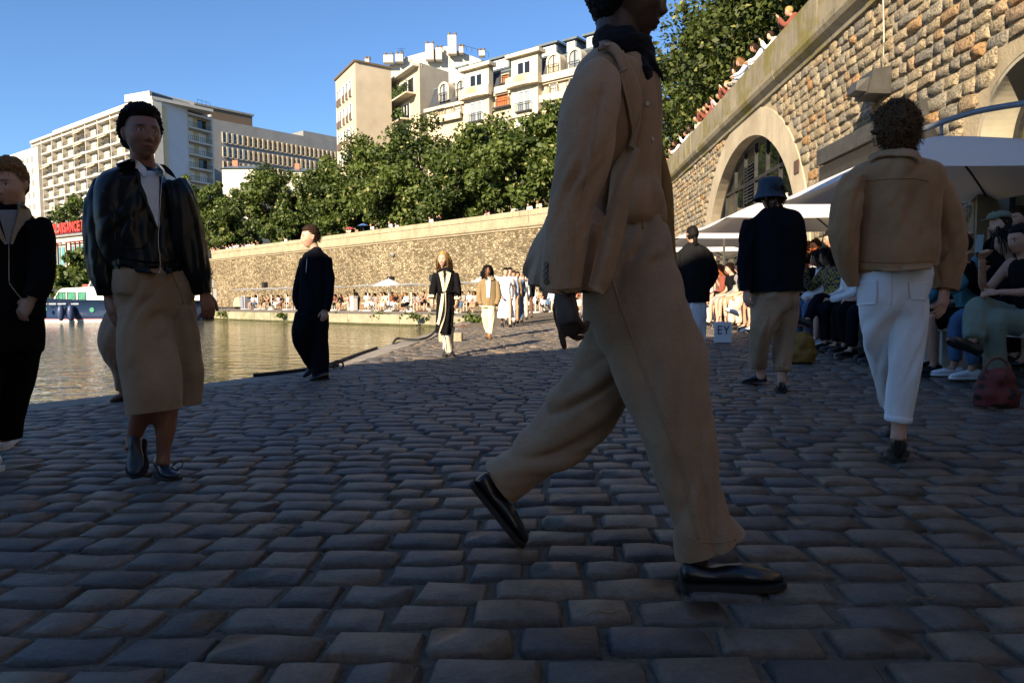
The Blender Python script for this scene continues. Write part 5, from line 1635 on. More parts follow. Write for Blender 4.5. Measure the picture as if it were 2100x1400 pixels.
def strands(pos, R, sc, n, seg, step, seed, front=0.5, back=-0.5, grav=0.25, comb=(0, 0, 0), curl=0.0, cfreq=9.0, rootk=0.3, width=0.0035, clear=1.05, male=True, part=0.0, jitter=0.25, wave=0.0):
    """locks of hair as thin ribbons that leave the scalp and fall over the head"""
    rr = np.random.RandomState(seed)
    d = rr.normal(size=(n * 5, 3)); d /= np.linalg.norm(d, axis=1)[:, None]
    d = d[scalp_mask(d, front, back) > 0.02][:n]
    n = len(d)
    p = head_shape(d, male) * 1.0
    dirv = d * rootk + np.array(comb) * 0.9 + rr.normal(0, jitter, (n, 3)) * 0.4
    if part: dirv[:, 0] += np.sign(d[:, 0]) * part
    dirv /= np.linalg.norm(dirv, axis=1)[:, None]
    ph = rr.uniform(0, 6.28, n); ax = rr.normal(size=(n, 3)); ax /= np.linalg.norm(ax, axis=1)[:, None]
    Ls = step * rr.uniform(0.65, 1.1, n)[:, None]
    pts = [p]
    for i in range(seg):
        dirv = dirv + np.array([0, 0, -grav]) + np.array(comb) * 0.12
        if curl:
            b = np.cross(dirv, ax)
            dirv = dirv + curl * (b * np.cos(ph + i * cfreq)[:, None] + ax * np.sin(ph + i * cfreq)[:, None])
        if wave: dirv[:, 0] += wave * np.sin(ph * 0.3 + i * 0.9); dirv[:, 1] += wave * np.cos(ph * 0.3 + i * 0.8)
        dirv /= np.linalg.norm(dirv, axis=1)[:, None]
        q = pts[-1] + dirv * Ls
        # keep outside the head
        e = q / np.array([0.078, 0.10, 0.122]); r = np.linalg.norm(e, axis=1)
        in_ = (r < clear) & (q[:, 2] > -0.1)
        q[in_] = q[in_] / r[in_, None] * clear
        nk = np.linalg.norm(q[:, :2] - np.array([0, -0.03]), axis=1)
        low = (q[:, 2] < -0.08) & (nk < 0.07)
        q[low, :2] = np.array([0, -0.03]) + (q[low, :2] - np.array([0, -0.03])) / (nk[low, None] + 1e-6) * 0.07
        pts.append(q)
    A = np.stack(pts, 1)                    # n, seg+1, 3
    T = np.gradient(A, axis=1)
    side = np.cross(T, A + rr.normal(0, 0.02, (n, 1, 3))); side /= np.linalg.norm(side, axis=2)[..., None] + 1e-9
    wd = width * np.linspace(1.0, 0.25, seg + 1)[None, :, None] * rr.uniform(0.6, 1.3, (n, 1, 1))
    V = np.concatenate([A - side * wd, A + side * wd], 2).reshape(-1, 3)      # pairs
    k = (seg + 1) * 2
    base = np.arange(n)[:, None] * k
    q = []
    for i in range(seg):
        q.append(np.stack([base[:, 0] + 2 * i, base[:, 0] + 2 * i + 1, base[:, 0] + 2 * i + 3, base[:, 0] + 2 * i + 2], 1))
    Fq = np.concatenate(q)
    return (V * sc) @ R.T + pos, Fq
def join_np(parts):
    V, Fc, b = [], [], 0
    for v, f in parts:
        V.append(np.asarray(v)); f = np.asarray(f); Fc.append(f + b); b += len(v)
    return np.concatenate(V), np.concatenate(Fc)
def hair_obj(parent, parts, mat):
    V, Fq = join_np([(v, np.asarray(f)) for v, f in parts])
    return np_obj('hair', V, Fq, mat, parent)
# ------------------------------------------------------------------ materials for people
def skin_mat():
    s = NT('skin')
    a = s.n('ShaderNodeAttribute'); a.attribute_name = 'Col'
    col = s.mix(1.0, a.outputs['Color'], s.ramp(s.noise(40.0, 4, 0.6), [(0.3, (0.88, 0.86, 0.86)), (0.7, (1.08, 1.06, 1.05))]), 'MULTIPLY')
    s.set(color=col, rough=0.5, spec=0.4, sss=0.06, normal=s.bump(s.noise(350.0, 3), 0.12, 0.0008))
    s.p.inputs['Subsurface Radius'].default_value = (0.012, 0.005, 0.003)
    return s.m
M_SKIN = skin_mat()
def hair_mat(name, c, rough=0.55):
    s = NT(name)
    c = np.array(c)
    col = s.ramp(s.noise(60.0, 3, 0.6), [(0.3, c * 0.6), (0.7, np.minimum(c * 1.5, 1))])
    s.set(color=col, rough=rough + .1, spec=0.12, normal=s.bump(s.noise(260.0, 3), 0.5, 0.003))
    return s.m
M_HBLACK = hair_mat('black_hair', (0.006, 0.005, 0.0045)); M_HBROWN = hair_mat('brown_hair', (0.024, 0.0135, 0.008)); M_HBLOND = hair_mat('blond_hair', (0.33, 0.2, 0.075))
M_HSAND = hair_mat('sandy_hair', (0.19, 0.1, 0.04)); M_HRED = hair_mat('red_hair', (0.25, 0.07, 0.02)); M_HGREY = hair_mat('grey_hair', (0.2, 0.19, 0.18))
SK_D = (0.26, 0.12, 0.078); SK_DD = (0.07, 0.038, 0.028); SK_L = (0.56, 0.34, 0.25); SK_M = (0.42, 0.23, 0.15); SK_T = (0.3, 0.155, 0.09)
M_LEATHER = plain('black_leather', (0.006, 0.006, 0.007), 0.3, 0.2, 12.0, bump=0.15, bscale=130.0, bdist=0.002, spec=0.22)
M_SHOE = plain('black_shoe_leather', (0.012, 0.012, 0.014), 0.28, 0.2, 20.0, bump=0.12, bscale=80.0, bdist=0.002, spec=0.6)
M_SOLE = plain('black_sole', (0.018, 0.016, 0.015), 0.7, 0.2)
M_BLUESHOE = plain('navy_shoe_leather', (0.02, 0.03, 0.05), 0.35, 0.2, 20.0, bump=0.15, bscale=80.0, bdist=0.002)
M_WSOLE = plain('white_sole', (0.7, 0.7, 0.68), 0.6, 0.06)
C_LINEN = cloth('taupe_linen', (0.45, 0.28, 0.168), weave=700.0, wv=0.3, slub=.045)
C_LINEN2 = cloth('taupe_linen_trousers', (0.37, 0.24, 0.148), weave=700.0, wv=0.3, slub=.045)
C_SHIRT = cloth('tan_shirt', (0.42, 0.25, 0.14), weave=1200.0, wv=0.15)
C_LINING = cloth('brown_lining', (0.3, 0.17, 0.06), weave=900.0)
C_KHAKI = cloth('khaki_cotton', (0.34, 0.23, 0.14), weave=900.0, wv=0.2, slub=.03)
C_TAN = cloth('tan_twill', (0.4, 0.225, 0.11), weave=900.0, wv=0.2, slub=.03)
C_NAVY = cloth('navy_wool', (0.008, 0.009, 0.014), weave=700.0, wv=0.2, sheen=0.0, spec=0.04)
C_BLACK = cloth('black_cotton', (0.0075, 0.0075, 0.009), weave=800.0, wv=0.2, sheen=0.0, spec=0.04)
C_CHAR = cloth('charcoal_wool', (0.012, 0.012, 0.013), weave=600.0, sheen=0.0, spec=0.04)
C_WHITE = cloth('white_cotton', (0.74, 0.75, 0.78), weave=1000.0, wv=0.06, mott=0.05)
C_CREAM = cloth('cream_cotton', (0.66, 0.58, 0.41), weave=1000.0, wv=0.1, mott=0.06)
C_DENIM = cloth('blue_denim', (0.07, 0.14, 0.26), weave=900.0, wv=0.25)
C_PALEB = cloth('pale_blue_cotton', (0.42, 0.5, 0.66), weave=900.0, wv=0.1)
C_TEAL = cloth('teal_shirt', (0.06, 0.21, 0.26), weave=900.0, wv=0.1)
C_GREEN = cloth('grey_green_cotton', (0.16, 0.2, 0.155), weave=800.0)
C_RED = cloth('rust_cotton', (0.2, 0.055, 0.035), weave=800.0)
C_PINK = cloth('pink_cotton', (0.6, 0.33, 0.33), weave=800.0)
C_GREY = cloth('grey_cotton', (0.25, 0.25, 0.26), weave=800.0)
C_BROWN = cloth('brown_cotton', (0.12, 0.06, 0.035), weave=800.0)
C_YELL = cloth('ochre_cotton', (0.5, 0.33, 0.1), weave=800.0)
def plaid_mat():
    s = NT('plaid_cotton')
    cx = s.n('ShaderNodeTexChecker'); cx.inputs['Scale'].default_value = 26.0
    cx.inputs['Color1'].default_value = (0.03, 0.04, 0.09, 1); cx.inputs['Color2'].default_value = (0.42, 0.33, 0.05, 1)
    s.l(s.co.outputs['Object'], cx.inputs['Vector'])
    c2 = s.n('ShaderNodeTexChecker'); c2.inputs['Scale'].default_value = 52.0
    c2.inputs['Color1'].default_value = (1, 1, 1, 1); c2.inputs['Color2'].default_value = (0.45, 0.45, 0.5, 1)
    s.l(s.co.outputs['Object'], c2.inputs['Vector'])
    s.set(color=s.mix(1.0, cx.outputs[0], c2.outputs[0], 'MULTIPLY'), rough=0.85)
    return s.m
C_PLAID = plaid_mat()
# ================================================================== the walking people
class Walker:
    def __init__(w, name, label, Y0, foot_px, group=None, cat='person'):
        g = at(foot_px[0], foot_px[1], Y0)
        w.Y = Y0
        w.root = empty(name, (g[0], g[1], float(gz(g[0], g[1]))), 0, label, cat, group)
        w.skin = []; w.inner = []
        w.bv = {}; w.pq = {}
    def garment(w, name, tubes, mat, voxel=0.01, specs=(), seed=1, smooth=3, parent=None, key=None, inner=0.62, post=None, cut=True):
        voxel *= 1.25
        out = []
        groups = tubes if isinstance(tubes[0][0][0], (list, tuple)) else [tubes]
        for gi, grp in enumerate(groups):
            parts, lines = [], []
            hems = []
            cuts = (1, 2) if len(grp) == 3 else (0, 1) if cut == 2 else (0,)
            for ti, st in enumerate(grp):
                if ti in cuts and cut and inner:
                    a_, b_ = st[-2], st[-1]
                    pa, pb = at(a_[0], a_[1], w.Y + (a_[3] if len(a_) > 3 else 0)), at(b_[0], b_[1], w.Y + (b_[3] if len(b_) > 3 else 0))
                    Th = unit(pb - pa); ln = math.hypot(b_[0] - a_[0], b_[1] - a_[1]); ex = .03 * F_PX / w.Y / max(ln, 1e-3)
                    hems.append((pb, Th, b_[2] * w.Y / F_PX * max(1.0, b_[4] if len(b_) > 4 else 1.0)))
                    st0 = st; st = list(st) + [(b_[0] + (b_[0] - a_[0]) * ex, b_[1] + (b_[1] - a_[1]) * ex) + tuple(b_[2:])]
                else: st0 = st
                t, L = ptube(st, w.Y)
                parts.append(t); lines.append(L)
                if inner:
                    st2 = [(q[0], q[1], q[2] * inner) + tuple(q[3:]) for q in st0]
                    w.inner.append(ptube(st2, w.Y)[0])
            P, Q = remesh(parts, voxel, smooth)
            P = folds(P, Q, lines, specs, seed + gi * 5)
            P = lap(P, edges_of(Q), 1, 0.3)
            for hem in hems: P, Q = hem_cut(P, Q, hem[0], hem[1], hem[2], voxel)
            out.append((P, Q))
        P, Q = join_np(out)
        if post is not None: P = post(P, Q)
        o = np_obj(name, P, Q, mat, parent or w.root)
        w.bv[key or name] = bvh_of(P, Q); w.pq[key or name] = (P, Q)
        return o
    def bare(w, st): w.inner.append(ptube(st, w.Y)[0])
    def body(w, head, hands, skin, voxel=0.017, hv=0.0036, handv=0.0052):
        Ps, Qs, Cs = [], [], []
        P, Q = remesh(w.inner, voxel, 2); Ps.append(P); Qs.append(Q); Cs.append(np.repeat(np.array([skin]), len(P), 0))
        if head: P, Q, C = head; Ps.append(P); Qs.append(Q); Cs.append(C)
        for h in hands:
            P, Q = remesh(h, handv, 2); Ps.append(P); Qs.append(Q); Cs.append(np.repeat(np.array([skin]), len(P), 0))
        P, Q = join_np(list(zip(Ps, Qs)))
        return np_obj('body', P, Q, M_SKIN, w.root, np.concatenate(Cs))
    def at(w, px, py, dy=0.0): return at(px, py, w.Y + dy)
UPV = np.array([0, 0, 1.0])
FOLD_TROUSER = [(0.012, 2.4, 0.9, 1.8, None, 0), (0.007, 7.0, 0.9, 3.0, None, 0)]
FOLD_SLEEVE = [(0.008, 4.0, 0.9, 2.5, None, 0), (0.006, 10.0, 0.8, 3.0, None, 0)]

# ---- 1. man in the linen suit, crossing close to the camera
gF = onground(1500, 1206)
w = Walker('person', 'man in taupe linen suit and black loafers striding across the foreground', 2.28, (1300, 1160))
FRONTY = gF[1] - w.Y
pel_ = [(1300, 436, 46, 0, 1.2), (1298, 485, 72, 0, 1.15), (1292, 560, 92, -.02, 1.0)]
tr = [[pel_ + [(1306, 620, 98, -.06, .9), (1340, 712, 100, -.1, .85), (1376, 840, 87, -.14, .85), (1407, 955, 70, -.16, .9), (1430, 1030, 56, -.17, 1.0), (1443, 1072, 60, -.17, 1.0), (1462, 1112, 72, -.17, .9)]],
      [[(1298, 470, 72, .03, 1.1), (1296, 560, 88, .05, .9), (1285, 680, 88, .08, .85), (1240, 775, 73, .11, .9), (1192, 838, 63, .14, .95), (1140, 897, 56, .17, 1.0), (1085, 946, 49, .19, 1.0), (1028, 990, 49, .2, 1.0)]]]
w.garment('trousers', tr, C_LINEN2, 0.0075, [(0.016, 2.6, 0.45, 3.0, None, 0), (0.024, 5.5, 0.35, 3.5, 0.6, 0.28), (0.010, 9.0, 0.45, 3.0, None, 0)], seed=6, smooth=5)
w.garment('shirt', [[(1290, 118, 34, .02, 1.3), (1296, 160, 48, .02, 1.4), (1303, 230, 54, .02, 1.35), (1303, 300, 50, .02, 1.3), (1302, 380, 53, .02, 1.25), (1306, 424, 63, 0, 1.25), (1305, 450, 64, 0, 1.22), (1304, 466, 56, 0, 1.15)]], C_SHIRT, 0.008, [(0.009, 3.0, 1.6, 2.0, None, 0), (0.007, 9.0, 1.4, 3.0, 0.5, 0.15)], seed=5)
jk = w.garment('jacket', [[(1256, 98, 34, .02, 1.4), (1252, 128, 58, .03, 1.55), (1248, 170, 76, .03, 1.4), (1240, 250, 76, .03, 1.3), (1222, 330, 68, .10, 1.0), (1206, 400, 66, .12, 0.95), (1190, 470, 68, .10, 1.1), (1174, 530, 76, 0, 1.5), (1166, 594, 84, 0, 1.55)],
                          [(1180, 455, 44, .04, 1.5), (1134, 515, 42, .04, 1.5), (1098, 558, 27, .04, 1.5), (1086, 570, 12, .04, 1.5)]], C_LINEN, 0.0085, [(0.010, 2.2, 0.5, 1.8, None, 0), (0.006, 6.0, 0.5, 2.5, None, 0)], seed=7, smooth=5)
w.bv['js'] = bvh_of(*join_np([w.pq['jacket'], w.pq['shirt']]))
sl = w.garment('sleeve', [[(1232, 150, 40, -.15, 1.0), (1216, 200, 58, -.19, 1.0), (1206, 260, 61, -.22, .95), (1198, 320, 58, -.24, .9), (1178, 395, 49, -.25, .9), (1164, 465, 45, -.25, .95), (1155, 535, 43, -.25, .95), (1149, 597, 41, -.25, .95)]], C_LINEN, 0.007, [(0.007, 2.2, 0.45, 1.8, None, 0), (0.013, 8.0, 0.3, 4.0, 0.42, 0.11), (0.004, 13.0, 0.4, 3.0, None, 0)], seed=9, smooth=5, parent=jk, key='sleeve')
w.garment('sleeve', [[(1285, 150, 36, .2, 1.0), (1300, 230, 44, .24, 1.0), (1312, 320, 40, .26, 1.0), (1322, 400, 36, .25, 1.0), (1330, 470, 34, .22, 1.0)]], C_LINEN, 0.010, FOLD_SLEEVE, seed=10, parent=jk, key='sleeve2')
JB = w.bv['jacket']
strip('front_panel', [(1304, 300), (1264, 362), (1250, 414), (1233, 479), (1218, 536), (1206, 588)], [(1312, 306), (1297, 384), (1286, 450), (1272, 514), (1254, 579), (1237, 604)], None, w.Y - 0.25, C_LINEN, jk, 24, 8, 0.0, 0.012, bulge=0.02)
strip('front_panel', [(1345, 214), (1344, 300), (1352, 372), (1357, 430), (1338, 484), (1352, 535), (1384, 588)], [(1350, 222), (1362, 310), (1378, 371), (1382, 430), (1384, 484), (1388, 535), (1390, 590)], None, w.Y + 0.1, C_LINING, jk, 24, 8, 0.0, 0.012, bulge=0.01)
strip('lapel', [(1264, 112), (1268, 150), (1275, 185), (1282, 215), (1288, 254), (1293, 298)], [(1276, 114), (1296, 155), (1309, 188), (1317, 220), (1313, 262), (1303, 306)], w.bv['js'], w.Y - 0.155, C_LINEN, jk, 20, 7, 0.006, 0.008, bulge=0.004)
strip('collar', [(1233, 97), (1246, 94), (1262, 104), (1276, 124), (1281, 146)], [(1230, 112), (1244, 110), (1258, 120), (1267, 138), (1270, 152)], w.bv['js'], w.Y - 0.135, C_LINEN, jk, 18, 6, 0.010, 0.010, bulge=0.004)
for k_, (x_, y_) in enumerate(((1121, 543), (1120, 555), (1120, 566), (1121, 577))): button('button', x_, y_, w.bv['sleeve'], w.Y - .3, 0.0085, plain('brown_button', (0.1, 0.07, 0.045), 0.4), jk)
for (x_, y_) in ((1337, 286), (1327, 214)): button('button', x_, y_, w.bv['shirt'], w.Y, 0.007, plain('pale_button', (0.6, 0.52, 0.4), 0.35), w.root)
cord('seam', [(1236, 168), (1222, 250), (1210, 330), (1190, 420), (1176, 510), (1168, 594)], w.bv['sleeve'], w.Y - .3, 0.0028, C_LINEN, jk, 0.0005, 40)
strip('cuff_hem', [(1110, 588), (1130, 592), (1150, 593), (1188, 588)], [(1109, 598), (1130, 602), (1150, 603), (1189, 598)], w.bv['sleeve'], w.Y - .3, C_LINEN, jk, 22, 3, 0.002, 0.004)
TB = w.bv['trousers']
cord('side_seam', [(1250, 560), (1285, 660), (1325, 770), (1368, 880), (1402, 980), (1420, 1060), (1432, 1106)], TB, w.Y - .1, 0.0028, C_LINEN2, w.root, 0.0008, 60)
cord('pocket_slit', [(1314, 436), (1317, 452), (1318, 470)], TB, w.Y - .1, 0.0035, C_LINING, w.root, 0.001, 10)
cord('hem_stitch', [(1398, 1092), (1430, 1108), (1470, 1112), (1510, 1104)], TB, w.Y - .2, 0.0022, C_LINEN2, w.root, 0.001, 24)
cord('hem_stitch', [(998, 968), (1020, 988), (1052, 1008)], TB, w.Y + .1, 0.0022, C_LINEN2, w.root, 0.001, 16)
cord('buttonhole', [(1270, 379), (1283, 382)], None, w.Y - .268, 0.003, C_LINING, jk, 0.0, 6)
# scarf round the neck
M_SCARF = cloth('navy_scarf', (0.009, 0.009, 0.014), weave=800.0, sheen=0.05)
nk = w.at(1279, 96, 0.02)
ring_ = []
for a in np.linspace(0, 2 * math.pi, 22):
    ring_.append(nk + np.array([math.cos(a) * 0.083, math.sin(a) * 0.075, -0.018 * math.cos(a) - 0.004]))
V1 = etube(np.array(ring_), np.array([0, 0, 1.0]), np.full(22, 0.040) + 0.006 * np.sin(np.arange(22) * 2.1), np.full(22, 0.017), 12)
kn = w.at(1318, 124, -0.03)
tail = lambda pts, r: etube(spline(np.array(pts), 14), np.array([0.4, 0.9, 0.1]), np.interp(np.linspace(0, 1, 14), np.linspace(0, 1, len(r)), r), np.interp(np.linspace(0, 1, 14), np.linspace(0, 1, len(r)), r) * 0.45, 10)
V2 = tail([kn + np.array([-.02, 0, .02]), kn, w.at(1328, 150, -.06), w.at(1326, 180, -.06)], [0.02, 0.03, 0.034, 0.004])
V3 = tail([kn + np.array([-.02, 0, .02]), w.at(1336, 122, -.03), w.at(1352, 148, -.03), w.at(1364, 178, -.02)], [0.02, 0.024, 0.016, 0.004])
P, Q = remesh([V1, V2, V3, rtube([kn + np.array([0, -.02, 0]), kn + np.array([0, .02, -.005])], 0.026, 10)], 0.006, 3)
P = P + vnormals(P, Q) * (0.004 * vnoise(P * np.array([40, 40, 90]), 4))[:, None]
np_obj('scarf', P, Q, M_SCARF, w.root)
# head, hand, feet
Rh = head_R(84, -4, 0)
hp = w.at(1290, -6, 0.03)
HD = make_head(hp, Rh, 1.14, w.at(1272, 108, 0.03), 0.0043, SK_DD, True, lips=1.5, nose=0.85, neck_r=0.06, brow=(0.008, 0.006, 0.005))
w.bare([(1440, 1060, 26, -.17, 1), (1436, 1110, 24, -.17, 1), (1428, 1150, 25, -.17, 1), (1434, 1178, 24, -.17, 1)])
w.bare([(1045, 980, 22, .2, 1), (1025, 1012, 22, .2, 1), (1018, 1040, 24, .2, 1)])
h1 = hand_parts(w.at(1158, 592, -.25), w.at(1168, 690, -.27) - w.at(1158, 592, -.25), np.array([-0.75, -0.6, 0]), 1, 1.12, curl=(0.12, 0.75, 0.95, 1.0), thumb=0.8, fr=0.0094)
h2 = hand_parts(w.at(1332, 470, .22), np.array([0.2, 0.1, -1]), np.array([0.3, 0.9, 0]), -1, 1.0)
w.body(HD, [h1, h2], SK_DD)
hair_obj(w.root, [hair_shell(hp, Rh, 1.14, 0.028, 3, 0.62, -0.62, rough=0.005, freq=95.0, side=.3, nl=140, nz=100)], M_HBLACK)
fh = onground(1396, 1203); ft = onground(1606, 1203)
add_shoe(w.root, fh, ft + np.array([0, 0, 0.004]), UPV, M_SHOE, M_SOLE, kind='loafer', width=0.05, height=0.068, sole=0.014)
rt = onground(1064, 1124); rY = rt[1]
rh = at(964, 992, rY + 0.02)
add_shoe(w.root, rh, rt + np.array([0.01, 0, 0.006]), np.array([0.8, 0.0, 0.55]), M_SHOE, M_SOLE, kind='loafer', width=0.048, height=0.068, sole=0.014)

# ---- 2. person in the black leather jacket
gL = onground(345, 985)
w = Walker('person', 'person in black leather bomber jacket and khaki culottes walking towards camera', gL[1] + 0.06, (320, 985))
sh = [[[(311, 545, 66, 0, .75), (312, 575, 70, 0, .75), (314, 615, 70, 0, .72), (300, 655, 54, -.03, .85), (300, 700, 54, -.06, .85), (308, 750, 55, -.08, .85), (316, 800, 55, -.10, .85), (320, 840, 54, -.10, .85)]],
      [[(316, 560, 62, .03, .75), (330, 610, 60, .04, .75), (350, 640, 48, .06, .85), (364, 690, 43, .09, .9), (371, 750, 40, .12, .95), (374, 800, 36, .14, 1.0), (374, 827, 35, .14, 1.0)]]]
w.garment('culottes', sh, C_KHAKI, 0.009, [(0.018, 1.4, 0.9, 1.0, None, 0), (0.012, 5.0, 0.6, 3.0, 0.2, 0.15), (0.005, 9, 0.7, 2, None, 0)], seed=11, smooth=5)
CB = w.bv['culottes']
jk = w.garment('jacket', [[(296, 338, 30, 0, .9), (291, 356, 48, 0, .8), (287, 378, 78, 0, .6), (287, 410, 84, 0, .6), (290, 460, 83, 0, .64), (298, 505, 78, 0, .66), (306, 530, 72, 0, .72), (309, 548, 69, 0, .75), (309, 556, 68, 0, .75)]], M_LEATHER, 0.0085, [(0.012, 2.0, 1.6, 2.0, None, 0), (0.010, 6.0, 1.2, 3.0, 0.4, 0.15), (0.005, 12.0, 1.6, 2.5, None, 0)], seed=13)
JB = w.bv['jacket']
for st, sd in (([(216, 374, 24, .02, 1.1), (207, 405, 29, 0, 1.1), (205, 450, 31, -.02, 1.05), (209, 500, 32, -.03, 1.0), (215, 550, 31, -.04, 1.0), (221, 580, 28, -.05, 1.0), (223, 606, 19, -.05, 1.0)], 14), ([(358, 374, 22, .02, 1.1), (370, 405, 27, .02, 1.1), (380, 450, 31, .03, 1.05), (388, 500, 32, .04, 1.0), (402, 552, 28, .05, 1.0), (414, 584, 19, .05, 1.0), (419, 602, 15, .05, 1.0)], 15)):
    w.garment('sleeve', [st], M_LEATHER, 0.0085, [(0.013, 2.6, 1.5, 2.0, None, 0), (0.012, 7.0, 1.2, 3.5, 0.45, 0.2), (0.005, 14.0, 1.5, 2.5, None, 0)], seed=sd, parent=jk, key='sl%d' % sd)
strip('waistband', [(243, 526), (280, 533), (324, 538)], [(246, 552), (282, 557), (321, 562)], JB, w.Y - .15, M_LEATHER, jk, 20, 5, 0.006, 0.006)
strip('waistband', [(338, 538), (360, 532), (374, 527)], [(340, 562), (360, 557), (376, 550)], JB, w.Y - .15, M_LEATHER, jk, 12, 5, 0.006, 0.006)
strip('shirt_front', [(278, 352), (290, 378), (300, 408), (312, 440), (322, 464)], [(322, 352), (326, 380), (326, 410), (326, 440), (325, 466)], JB, w.Y - .15, C_WHITE, w.root, 22, 7, 0.005, 0.004)
strip('jacket_edge', [(283, 350), (289, 376), (299, 408), (311, 440), (321, 466)], [(277, 352), (283, 380), (294, 412), (306, 444), (320, 470)], JB, w.Y - .15, M_LEATHER, jk, 22, 4, 0.008, 0.008)
strip('shirt_collar', [(266, 328), (272, 340), (282, 352), (293, 366)], [(274, 326), (284, 336), (296, 348), (298, 362)], JB, w.Y - .15, C_WHITE, w.root, 10, 5, 0.012, 0.006)
strip('shirt_collar', [(317, 336), (320, 348), (322, 360), (322, 366)], [(322, 334), (328, 342), (334, 352), (328, 364)], JB, w.Y - .15, C_WHITE, w.root, 10, 5, 0.012, 0.006)
strip('collar', [(268, 325), (276, 336), (282, 348)], [(240, 338), (242, 346), (245, 352)], JB, w.Y - .13, M_LEATHER, jk, 10, 7, 0.012, 0.008)
strip('collar', [(326, 336), (334, 344), (340, 354)], [(338, 338), (352, 350), (363, 368)], JB, w.Y - .1, M_LEATHER, jk, 10, 6, 0.010, 0.008)
M_ZIP = plain('steel_zip', (0.5, 0.5, 0.5), 0.3, 0.1, metal=1.0)
cord('zip', [(331, 362), (329, 410), (327, 460), (326, 500), (327, 536), (326, 560)], JB, w.Y - .15, 0.002, M_ZIP, jk, 0.009, 30)
cord('pocket_piping', [(248, 500), (262, 508), (285, 510), (302, 500), (308, 480)], JB, w.Y - .15, 0.004, M_LEATHER, jk, 0.003, 24)
cord('seam', [(212, 392), (224, 402), (236, 440), (238, 500)], JB, w.Y - .15, 0.004, M_LEATHER, jk, 0.002, 20)
for (x_, y_) in ((315, 415), (324, 367), (306, 388)): button('button', x_, y_, JB, w.Y - .15, 0.0055, M_SOLE, w.root)
cord('pleat', [(353, 560), (362, 580), (372, 600), (376, 622)], CB, w.Y, 0.004, C_KHAKI, w.root, 0.002, 16)
Rh = head_R(44, 4, 0)
hp = w.at(292, 277, -0.02)
HD = make_head(hp, Rh, 1.04, w.at(298, 362, 0.02), 0.0042, SK_D, False, lips=1.3, nose=0.75, neck_r=0.05, brow=(0.02, 0.012, 0.008), lip=(0.14, 0.05, 0.042))
w.bare([(298, 815, 26, -.05, 1), (290, 845, 22, -.04, 1), (281, 875, 18, 0, 1), (274, 902, 15, .02, 1), (272, 925, 17, .0, 1)])
w.bare([(343, 810, 24, .06, 1), (341, 845, 23, .05, 1), (339, 885, 20, .03, 1), (335, 925, 14, .03, 1), (333, 955, 16, .02, 1)])
h1 = hand_parts(w.at(222, 604, -.05), w.at(244, 690, -.08) - w.at(222, 604, -.05), np.array([-0.6, -0.75, 0.1]), 1, 1.05, curl=(0.2, 0.25, 0.3, 0.35))
h2 = hand_parts(w.at(419, 600, .05), w.at(436, 668, 0.05) - w.at(419, 600, .05), np.array([0.8, -0.5, 0.1]), -1, 0.98, curl=(0.55, 0.6, 0.65, 0.7))
w.body(HD, [h1, h2], SK_D)
hair_obj(w.root, [hair_shell(hp, Rh, 1.04, 0.026, 4, 0.6, -0.5, lift=.008, rough=0.005, freq=95.0, side=.42, male=False, nl=150, nz=110)], M_HBLACK)
lt = onground(290, 984); 
add_shoe(w.root, lt + np.array([-.055, .10, .175]), lt + np.array([-0.004, -.03, .02]), np.array([0.1, -0.9, 0.5]), M_BLUESHOE, M_SOLE, kind='boot', width=0.05, height=0.052, sole=0.012)
rh_ = onground(326, 968); rt_ = onground(372, 994)
s2 = add_shoe(w.root, rh_, rh_ + unit(rt_ - rh_) * 0.27, UPV, M_BLUESHOE, M_SOLE, kind='boot', width=0.05, height=0.054, sole=0.012)
for k_ in (-1, 1):
    c0 = at(352, 957, rt_[1] + 0.06)
    loop = [c0, c0 + np.array([.025 + .02 * k_, -.01, .02 * k_ + .012]), c0 + np.array([.055 + .01 * k_, -.02, .012 * k_ + .004]), c0 + np.array([.035, -.025, -.012]), c0]
    V, Fc = tube_np(spline(np.array(loop), 20), 0.003, 6); np_obj('lace', V, Fc, M_SOLE, s2)

# ---- 3. man at the left edge
w = Walker('person', 'fair haired man in black zip jacket with beige collar at left edge', 3.95, (0, 950))
w.garment('trousers', [[(0, 615, 76, 0, .7), (0, 670, 78, 0, .7), (0, 720, 76, 0, .7)], [(28, 690, 50, .05, .9), (24, 770, 44, .12, .95), (14, 840, 34, .2, 1), (8, 892, 31, .26, 1)], [(-45, 690, 50, -.05, .9), (-52, 800, 44, -.12, .95), (-58, 930, 36, -.18, 1)]], C_BLACK, 0.012, FOLD_TROUSER, seed=21)
jk = w.garment('jacket', [[(10, 420, 34, .02, .9), (6, 438, 58, 0, .8), (2, 460, 88, 0, .66), (-2, 520, 92, 0, .66), (-4, 590, 88, 0, .7), (-4, 650, 84, 0, .72)]], C_BLACK, 0.011, [(0.008, 2.5, 1.5, 1.5, None, 0), (0.005, 8, 1.3, 2, None, 0)], seed=22)
JB = w.bv['jacket']
w.garment('sleeve', [[(74, 452, 24, 0, 1.1), (86, 490, 26, 0, 1.1), (87, 540, 25, -.02, 1.1), (80, 585, 24, -.06, 1.1), (66, 615, 20, -.1, 1.1)]], C_BLACK, 0.010, FOLD_SLEEVE, seed=23, parent=jk, key='s')
w.garment('sleeve', [[(-70, 452, 24, 0, 1.1), (-84, 520, 26, 0, 1.1), (-80, 600, 24, -.04, 1.1)]], C_BLACK, 0.012, FOLD_SLEEVE, seed=24, parent=jk, key='s2')
strip('inner_shirt', [(-4, 432), (0, 450), (8, 478), (14, 500)], [(36, 432), (34, 452), (26, 480), (18, 502)], JB, w.Y - .15, C_GREY, w.root, 12, 6, 0.006, 0.004)
C_BEIGE = cloth('beige_corduroy', (0.38, 0.29, 0.19), weave=500.0)
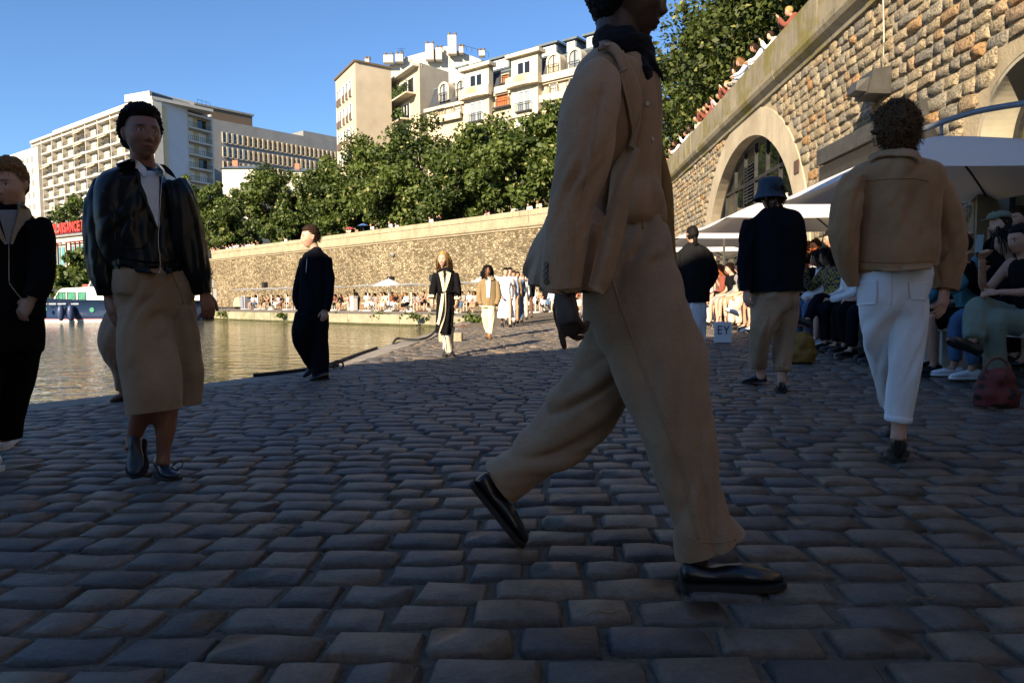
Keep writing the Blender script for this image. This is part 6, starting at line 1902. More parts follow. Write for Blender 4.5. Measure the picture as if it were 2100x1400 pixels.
strip('collar', [(32, 418), (34, 440), (26, 470), (20, 500)], [(44, 420), (62, 446), (40, 468), (24, 502)], JB, w.Y - .15, C_BEIGE, jk, 14, 6, 0.012, 0.008)
strip('collar', [(-6, 430), (-4, 450), (4, 478), (14, 500)], [(-20, 428), (-26, 448), (-10, 476), (10, 502)], JB, w.Y - .15, C_BEIGE, jk, 14, 6, 0.012, 0.008)
cord('zip', [(18, 502), (18, 540), (19, 580)], JB, w.Y - .15, 0.0025, M_ZIP, jk, 0.004, 16)
cord('drawstring', [(19, 580), (30, 596), (46, 616)], JB, w.Y - .15, 0.003, plain('pale_cord', (0.4, 0.36, 0.28)), jk, 0.006, 12)
Rh = head_R(8, -6, 0)
hp = w.at(16, 379, -0.03)
HD = make_head(hp, Rh, 1.06, w.at(8, 442, 0.0), 0.005, SK_L, True, neck_r=0.058, brow=(0.22, 0.12, 0.06), nose=1.1)
w.bare([(8, 880, 18, .26, 1), (6, 905, 16, .26, 1)])
h1 = hand_parts(w.at(64, 615, -.1), np.array([-0.6, 0.1, -0.7]), np.array([0, -1.0, 0.2]), 1, 1.0)
w.body(HD, [h1], SK_L, hv=0.004)
hair_obj(w.root, [hair_shell(hp, Rh, 1.06, 0.014, 6, 0.55, -0.5, rough=0.006, freq=30.0, lift=0.014, side=.45), strands(hp, Rh, 1.06, 1200, 6, 0.008, 61, 0.52, 0.0, grav=0.3, comb=(0.5, 0.2, -0.1), rootk=0.35, width=0.003, curl=0.2, cfreq=0.7, clear=1.1)], M_HSAND)
g_ = onground(4, 921)
M_WSHOE = plain('white_sneaker', (0.7, 0.7, 0.7), 0.5, 0.06, 10.0, bump=0.1, bscale=60.0)
add_shoe(w.root, g_ + np.array([-.06, .2, .02]), g_ + np.array([.02, -.06, .0]), UPV, M_WSHOE, M_WSOLE, kind='derby', sole=0.028)
g_ = onground(-60, 985)
add_shoe(w.root, g_ + np.array([0, .2, .0]), g_ + np.array([.02, -.07, .0]), UPV, M_WSHOE, M_WSOLE, kind='derby', sole=0.028)

# ---- 4. man in the dark suit by the water
gS = onground(655, 779)
w = Walker('person', 'young man in black collarless suit walking beside the water', gS[1] + 0.04, (650, 778))
w.garment('trousers', [[(642, 628, 28, 0, .75), (640, 655, 30, 0, .8)], [(628, 645, 22, -.03, 1), (618, 688, 19, -.06, 1), (626, 722, 14, .0, 1), (640, 753, 8.5, .1, 1)], [(652, 645, 22, .02, 1), (656, 695, 18, .02, 1), (657, 735, 17, 0, 1), (657, 771, 16.5, 0, 1)]], C_NAVY, 0.012, FOLD_TROUSER, seed=31)
jk = w.garment('jacket', [[(650, 506, 8, 0, 1), (649, 514, 13, 0, .95), (648, 526, 27, 0, .65), (647, 560, 30, 0, .68), (646, 600, 31, 0, .75), (645, 638, 32, 0, .8)]], C_NAVY, 0.011, [(0.008, 2.5, 1.5, 1.5, None, 0)], seed=32)
JB = w.bv['jacket']
w.garment('sleeve', [[(670, 528, 9, -.02, 1), (675, 560, 9.5, -.03, 1), (675, 600, 9.5, -.05, 1), (669, 636, 8.5, -.08, 1)]], C_NAVY, 0.010, FOLD_SLEEVE, seed=33, parent=jk, key='s')
w.garment('sleeve', [[(623, 530, 8, .03, 1), (616, 560, 8, .03, 1), (608, 598, 8, 0, 1), (607, 615, 8, -.03, 1), (614, 632, 7, -.06, 1)]], C_NAVY, 0.010, FOLD_SLEEVE, seed=34, parent=jk, key='s2')
cord('front_edge', [(634, 524), (632, 550), (627, 575), (637, 600), (642, 638)], JB, w.Y - .2, 0.006, C_NAVY, jk, 0.003, 20)
cord('zip', [(630, 530), (628, 560)], JB, w.Y - .2, 0.004, M_ZIP, jk, 0.004, 8)
Rh = head_R(-58, -2, 0)
hp = w.at(636, 486.5, 0)
HD = make_head(hp, Rh, 1.04, w.at(648, 516, 0.02), 0.007, SK_L, True, neck_r=0.05, brow=(0.06, 0.035, 0.02), lip=(0.5, 0.22, 0.18))
h1 = hand_parts(w.at(667, 634, -.08), np.array([-0.1, -0.25, -1]), np.array([0.3, -0.9, 0]), 1, 1.0, curl=(0.5, 0.55, 0.6, 0.65))
w.bare([(640, 745, 7, .1, 1), (642, 758, 7, .1, 1)])
w.body(HD, [h1], SK_L, voxel=0.02)
hair_obj(w.root, [hair_shell(hp, Rh, 1.04, 0.010, 7, 0.56, -0.45, rough=0.004, freq=26.0, side=.25, lift=0.012, nl=90, nz=70), strands(hp, Rh, 1.04, 300, 4, 0.010, 71, 0.5, -0.45, grav=0.16, comb=(0.1, -0.9, 0.02), rootk=0.2, width=0.004, clear=1.07, jitter=.1)], M_HBROWN)
g_ = onground(630, 776); add_shoe(w.root, g_ + np.array([.085, .12, .10]), g_ + np.array([-.03, -.02, .015]), np.array([-0.4, -0.3, 0.85]), M_BLUESHOE, M_SOLE, kind='boot', height=0.05)
g_ = onground(660, 780); add_shoe(w.root, g_ + np.array([.05, .1, .0]), g_ + np.array([-.11, -.08, .0]), UPV, M_SHOE, M_SOLE, kind='derby')

# ---- 5. woman in the black robe
gR = onground(920, 731)
w = Walker('person', 'long haired blond woman in black robe with cream lapels and belt', gR[1] + 0.04, (920, 730))
w.garment('trousers', [[(914, 670, 9, 0, 1), (915, 690, 10, 0, 1), (919, 710, 8.5, 0, 1), (921, 722, 7.5, 0, 1)], [(922, 670, 9, .06, 1), (922, 695, 8, .08, 1), (923, 716, 7, .1, 1)]], C_CREAM, 0.012, FOLD_TROUSER, seed=41, cut=2)
jk = w.garment('robe', [[(913, 548, 8, 0, 1), (914, 556, 18, 0, .75), (914, 566, 23, 0, .62), (914, 585, 20, 0, .7), (914, 600, 18, 0, .75), (914, 625, 20, 0, .8), (911, 660, 18, 0, .9), (909, 684, 16.5, 0, .95)]], C_BLACK, 0.011, [(0.012, 1.8, 1.6, 1.0, None, 0), (0.006, 8, 1.3, 2, None, 0)], seed=42)
JB = w.bv['robe']
w.garment('sleeve', [[(895, 560, 7, 0, 1.1), (891, 578, 8, -.02, 1.1), (888, 600, 8, -.05, 1.1), (887, 612, 7, -.06, 1.1)]], C_BLACK, 0.011, FOLD_SLEEVE, seed=43, parent=jk, key='s')
w.garment('sleeve', [[(933, 560, 7, 0, 1.1), (937, 580, 7.5, -.02, 1.1), (939, 600, 7.5, -.04, 1.1), (939, 612, 6.5, -.05, 1.1)]], C_BLACK, 0.011, FOLD_SLEEVE, seed=44, parent=jk, key='s2')
for st in ([(887.5, 604, 8.2, -.055, 1.1), (886.5, 611, 8, -.06, 1.1)], [(939, 607, 8, -.045, 1.1), (939, 615, 7.8, -.05, 1.1)]): w.garment('cuff', [st], C_CREAM, 0.010, (), 45, parent=jk, key='c', inner=0)
strip('lapel', [(900, 560), (904, 574), (907, 588), (909, 598)], [(909, 556), (911, 572), (912, 586), (912, 598)], JB, w.Y - .2, C_CREAM, jk, 12, 5, 0.006, 0.006)
strip('lapel', [(924, 560), (921, 574), (917, 588), (913, 598)], [(915, 556), (914, 572), (913, 586), (911.5, 598)], JB, w.Y - .2, C_CREAM, jk, 12, 5, 0.006, 0.006)
strip('robe_lining', [(906, 600), (902, 630), (899, 655), (896, 664)], [(911, 600), (909, 630), (904, 655), (901, 666)], JB, w.Y - .2, C_CREAM, jk, 16, 4, 0.006, 0.005)
strip('belt', [(895, 597), (914, 599), (932, 595)], [(895, 600), (914, 602.5), (932, 598)], JB, w.Y - .2, C_BLACK, jk, 16, 3, 0.008, 0.008)
strip('belt_tail', [(912, 600), (912, 640), (904, 670), (899, 686)], [(914, 600), (914, 640), (907, 670), (901, 686)], JB, w.Y - .22, C_CREAM, jk, 18, 3, 0.010, 0.006)
strip('belt_tail', [(908, 688), (908, 700), (908, 716)], [(910, 688), (910.5, 700), (910, 716)], None, w.Y - .12, C_WHITE, jk, 8, 3, 0.0, 0.006)
cord('necklace', [(908, 552), (907, 562), (911, 568), (916, 562), (917, 552)], JB, w.Y - .2, 0.006, M_SOLE, w.root, 0.01, 16)
Rh = head_R(-16, 0, 0)
hp = w.at(909, 532, 0)
HD = make_head(hp, Rh, 1.02, w.at(913, 556, 0.02), 0.006, SK_L, False, neck_r=0.048, brow=(0.2, 0.11, 0.05))
h1 = hand_parts(w.at(886, 611, -.06), np.array([-0.1, -0.1, -1]), np.array([-0.7, -0.6, 0]), 1, 1.0)
h2 = hand_parts(w.at(938, 614, -.05), np.array([-0.1, -0.1, -1]), np.array([0.7, -0.6, 0]), -1, 1.0)
w.body(HD, [h1, h2], SK_L, voxel=0.02, handv=0.007)
hair_obj(w.root, [hair_shell(hp, Rh, 1.02, 0.012, 8, 0.6, -0.5, rough=0.004, freq=20.0, male=False, nl=70, nz=50), strands(hp, Rh, 1.02, 900, 14, 0.024, 81, 0.58, -0.4, grav=0.55, comb=(0, -0.45, 0), rootk=0.2, width=0.005, part=0.3, wave=0.12)], M_HBLOND)
for dx, dy in ((-.06, -.04), (.05, .06)):
    g_ = onground(920, 731) + np.array([dx, dy, 0]); add_shoe(w.root, g_ + np.array([0, .16, 0]), g_ + np.array([0.01, -.09, 0]), UPV, M_SHOE, M_SOLE, kind='derby')

# ---- 6. woman in the brown jacket
gB = onground(1003, 695)
w = Walker('person', 'dark long haired woman in olive brown jacket over white tee', gB[1] + 0.04, (1003, 694))
w.garment('trousers', [[(1002, 614, 14, 0, .75), (1002, 630, 14.5, 0, .8)], [(996, 630, 8.5, .06, 1), (997, 655, 7.5, .12, 1), (1000, 680, 5, .2, 1)], [(1008, 630, 8.5, -.03, 1), (1008, 655, 7.5, -.03, 1), (1005, 684, 5.5, -.05, 1)]], C_CREAM, 0.014, FOLD_TROUSER, seed=51)
jk = w.garment('jacket', [[(1001, 566, 5, 0, 1), (1002, 572, 14, 0, .75), (1002, 580, 18, 0, .6), (1002, 600, 17, 0, .65), (1002, 626, 16.5, 0, .75)]], cloth('olive_brown_twill', (0.24, 0.17, 0.085)), 0.013, [(0.009, 2.5, 1.5, 1.5, None, 0)], seed=52)
JB = w.bv['jacket']
for st in ([(987, 576, 5, 0, 1.1), (984, 595, 6, 0, 1.1), (983, 612, 5.5, -.03, 1.1), (987, 624, 5, -.06, 1.1)], [(1018, 576, 5, 0, 1.1), (1021, 595, 6, 0, 1.1), (1022, 612, 5.5, -.03, 1.1), (1017, 624, 5, -.06, 1.1)]): w.garment('sleeve', [st], MATS['olive_brown_twill'], 0.013, FOLD_SLEEVE, seed=53, parent=jk, key='s')
strip('tee_front', [(996, 570), (997, 590), (998, 610)], [(1007, 570), (1006, 590), (1005, 610)], JB, w.Y - .2, C_WHITE, w.root, 10, 5, 0.008, 0.006)
strip('collar', [(993, 568), (994, 574)], [(998, 567), (999, 576)], JB, w.Y - .2, MATS['olive_brown_twill'], jk, 5, 4, 0.014, 0.01)
strip('collar', [(1011, 568), (1011, 574)], [(1006, 567), (1005, 576)], JB, w.Y - .2, MATS['olive_brown_twill'], jk, 5, 4, 0.014, 0.01)
Rh = head_R(2, 0, 0); hp = w.at(1000, 555.5, 0)
HD = make_head(hp, Rh, 1.02, w.at(1001, 573, 0.02), 0.007, SK_T, False, neck_r=0.05)
w.bare([(1004, 680, 4, -.05, 1), (1004, 692, 4, -.05, 1)])
w.body(HD, [], SK_T, voxel=0.02)
hair_obj(w.root, [hair_shell(hp, Rh, 1.02, 0.012, 9, 0.62, -0.5, rough=0.003, freq=20.0, male=False, nl=60, nz=46), strands(hp, Rh, 1.02, 600, 12, 0.024, 91, 0.58, -0.4, grav=0.6, comb=(0, -0.15, 0), rootk=0.3, width=0.006, part=0.12)], M_HBLACK)
g_ = onground(1004, 696)
M_BROWNSH = plain('brown_sandal', (0.16, 0.07, 0.035), 0.5, 0.2)
add_shoe(w.root, g_ + np.array([0, .16, 0]), g_ + np.array([0.01, -.1, 0]), UPV, M_BROWNSH, M_SOLE, kind='loafer')
add_shoe(w.root, g_ + np.array([-.06, .46, .05]), g_ + np.array([-0.05, .24, 0.01]), UPV, M_BROWNSH, M_SOLE, kind='loafer')

# ---- 7. man in the bucket hat, from behind
gK = onground(1602, 806)
w = Walker('person', 'man in blue ribbed bucket hat, navy jacket and rolled khaki trousers from behind', gK[1] + 0.06, (1585, 800))
w.garment('trousers', [[[(1588, 585, 46, 0, .75), (1584, 615, 44, 0, .8), (1572, 640, 34, -.02, .9), (1560, 680, 22, -.08, 1), (1556, 720, 19, -.02, 1), (1555, 752, 17.5, .06, 1)]], [[(1592, 585, 45, 0, .75), (1596, 615, 42, 0, .8), (1606, 640, 32, 0, .9), (1610, 680, 23, .0, 1), (1606, 725, 19.5, -.02, 1), (1604, 757, 18, -.05, 1)]]], C_KHAKI, 0.010, [(0.016, 2.0, 1.2, 1.5, None, 0), (0.014, 6.0, 1.0, 3.0, 0.25, 0.2)], seed=61)
for st in ([(1555.5, 744, 18.6, .055, 1), (1555, 754, 18.2, .06, 1)], [(1604.5, 750, 19.2, -.047, 1), (1604, 761, 18.8, -.05, 1)]): w.garment('turn_up', [st], C_KHAKI, 0.008, (), 62, key='t', inner=0)
jk = w.garment('jacket', [[(1583, 424, 16, 0, 1), (1584, 434, 30, 0, .8), (1586, 450, 56, 0, .58), (1586, 490, 58, 0, .62), (1585, 540, 56, 0, .66), (1586, 598, 58, 0, .7)]], C_NAVY, 0.010, [(0.008, 2.5, 1.5, 1.5, None, 0), (0.004, 9, 1.3, 2, None, 0)], seed=63)
w.garment('sleeve', [[(1538, 452, 14, 0, 1.1), (1531, 490, 15, 0, 1.1), (1528, 540, 14.5, -.02, 1.1), (1530, 596, 12, -.05, 1.1)]], C_NAVY, 0.010, FOLD_SLEEVE, seed=64, parent=jk, key='s')
w.garment('sleeve', [[(1634, 452, 14, 0, 1.1), (1639, 490, 14, 0, 1.1), (1638, 540, 13, .04, 1.1), (1630, 595, 11, .1, 1.1)]], C_NAVY, 0.010, FOLD_SLEEVE, seed=65, parent=jk, key='s2')
Rh = head_R(195, 2, 0); hp = w.at(1583, 402, 0)
HD = make_head(hp, Rh, 1.02, w.at(1583, 434, 0.02), 0.008, SK_L, True)
h1 = hand_parts(w.at(1531, 594, -.05), np.array([0.05, -0.05, -1]), np.array([-0.9, -0.3, 0]), 1, 1.0)
w.bare([(1560, 745, 10, .06, 1), (1561, 778, 9.5, .06, 1)]); w.bare([(1604, 750, 10.5, -.05, 1), (1603, 788, 10, -.05, 1)])
w.body(HD, [h1], SK_L, voxel=0.02)
hair_obj(w.root, [hair_shell(hp, Rh, 0.985, 0.004, 12, 0.5, -0.55, rough=0.004, freq=30.0, nl=80, nz=60), strands(hp, Rh, 1.02, 500, 5, 0.011, 121, -0.1, -0.6, grav=0.3, comb=(0, -0.2, -0.1), rootk=0.6, width=0.005, curl=0.3, cfreq=1.1)], M_HBROWN)
# ribbed hat: crown and sloping brim turned about the head axis
hat = []
nn_ = 96
C_HAT = cloth('blue_rib_knit', (0.035, 0.055, 0.085), weave=700.0)
prof = [(0.0, .150), (.055, .150), (.083, .142), (.094, .120), (.101, .07), (.104, .045), (.116, .012), (.130, -.02), (.134, -.024), (.130, -.026), (.112, .004), (.097, .04), (.09, .06)]
V = []
for r_, z_ in prof:
    for j in range(nn_):
        a = 2 * math.pi * j / nn_; rib = 1 + (0.016 if j % 3 == 0 else -0.006) * (1 if r_ > .05 else 0)
        V.append((math.cos(a) * r_ * rib * .93, math.sin(a) * r_ * rib * 1.05, z_))
Fc = [(i * nn_ + j, i * nn_ + (j + 1) % nn_, (i + 1) * nn_ + (j + 1) % nn_, (i + 1) * nn_ + j) for i in range(len(prof) - 1) for j in range(nn_)]
Rhat = head_R(195, -3, 4)
np_obj('bucket_hat', (np.array(V) * 1.04) @ Rhat.T + hp + np.array([-0.015, 0, -0.005]), np.array(Fc), C_HAT, w.root)
g_ = onground(1548, 789); add_shoe(w.root, g_ + np.array([.10, -.02, .03]), g_ + np.array([-.08, .10, .0]), UPV, M_SHOE, M_SOLE, kind='boot', height=0.05)
g_ = onground(1602, 807); add_shoe(w.root, g_, g_ + unit(np.array([g_[0], g_[1], 0])) * .27, UPV, M_SHOE, M_SOLE, kind='boot', height=0.055, width=0.052)

# ---- 8. curly haired man in white jeans, from behind
gW = onground(1841, 951)
w = Walker('person', 'curly haired man in tan jacket and white jeans from behind', gW[1] + 0.02, (1841, 950))
C_JEAN = cloth('white_denim', (0.8, 0.81, 0.84), weave=900.0, wv=0.08, mott=0.04)
w.garment('jeans', [[[(1830, 540, 68, 0, .72), (1828, 575, 70, 0, .76), (1820, 610, 62, 0, .82), (1806, 645, 44, .03, .95), (1804, 690, 34, .07, 1), (1812, 740, 27, .14, 1), (1822, 790, 23, .26, 1), (1830, 828, 20, .38, 1)]],
                    [[(1834, 540, 68, 0, .72), (1836, 575, 69, 0, .76), (1846, 610, 56, -.02, .85), (1861, 645, 40, -.03, .95), (1858, 695, 35.5, -.03, 1), (1854, 766, 31, -.02, 1), (1846, 825, 28, .0, 1), (1842, 862, 25, .0, 1)]]], C_JEAN, 0.0085, [(0.008, 2.0, 1.1, 1.5, None, 0), (0.014, 7.0, 0.8, 3.0, 0.42, 0.16), (0.006, 7.0, 1.0, 3.0, 0.15, 0.12)], seed=71)
JN = w.bv['jeans']
w.garment('turn_up', [[(1843, 850, 27.5, .0, 1), (1841, 866, 26.5, .0, 1)]], C_JEAN, 0.007, (), 72, key='t', inner=0)
strip('back_pocket', [(1757, 576), (1759, 600), (1760, 626)], [(1800, 575), (1800, 600), (1798, 622)], JN, w.Y - .15, C_JEAN, w.root, 10, 10, 0.003, 0.003)
strip('back_pocket', [(1862, 580), (1864, 600), (1866, 612)], [(1902, 578), (1902, 600), (1900, 614)], JN, w.Y - .15, C_JEAN, w.root, 10, 10, 0.003, 0.003)
cord('seam', [(1828, 556), (1827, 590), (1826, 625)], JN, w.Y - .1, 0.003, C_JEAN, w.root, 0.001, 14)
jk = w.garment('jacket', [[(1833, 312, 32, 0, .95), (1833, 326, 44, 0, .9), (1833, 342, 80, 0, .66), (1833, 368, 92, 0, .6), (1832, 420, 86, 0, .66), (1832, 470, 82, 0, .7), (1833, 515, 82, 0, .72), (1834, 540, 78, 0, .74), (1835, 552, 76, 0, .74)]], C_TAN, 0.0085, [(0.010, 2.0, 1.5, 2.5, None, 0), (0.008, 5.0, 1.2, 3.0, 0.35, 0.2), (0.004, 12, 1.5, 2.5, None, 0)], seed=73)
JB = w.bv['jacket']
w.garment('sleeve', [[(1756, 362, 22, 0, 1.1), (1738, 402, 29, 0, 1.1), (1731, 450, 29, -.02, 1.05), (1732, 500, 26, -.02, 1.05), (1738, 545, 20, 0, 1.05), (1748, 584, 12, .02, 1.05)]], C_TAN, 0.008, [(0.010, 3.0, 1.5, 2.0, None, 0), (0.010, 9.0, 1.1, 3.0, 0.42, 0.14), (0.004, 14, 1.5, 2, None, 0)], seed=74, parent=jk, key='s')
w.garment('sleeve', [[(1908, 360, 23, 0, 1.1), (1926, 402, 30, 0, 1.1), (1938, 450, 34, .02, 1.05), (1944, 500, 32, .03, 1.05), (1943, 555, 27, .03, 1.05), (1938, 594, 20, .02, 1.05)]], C_TAN, 0.008, [(0.010, 3.0, 1.5, 2.0, None, 0), (0.009, 9.0, 1.1, 3.0, 0.42, 0.14), (0.004, 14, 1.5, 2, None, 0)], seed=75, parent=jk, key='s2')
strip('waistband', [(1758, 534), (1796, 537), (1834, 538), (1872, 537), (1910, 534)], [(1759, 552), (1796, 555), (1834, 556), (1872, 555), (1910, 552)], JB, w.Y - .2, C_TAN, jk, 40, 5, 0.004, 0.006)
strip('collar', [(1782, 330), (1800, 318), (1836, 312), (1870, 316), (1884, 328)], [(1788, 338), (1804, 328), (1836, 325), (1868, 327), (1880, 336)], JB, w.Y - .14, C_TAN, jk, 24, 6, 0.012, 0.010)
cord('yoke_seam', [(1758, 374), (1790, 369), (1834, 366), (1876, 366), (1904, 371)], JB, w.Y - .2, 0.003, C_TAN, jk, 0.001, 30)
Rh = head_R(188, 4, 0); hp = w.at(1834, 270, 0.02)
HD = make_head(hp, Rh, 1.03, w.at(1833, 332, 0.02), 0.007, SK_L, True)
w.bare([(1843, 845, 17, 0, 1), (1843, 880, 15.5, 0, 1), (1842, 905, 17, -.01, 1)])
h1 = hand_parts(w.at(1938, 590, .02), w.at(1930, 640, -.02) - w.at(1938, 590, .02), np.array([0.6, -0.75, 0.1]), -1, 1.05, curl=(0.35, 0.45, 0.5, 0.55))
w.body(HD, [h1], SK_L)
hair_obj(w.root, [hair_shell(hp, Rh, 1.03, 0.018, 14, 0.5, -0.66, rough=0.014, freq=26.0, low_amp=0.008), strands(hp, Rh, 1.03, 1500, 10, 0.0078, 141, 0.5, -0.66, grav=0.16, comb=(0, -0.05, 0), rootk=1.0, width=0.0034, curl=1.25, cfreq=1.15, clear=1.14, jitter=0.8)], hair_mat('curly_brown_hair', (0.12, 0.065, 0.032)))
g_ = onground(1841, 951); aw = unit(np.array([g_[0], g_[1], 0])); add_shoe(w.root, g_, g_ + aw * .28, UPV, M_SHOE, M_SOLE, kind='boot', height=0.09, width=0.05, sole=0.022)
g_ = at(1838, 880, w.Y + .5); g_[2] = float(gz(g_[0], g_[1])); add_shoe(w.root, g_ - aw * .06 + np.array([0, 0, .05]), g_ + aw * .2, UPV, M_SHOE, M_SOLE, kind='boot', height=0.07, width=0.05); w.bare([(1832, 815, 10, .38, 1), (1836, 862, 9, .46, 1)])

# ---- 9. woman with a low ponytail and white skirt
gP = onground(1426, 716)
w = Walker('person', 'woman with dark ponytail, black jacket and long white skirt from behind', gP[1], (1426, 716))
w.garment('skirt', [[(1424, 605, 23, 0, .8), (1424, 630, 24, 0, .85), (1424, 670, 23, 0, .9), (1425, 705, 21, 0, .9)]], C_WHITE, 0.012, [(0.022, 0.7, 2.2, 0.5, None, 0), (0.006, 5, 1.5, 2, None, 0)], seed=81)
jk = w.garment('jacket', [[(1420, 496, 8, 0, 1), (1420, 505, 20, 0, .8), (1421, 520, 36, 0, .6), (1422, 555, 36, 0, .65), (1422, 590, 33, 0, .72), (1423, 620, 31, 0, .75)]], C_CHAR, 0.012, [(0.010, 2.5, 1.5, 1.5, None, 0)], seed=82)
w.garment('sleeve', [[(1392, 518, 10, 0, 1.1), (1388, 550, 11, 0, 1.1), (1390, 585, 11, -.05, 1.1)]], C_CHAR, 0.012, FOLD_SLEEVE, seed=83, parent=jk, key='s')
w.garment('sleeve', [[(1450, 518, 10, 0, 1.1), (1460, 550, 12, .02, 1.1), (1462, 568, 10, .02, 1.1), (1446, 592, 9, .06, 1.1)]], C_CHAR, 0.012, FOLD_SLEEVE, seed=84, parent=jk, key='s2')
Rh = head_R(200, 4, 0); hp = w.at(1419, 482, 0)
HD = make_head(hp, Rh, 1.0, w.at(1420, 506, 0.02), 0.007, SK_M, False, neck_r=0.05)
w.bare([(1430, 695, 6, 0, 1), (1431, 712, 5.5, 0, 1)])
w.body(HD, [], SK_M, voxel=0.02)
bun = rtube([hp + np.array([0.01, -0.10, -0.04]), hp + np.array([0.015, -0.125, -0.07]), hp + np.array([0.02, -0.115, -0.13]), hp + np.array([0.02, -0.105, -0.19])], [0.02, 0.034, 0.03, 0.012], 12, 3)
hair_obj(w.root, [hair_shell(hp, Rh, 1.0, 0.012, 15, 0.6, -0.55, rough=0.003, freq=18.0, male=False, nl=70, nz=52), remesh([bun], 0.008, 2)], M_HBLACK)
g_ = onground(1431, 718); add_shoe(w.root, g_, g_ + np.array([0, .24, 0]), UPV, M_SHOE, M_SOLE, kind='derby')

# ---- 10. person hidden behind the leather jacket, legs and sandals showing
gH = onground(245, 824)
w = Walker('person', 'person in loose tan trousers and sandals mostly hidden behind leather jacket', gH[1] + 0.05, (250, 822))
w.garment('trousers', [[(262, 600, 34, 0, .8), (262, 650, 36, 0, .8)], [(248, 650, 30, -.02, 1), (230, 705, 27, -.05, 1), (246, 755, 17, .05, 1), (252, 796, 14, .12, 1)], [(275, 650, 28, .05, 1), (282, 720, 24, .02, 1), (285, 800, 20, -.04, 1)]], C_LINEN2, 0.012, FOLD_TROUSER, seed=91)
w.garment('shirt', [[(262, 470, 14, 0, 1), (262, 485, 40, 0, .6), (262, 540, 36, 0, .65), (262, 610, 35, 0, .75)], [(228, 490, 12, 0, 1), (226, 540, 11, 0, 1), (232, 590, 10, -.05, 1)], [(296, 490, 12, 0, 1), (298, 540, 11, 0, 1), (292, 590, 10, -.05, 1)]], C_LINEN, 0.014, FOLD_SLEEVE, seed=92)
Rh = head_R(10, 0, 0); hp = w.at(262, 440, 0)
HD = make_head(hp, Rh, 1.0, w.at(262, 474, 0.02), 0.009, SK_T, True)
w.bare([(252, 785, 8, .12, 1), (252, 812, 8, .1, 1)])
w.body(HD, [], SK_T, voxel=0.02)
hair_obj(w.root, [hair_shell(hp, Rh, 1.0, 0.014, 16, 0.55, -0.5, nl=50, nz=40)], M_HBLACK)
g_ = onground(246, 823)
add_shoe(w.root, g_ + np.array([.03, .18, .01]), g_ + np.array([-.05, -.05, 0]), UPV, M_BROWNSH, M_SOLE, kind='loafer')
g_ = onground(284, 818); add_shoe(w.root, g_ + np.array([.0, .16, 0]), g_ + np.array([-.02, -.08, 0]), UPV, M_BROWNSH, M_SOLE, kind='loafer')
# ================================================================== spectators and smaller figures
def sk(name, c): return plain(name, c, 0.5, 0.08, 30.0)
M_SKINS = [sk('light_skin', SK_L), sk('mid_skin', SK_M), sk('tan_skin', SK_T), sk('dark_skin', (0.075, 0.04, 0.025))]
def mir(p): return (-p[0], p[1], p[2])
def pose_joints(pose, arms='lap', cross=0, lean=0.0):
    J = {}
    if pose == 'sit':
        L = lean
        J = dict(pel=(0, 0, .55), chest=(0, .03 + L * .5, .88), neck=(0, .04 + L, 1.07 - L * .15), head=(0, .08 + L * 1.3, 1.215 - L * .25), sh=.175, shz=1.02 - L * .12, shy=.03 + L * .9,
                 hip=(.09, .02, .53), kn=(.12, .44, .53), an=(.12, .41, .10), kn2=(.11, .46, .53), an2=(.13, .47, .10))
        if cross: J['kn2'] = (.03, .47, .65); J['an2'] = (-.17, .66, .38)
    elif pose == 'walk':
        J = dict(pel=(0, 0, .95), chest=(0, .01, 1.28), neck=(0, .01, 1.48), head=(0, .04, 1.63), sh=.18, shz=1.42, shy=0, hip=(.09, 0, .93), kn=(.10, .17, .53), an=(.09, .28, .10), kn2=(.10, .02, .50), an2=(.09, -.28, .16))
    else:
        L = lean
        J = dict(pel=(0, -L * .4, .95), chest=(0, L * .35, 1.28), neck=(0, L, 1.46 - L * .2), head=(0, .05 + L * 1.35, 1.61 - L * .3), sh=.18, shz=1.41 - L * .15, shy=L * .85, hip=(.09, -L * .4, .93), kn=(.10, .02 - L * .2, .5), an=(.10, 0, .09), kn2=(.10, .02 - L * .2, .5), an2=(.10, 0, .09))
    s_, z_, y_ = J['sh'], J['shz'], J['shy']
    A = dict(lap=((.25, .02, -.27), (.09, .30, -.38)), phone=((.20, .20, -.22), (.05, .36, .04)), down=((.24, -.02, -.30), (.22, .05, -.56)), swing=((.24, .10, -.28), (.20, .26, -.48)), back=((.24, -.12, -.28), (.22, -.14, -.56)), rest=((.24, .16, -.22), (.10, .34, -.24)), knee=((.23, .12, -.25), (.12, .38, -.40)))
    ar = arms if isinstance(arms, tuple) else (arms, arms)
    for sd, k in ((1, 0), (-1, 1)):
        e, w_ = A[ar[k]]
        J['el%d' % sd] = (sd * e[0], y_ + e[1], z_ + e[2]); J['wr%d' % sd] = (sd * w_[0], y_ + w_[1], z_ + w_[2])
    return J
XA = np.array([1.0, 0, 0])
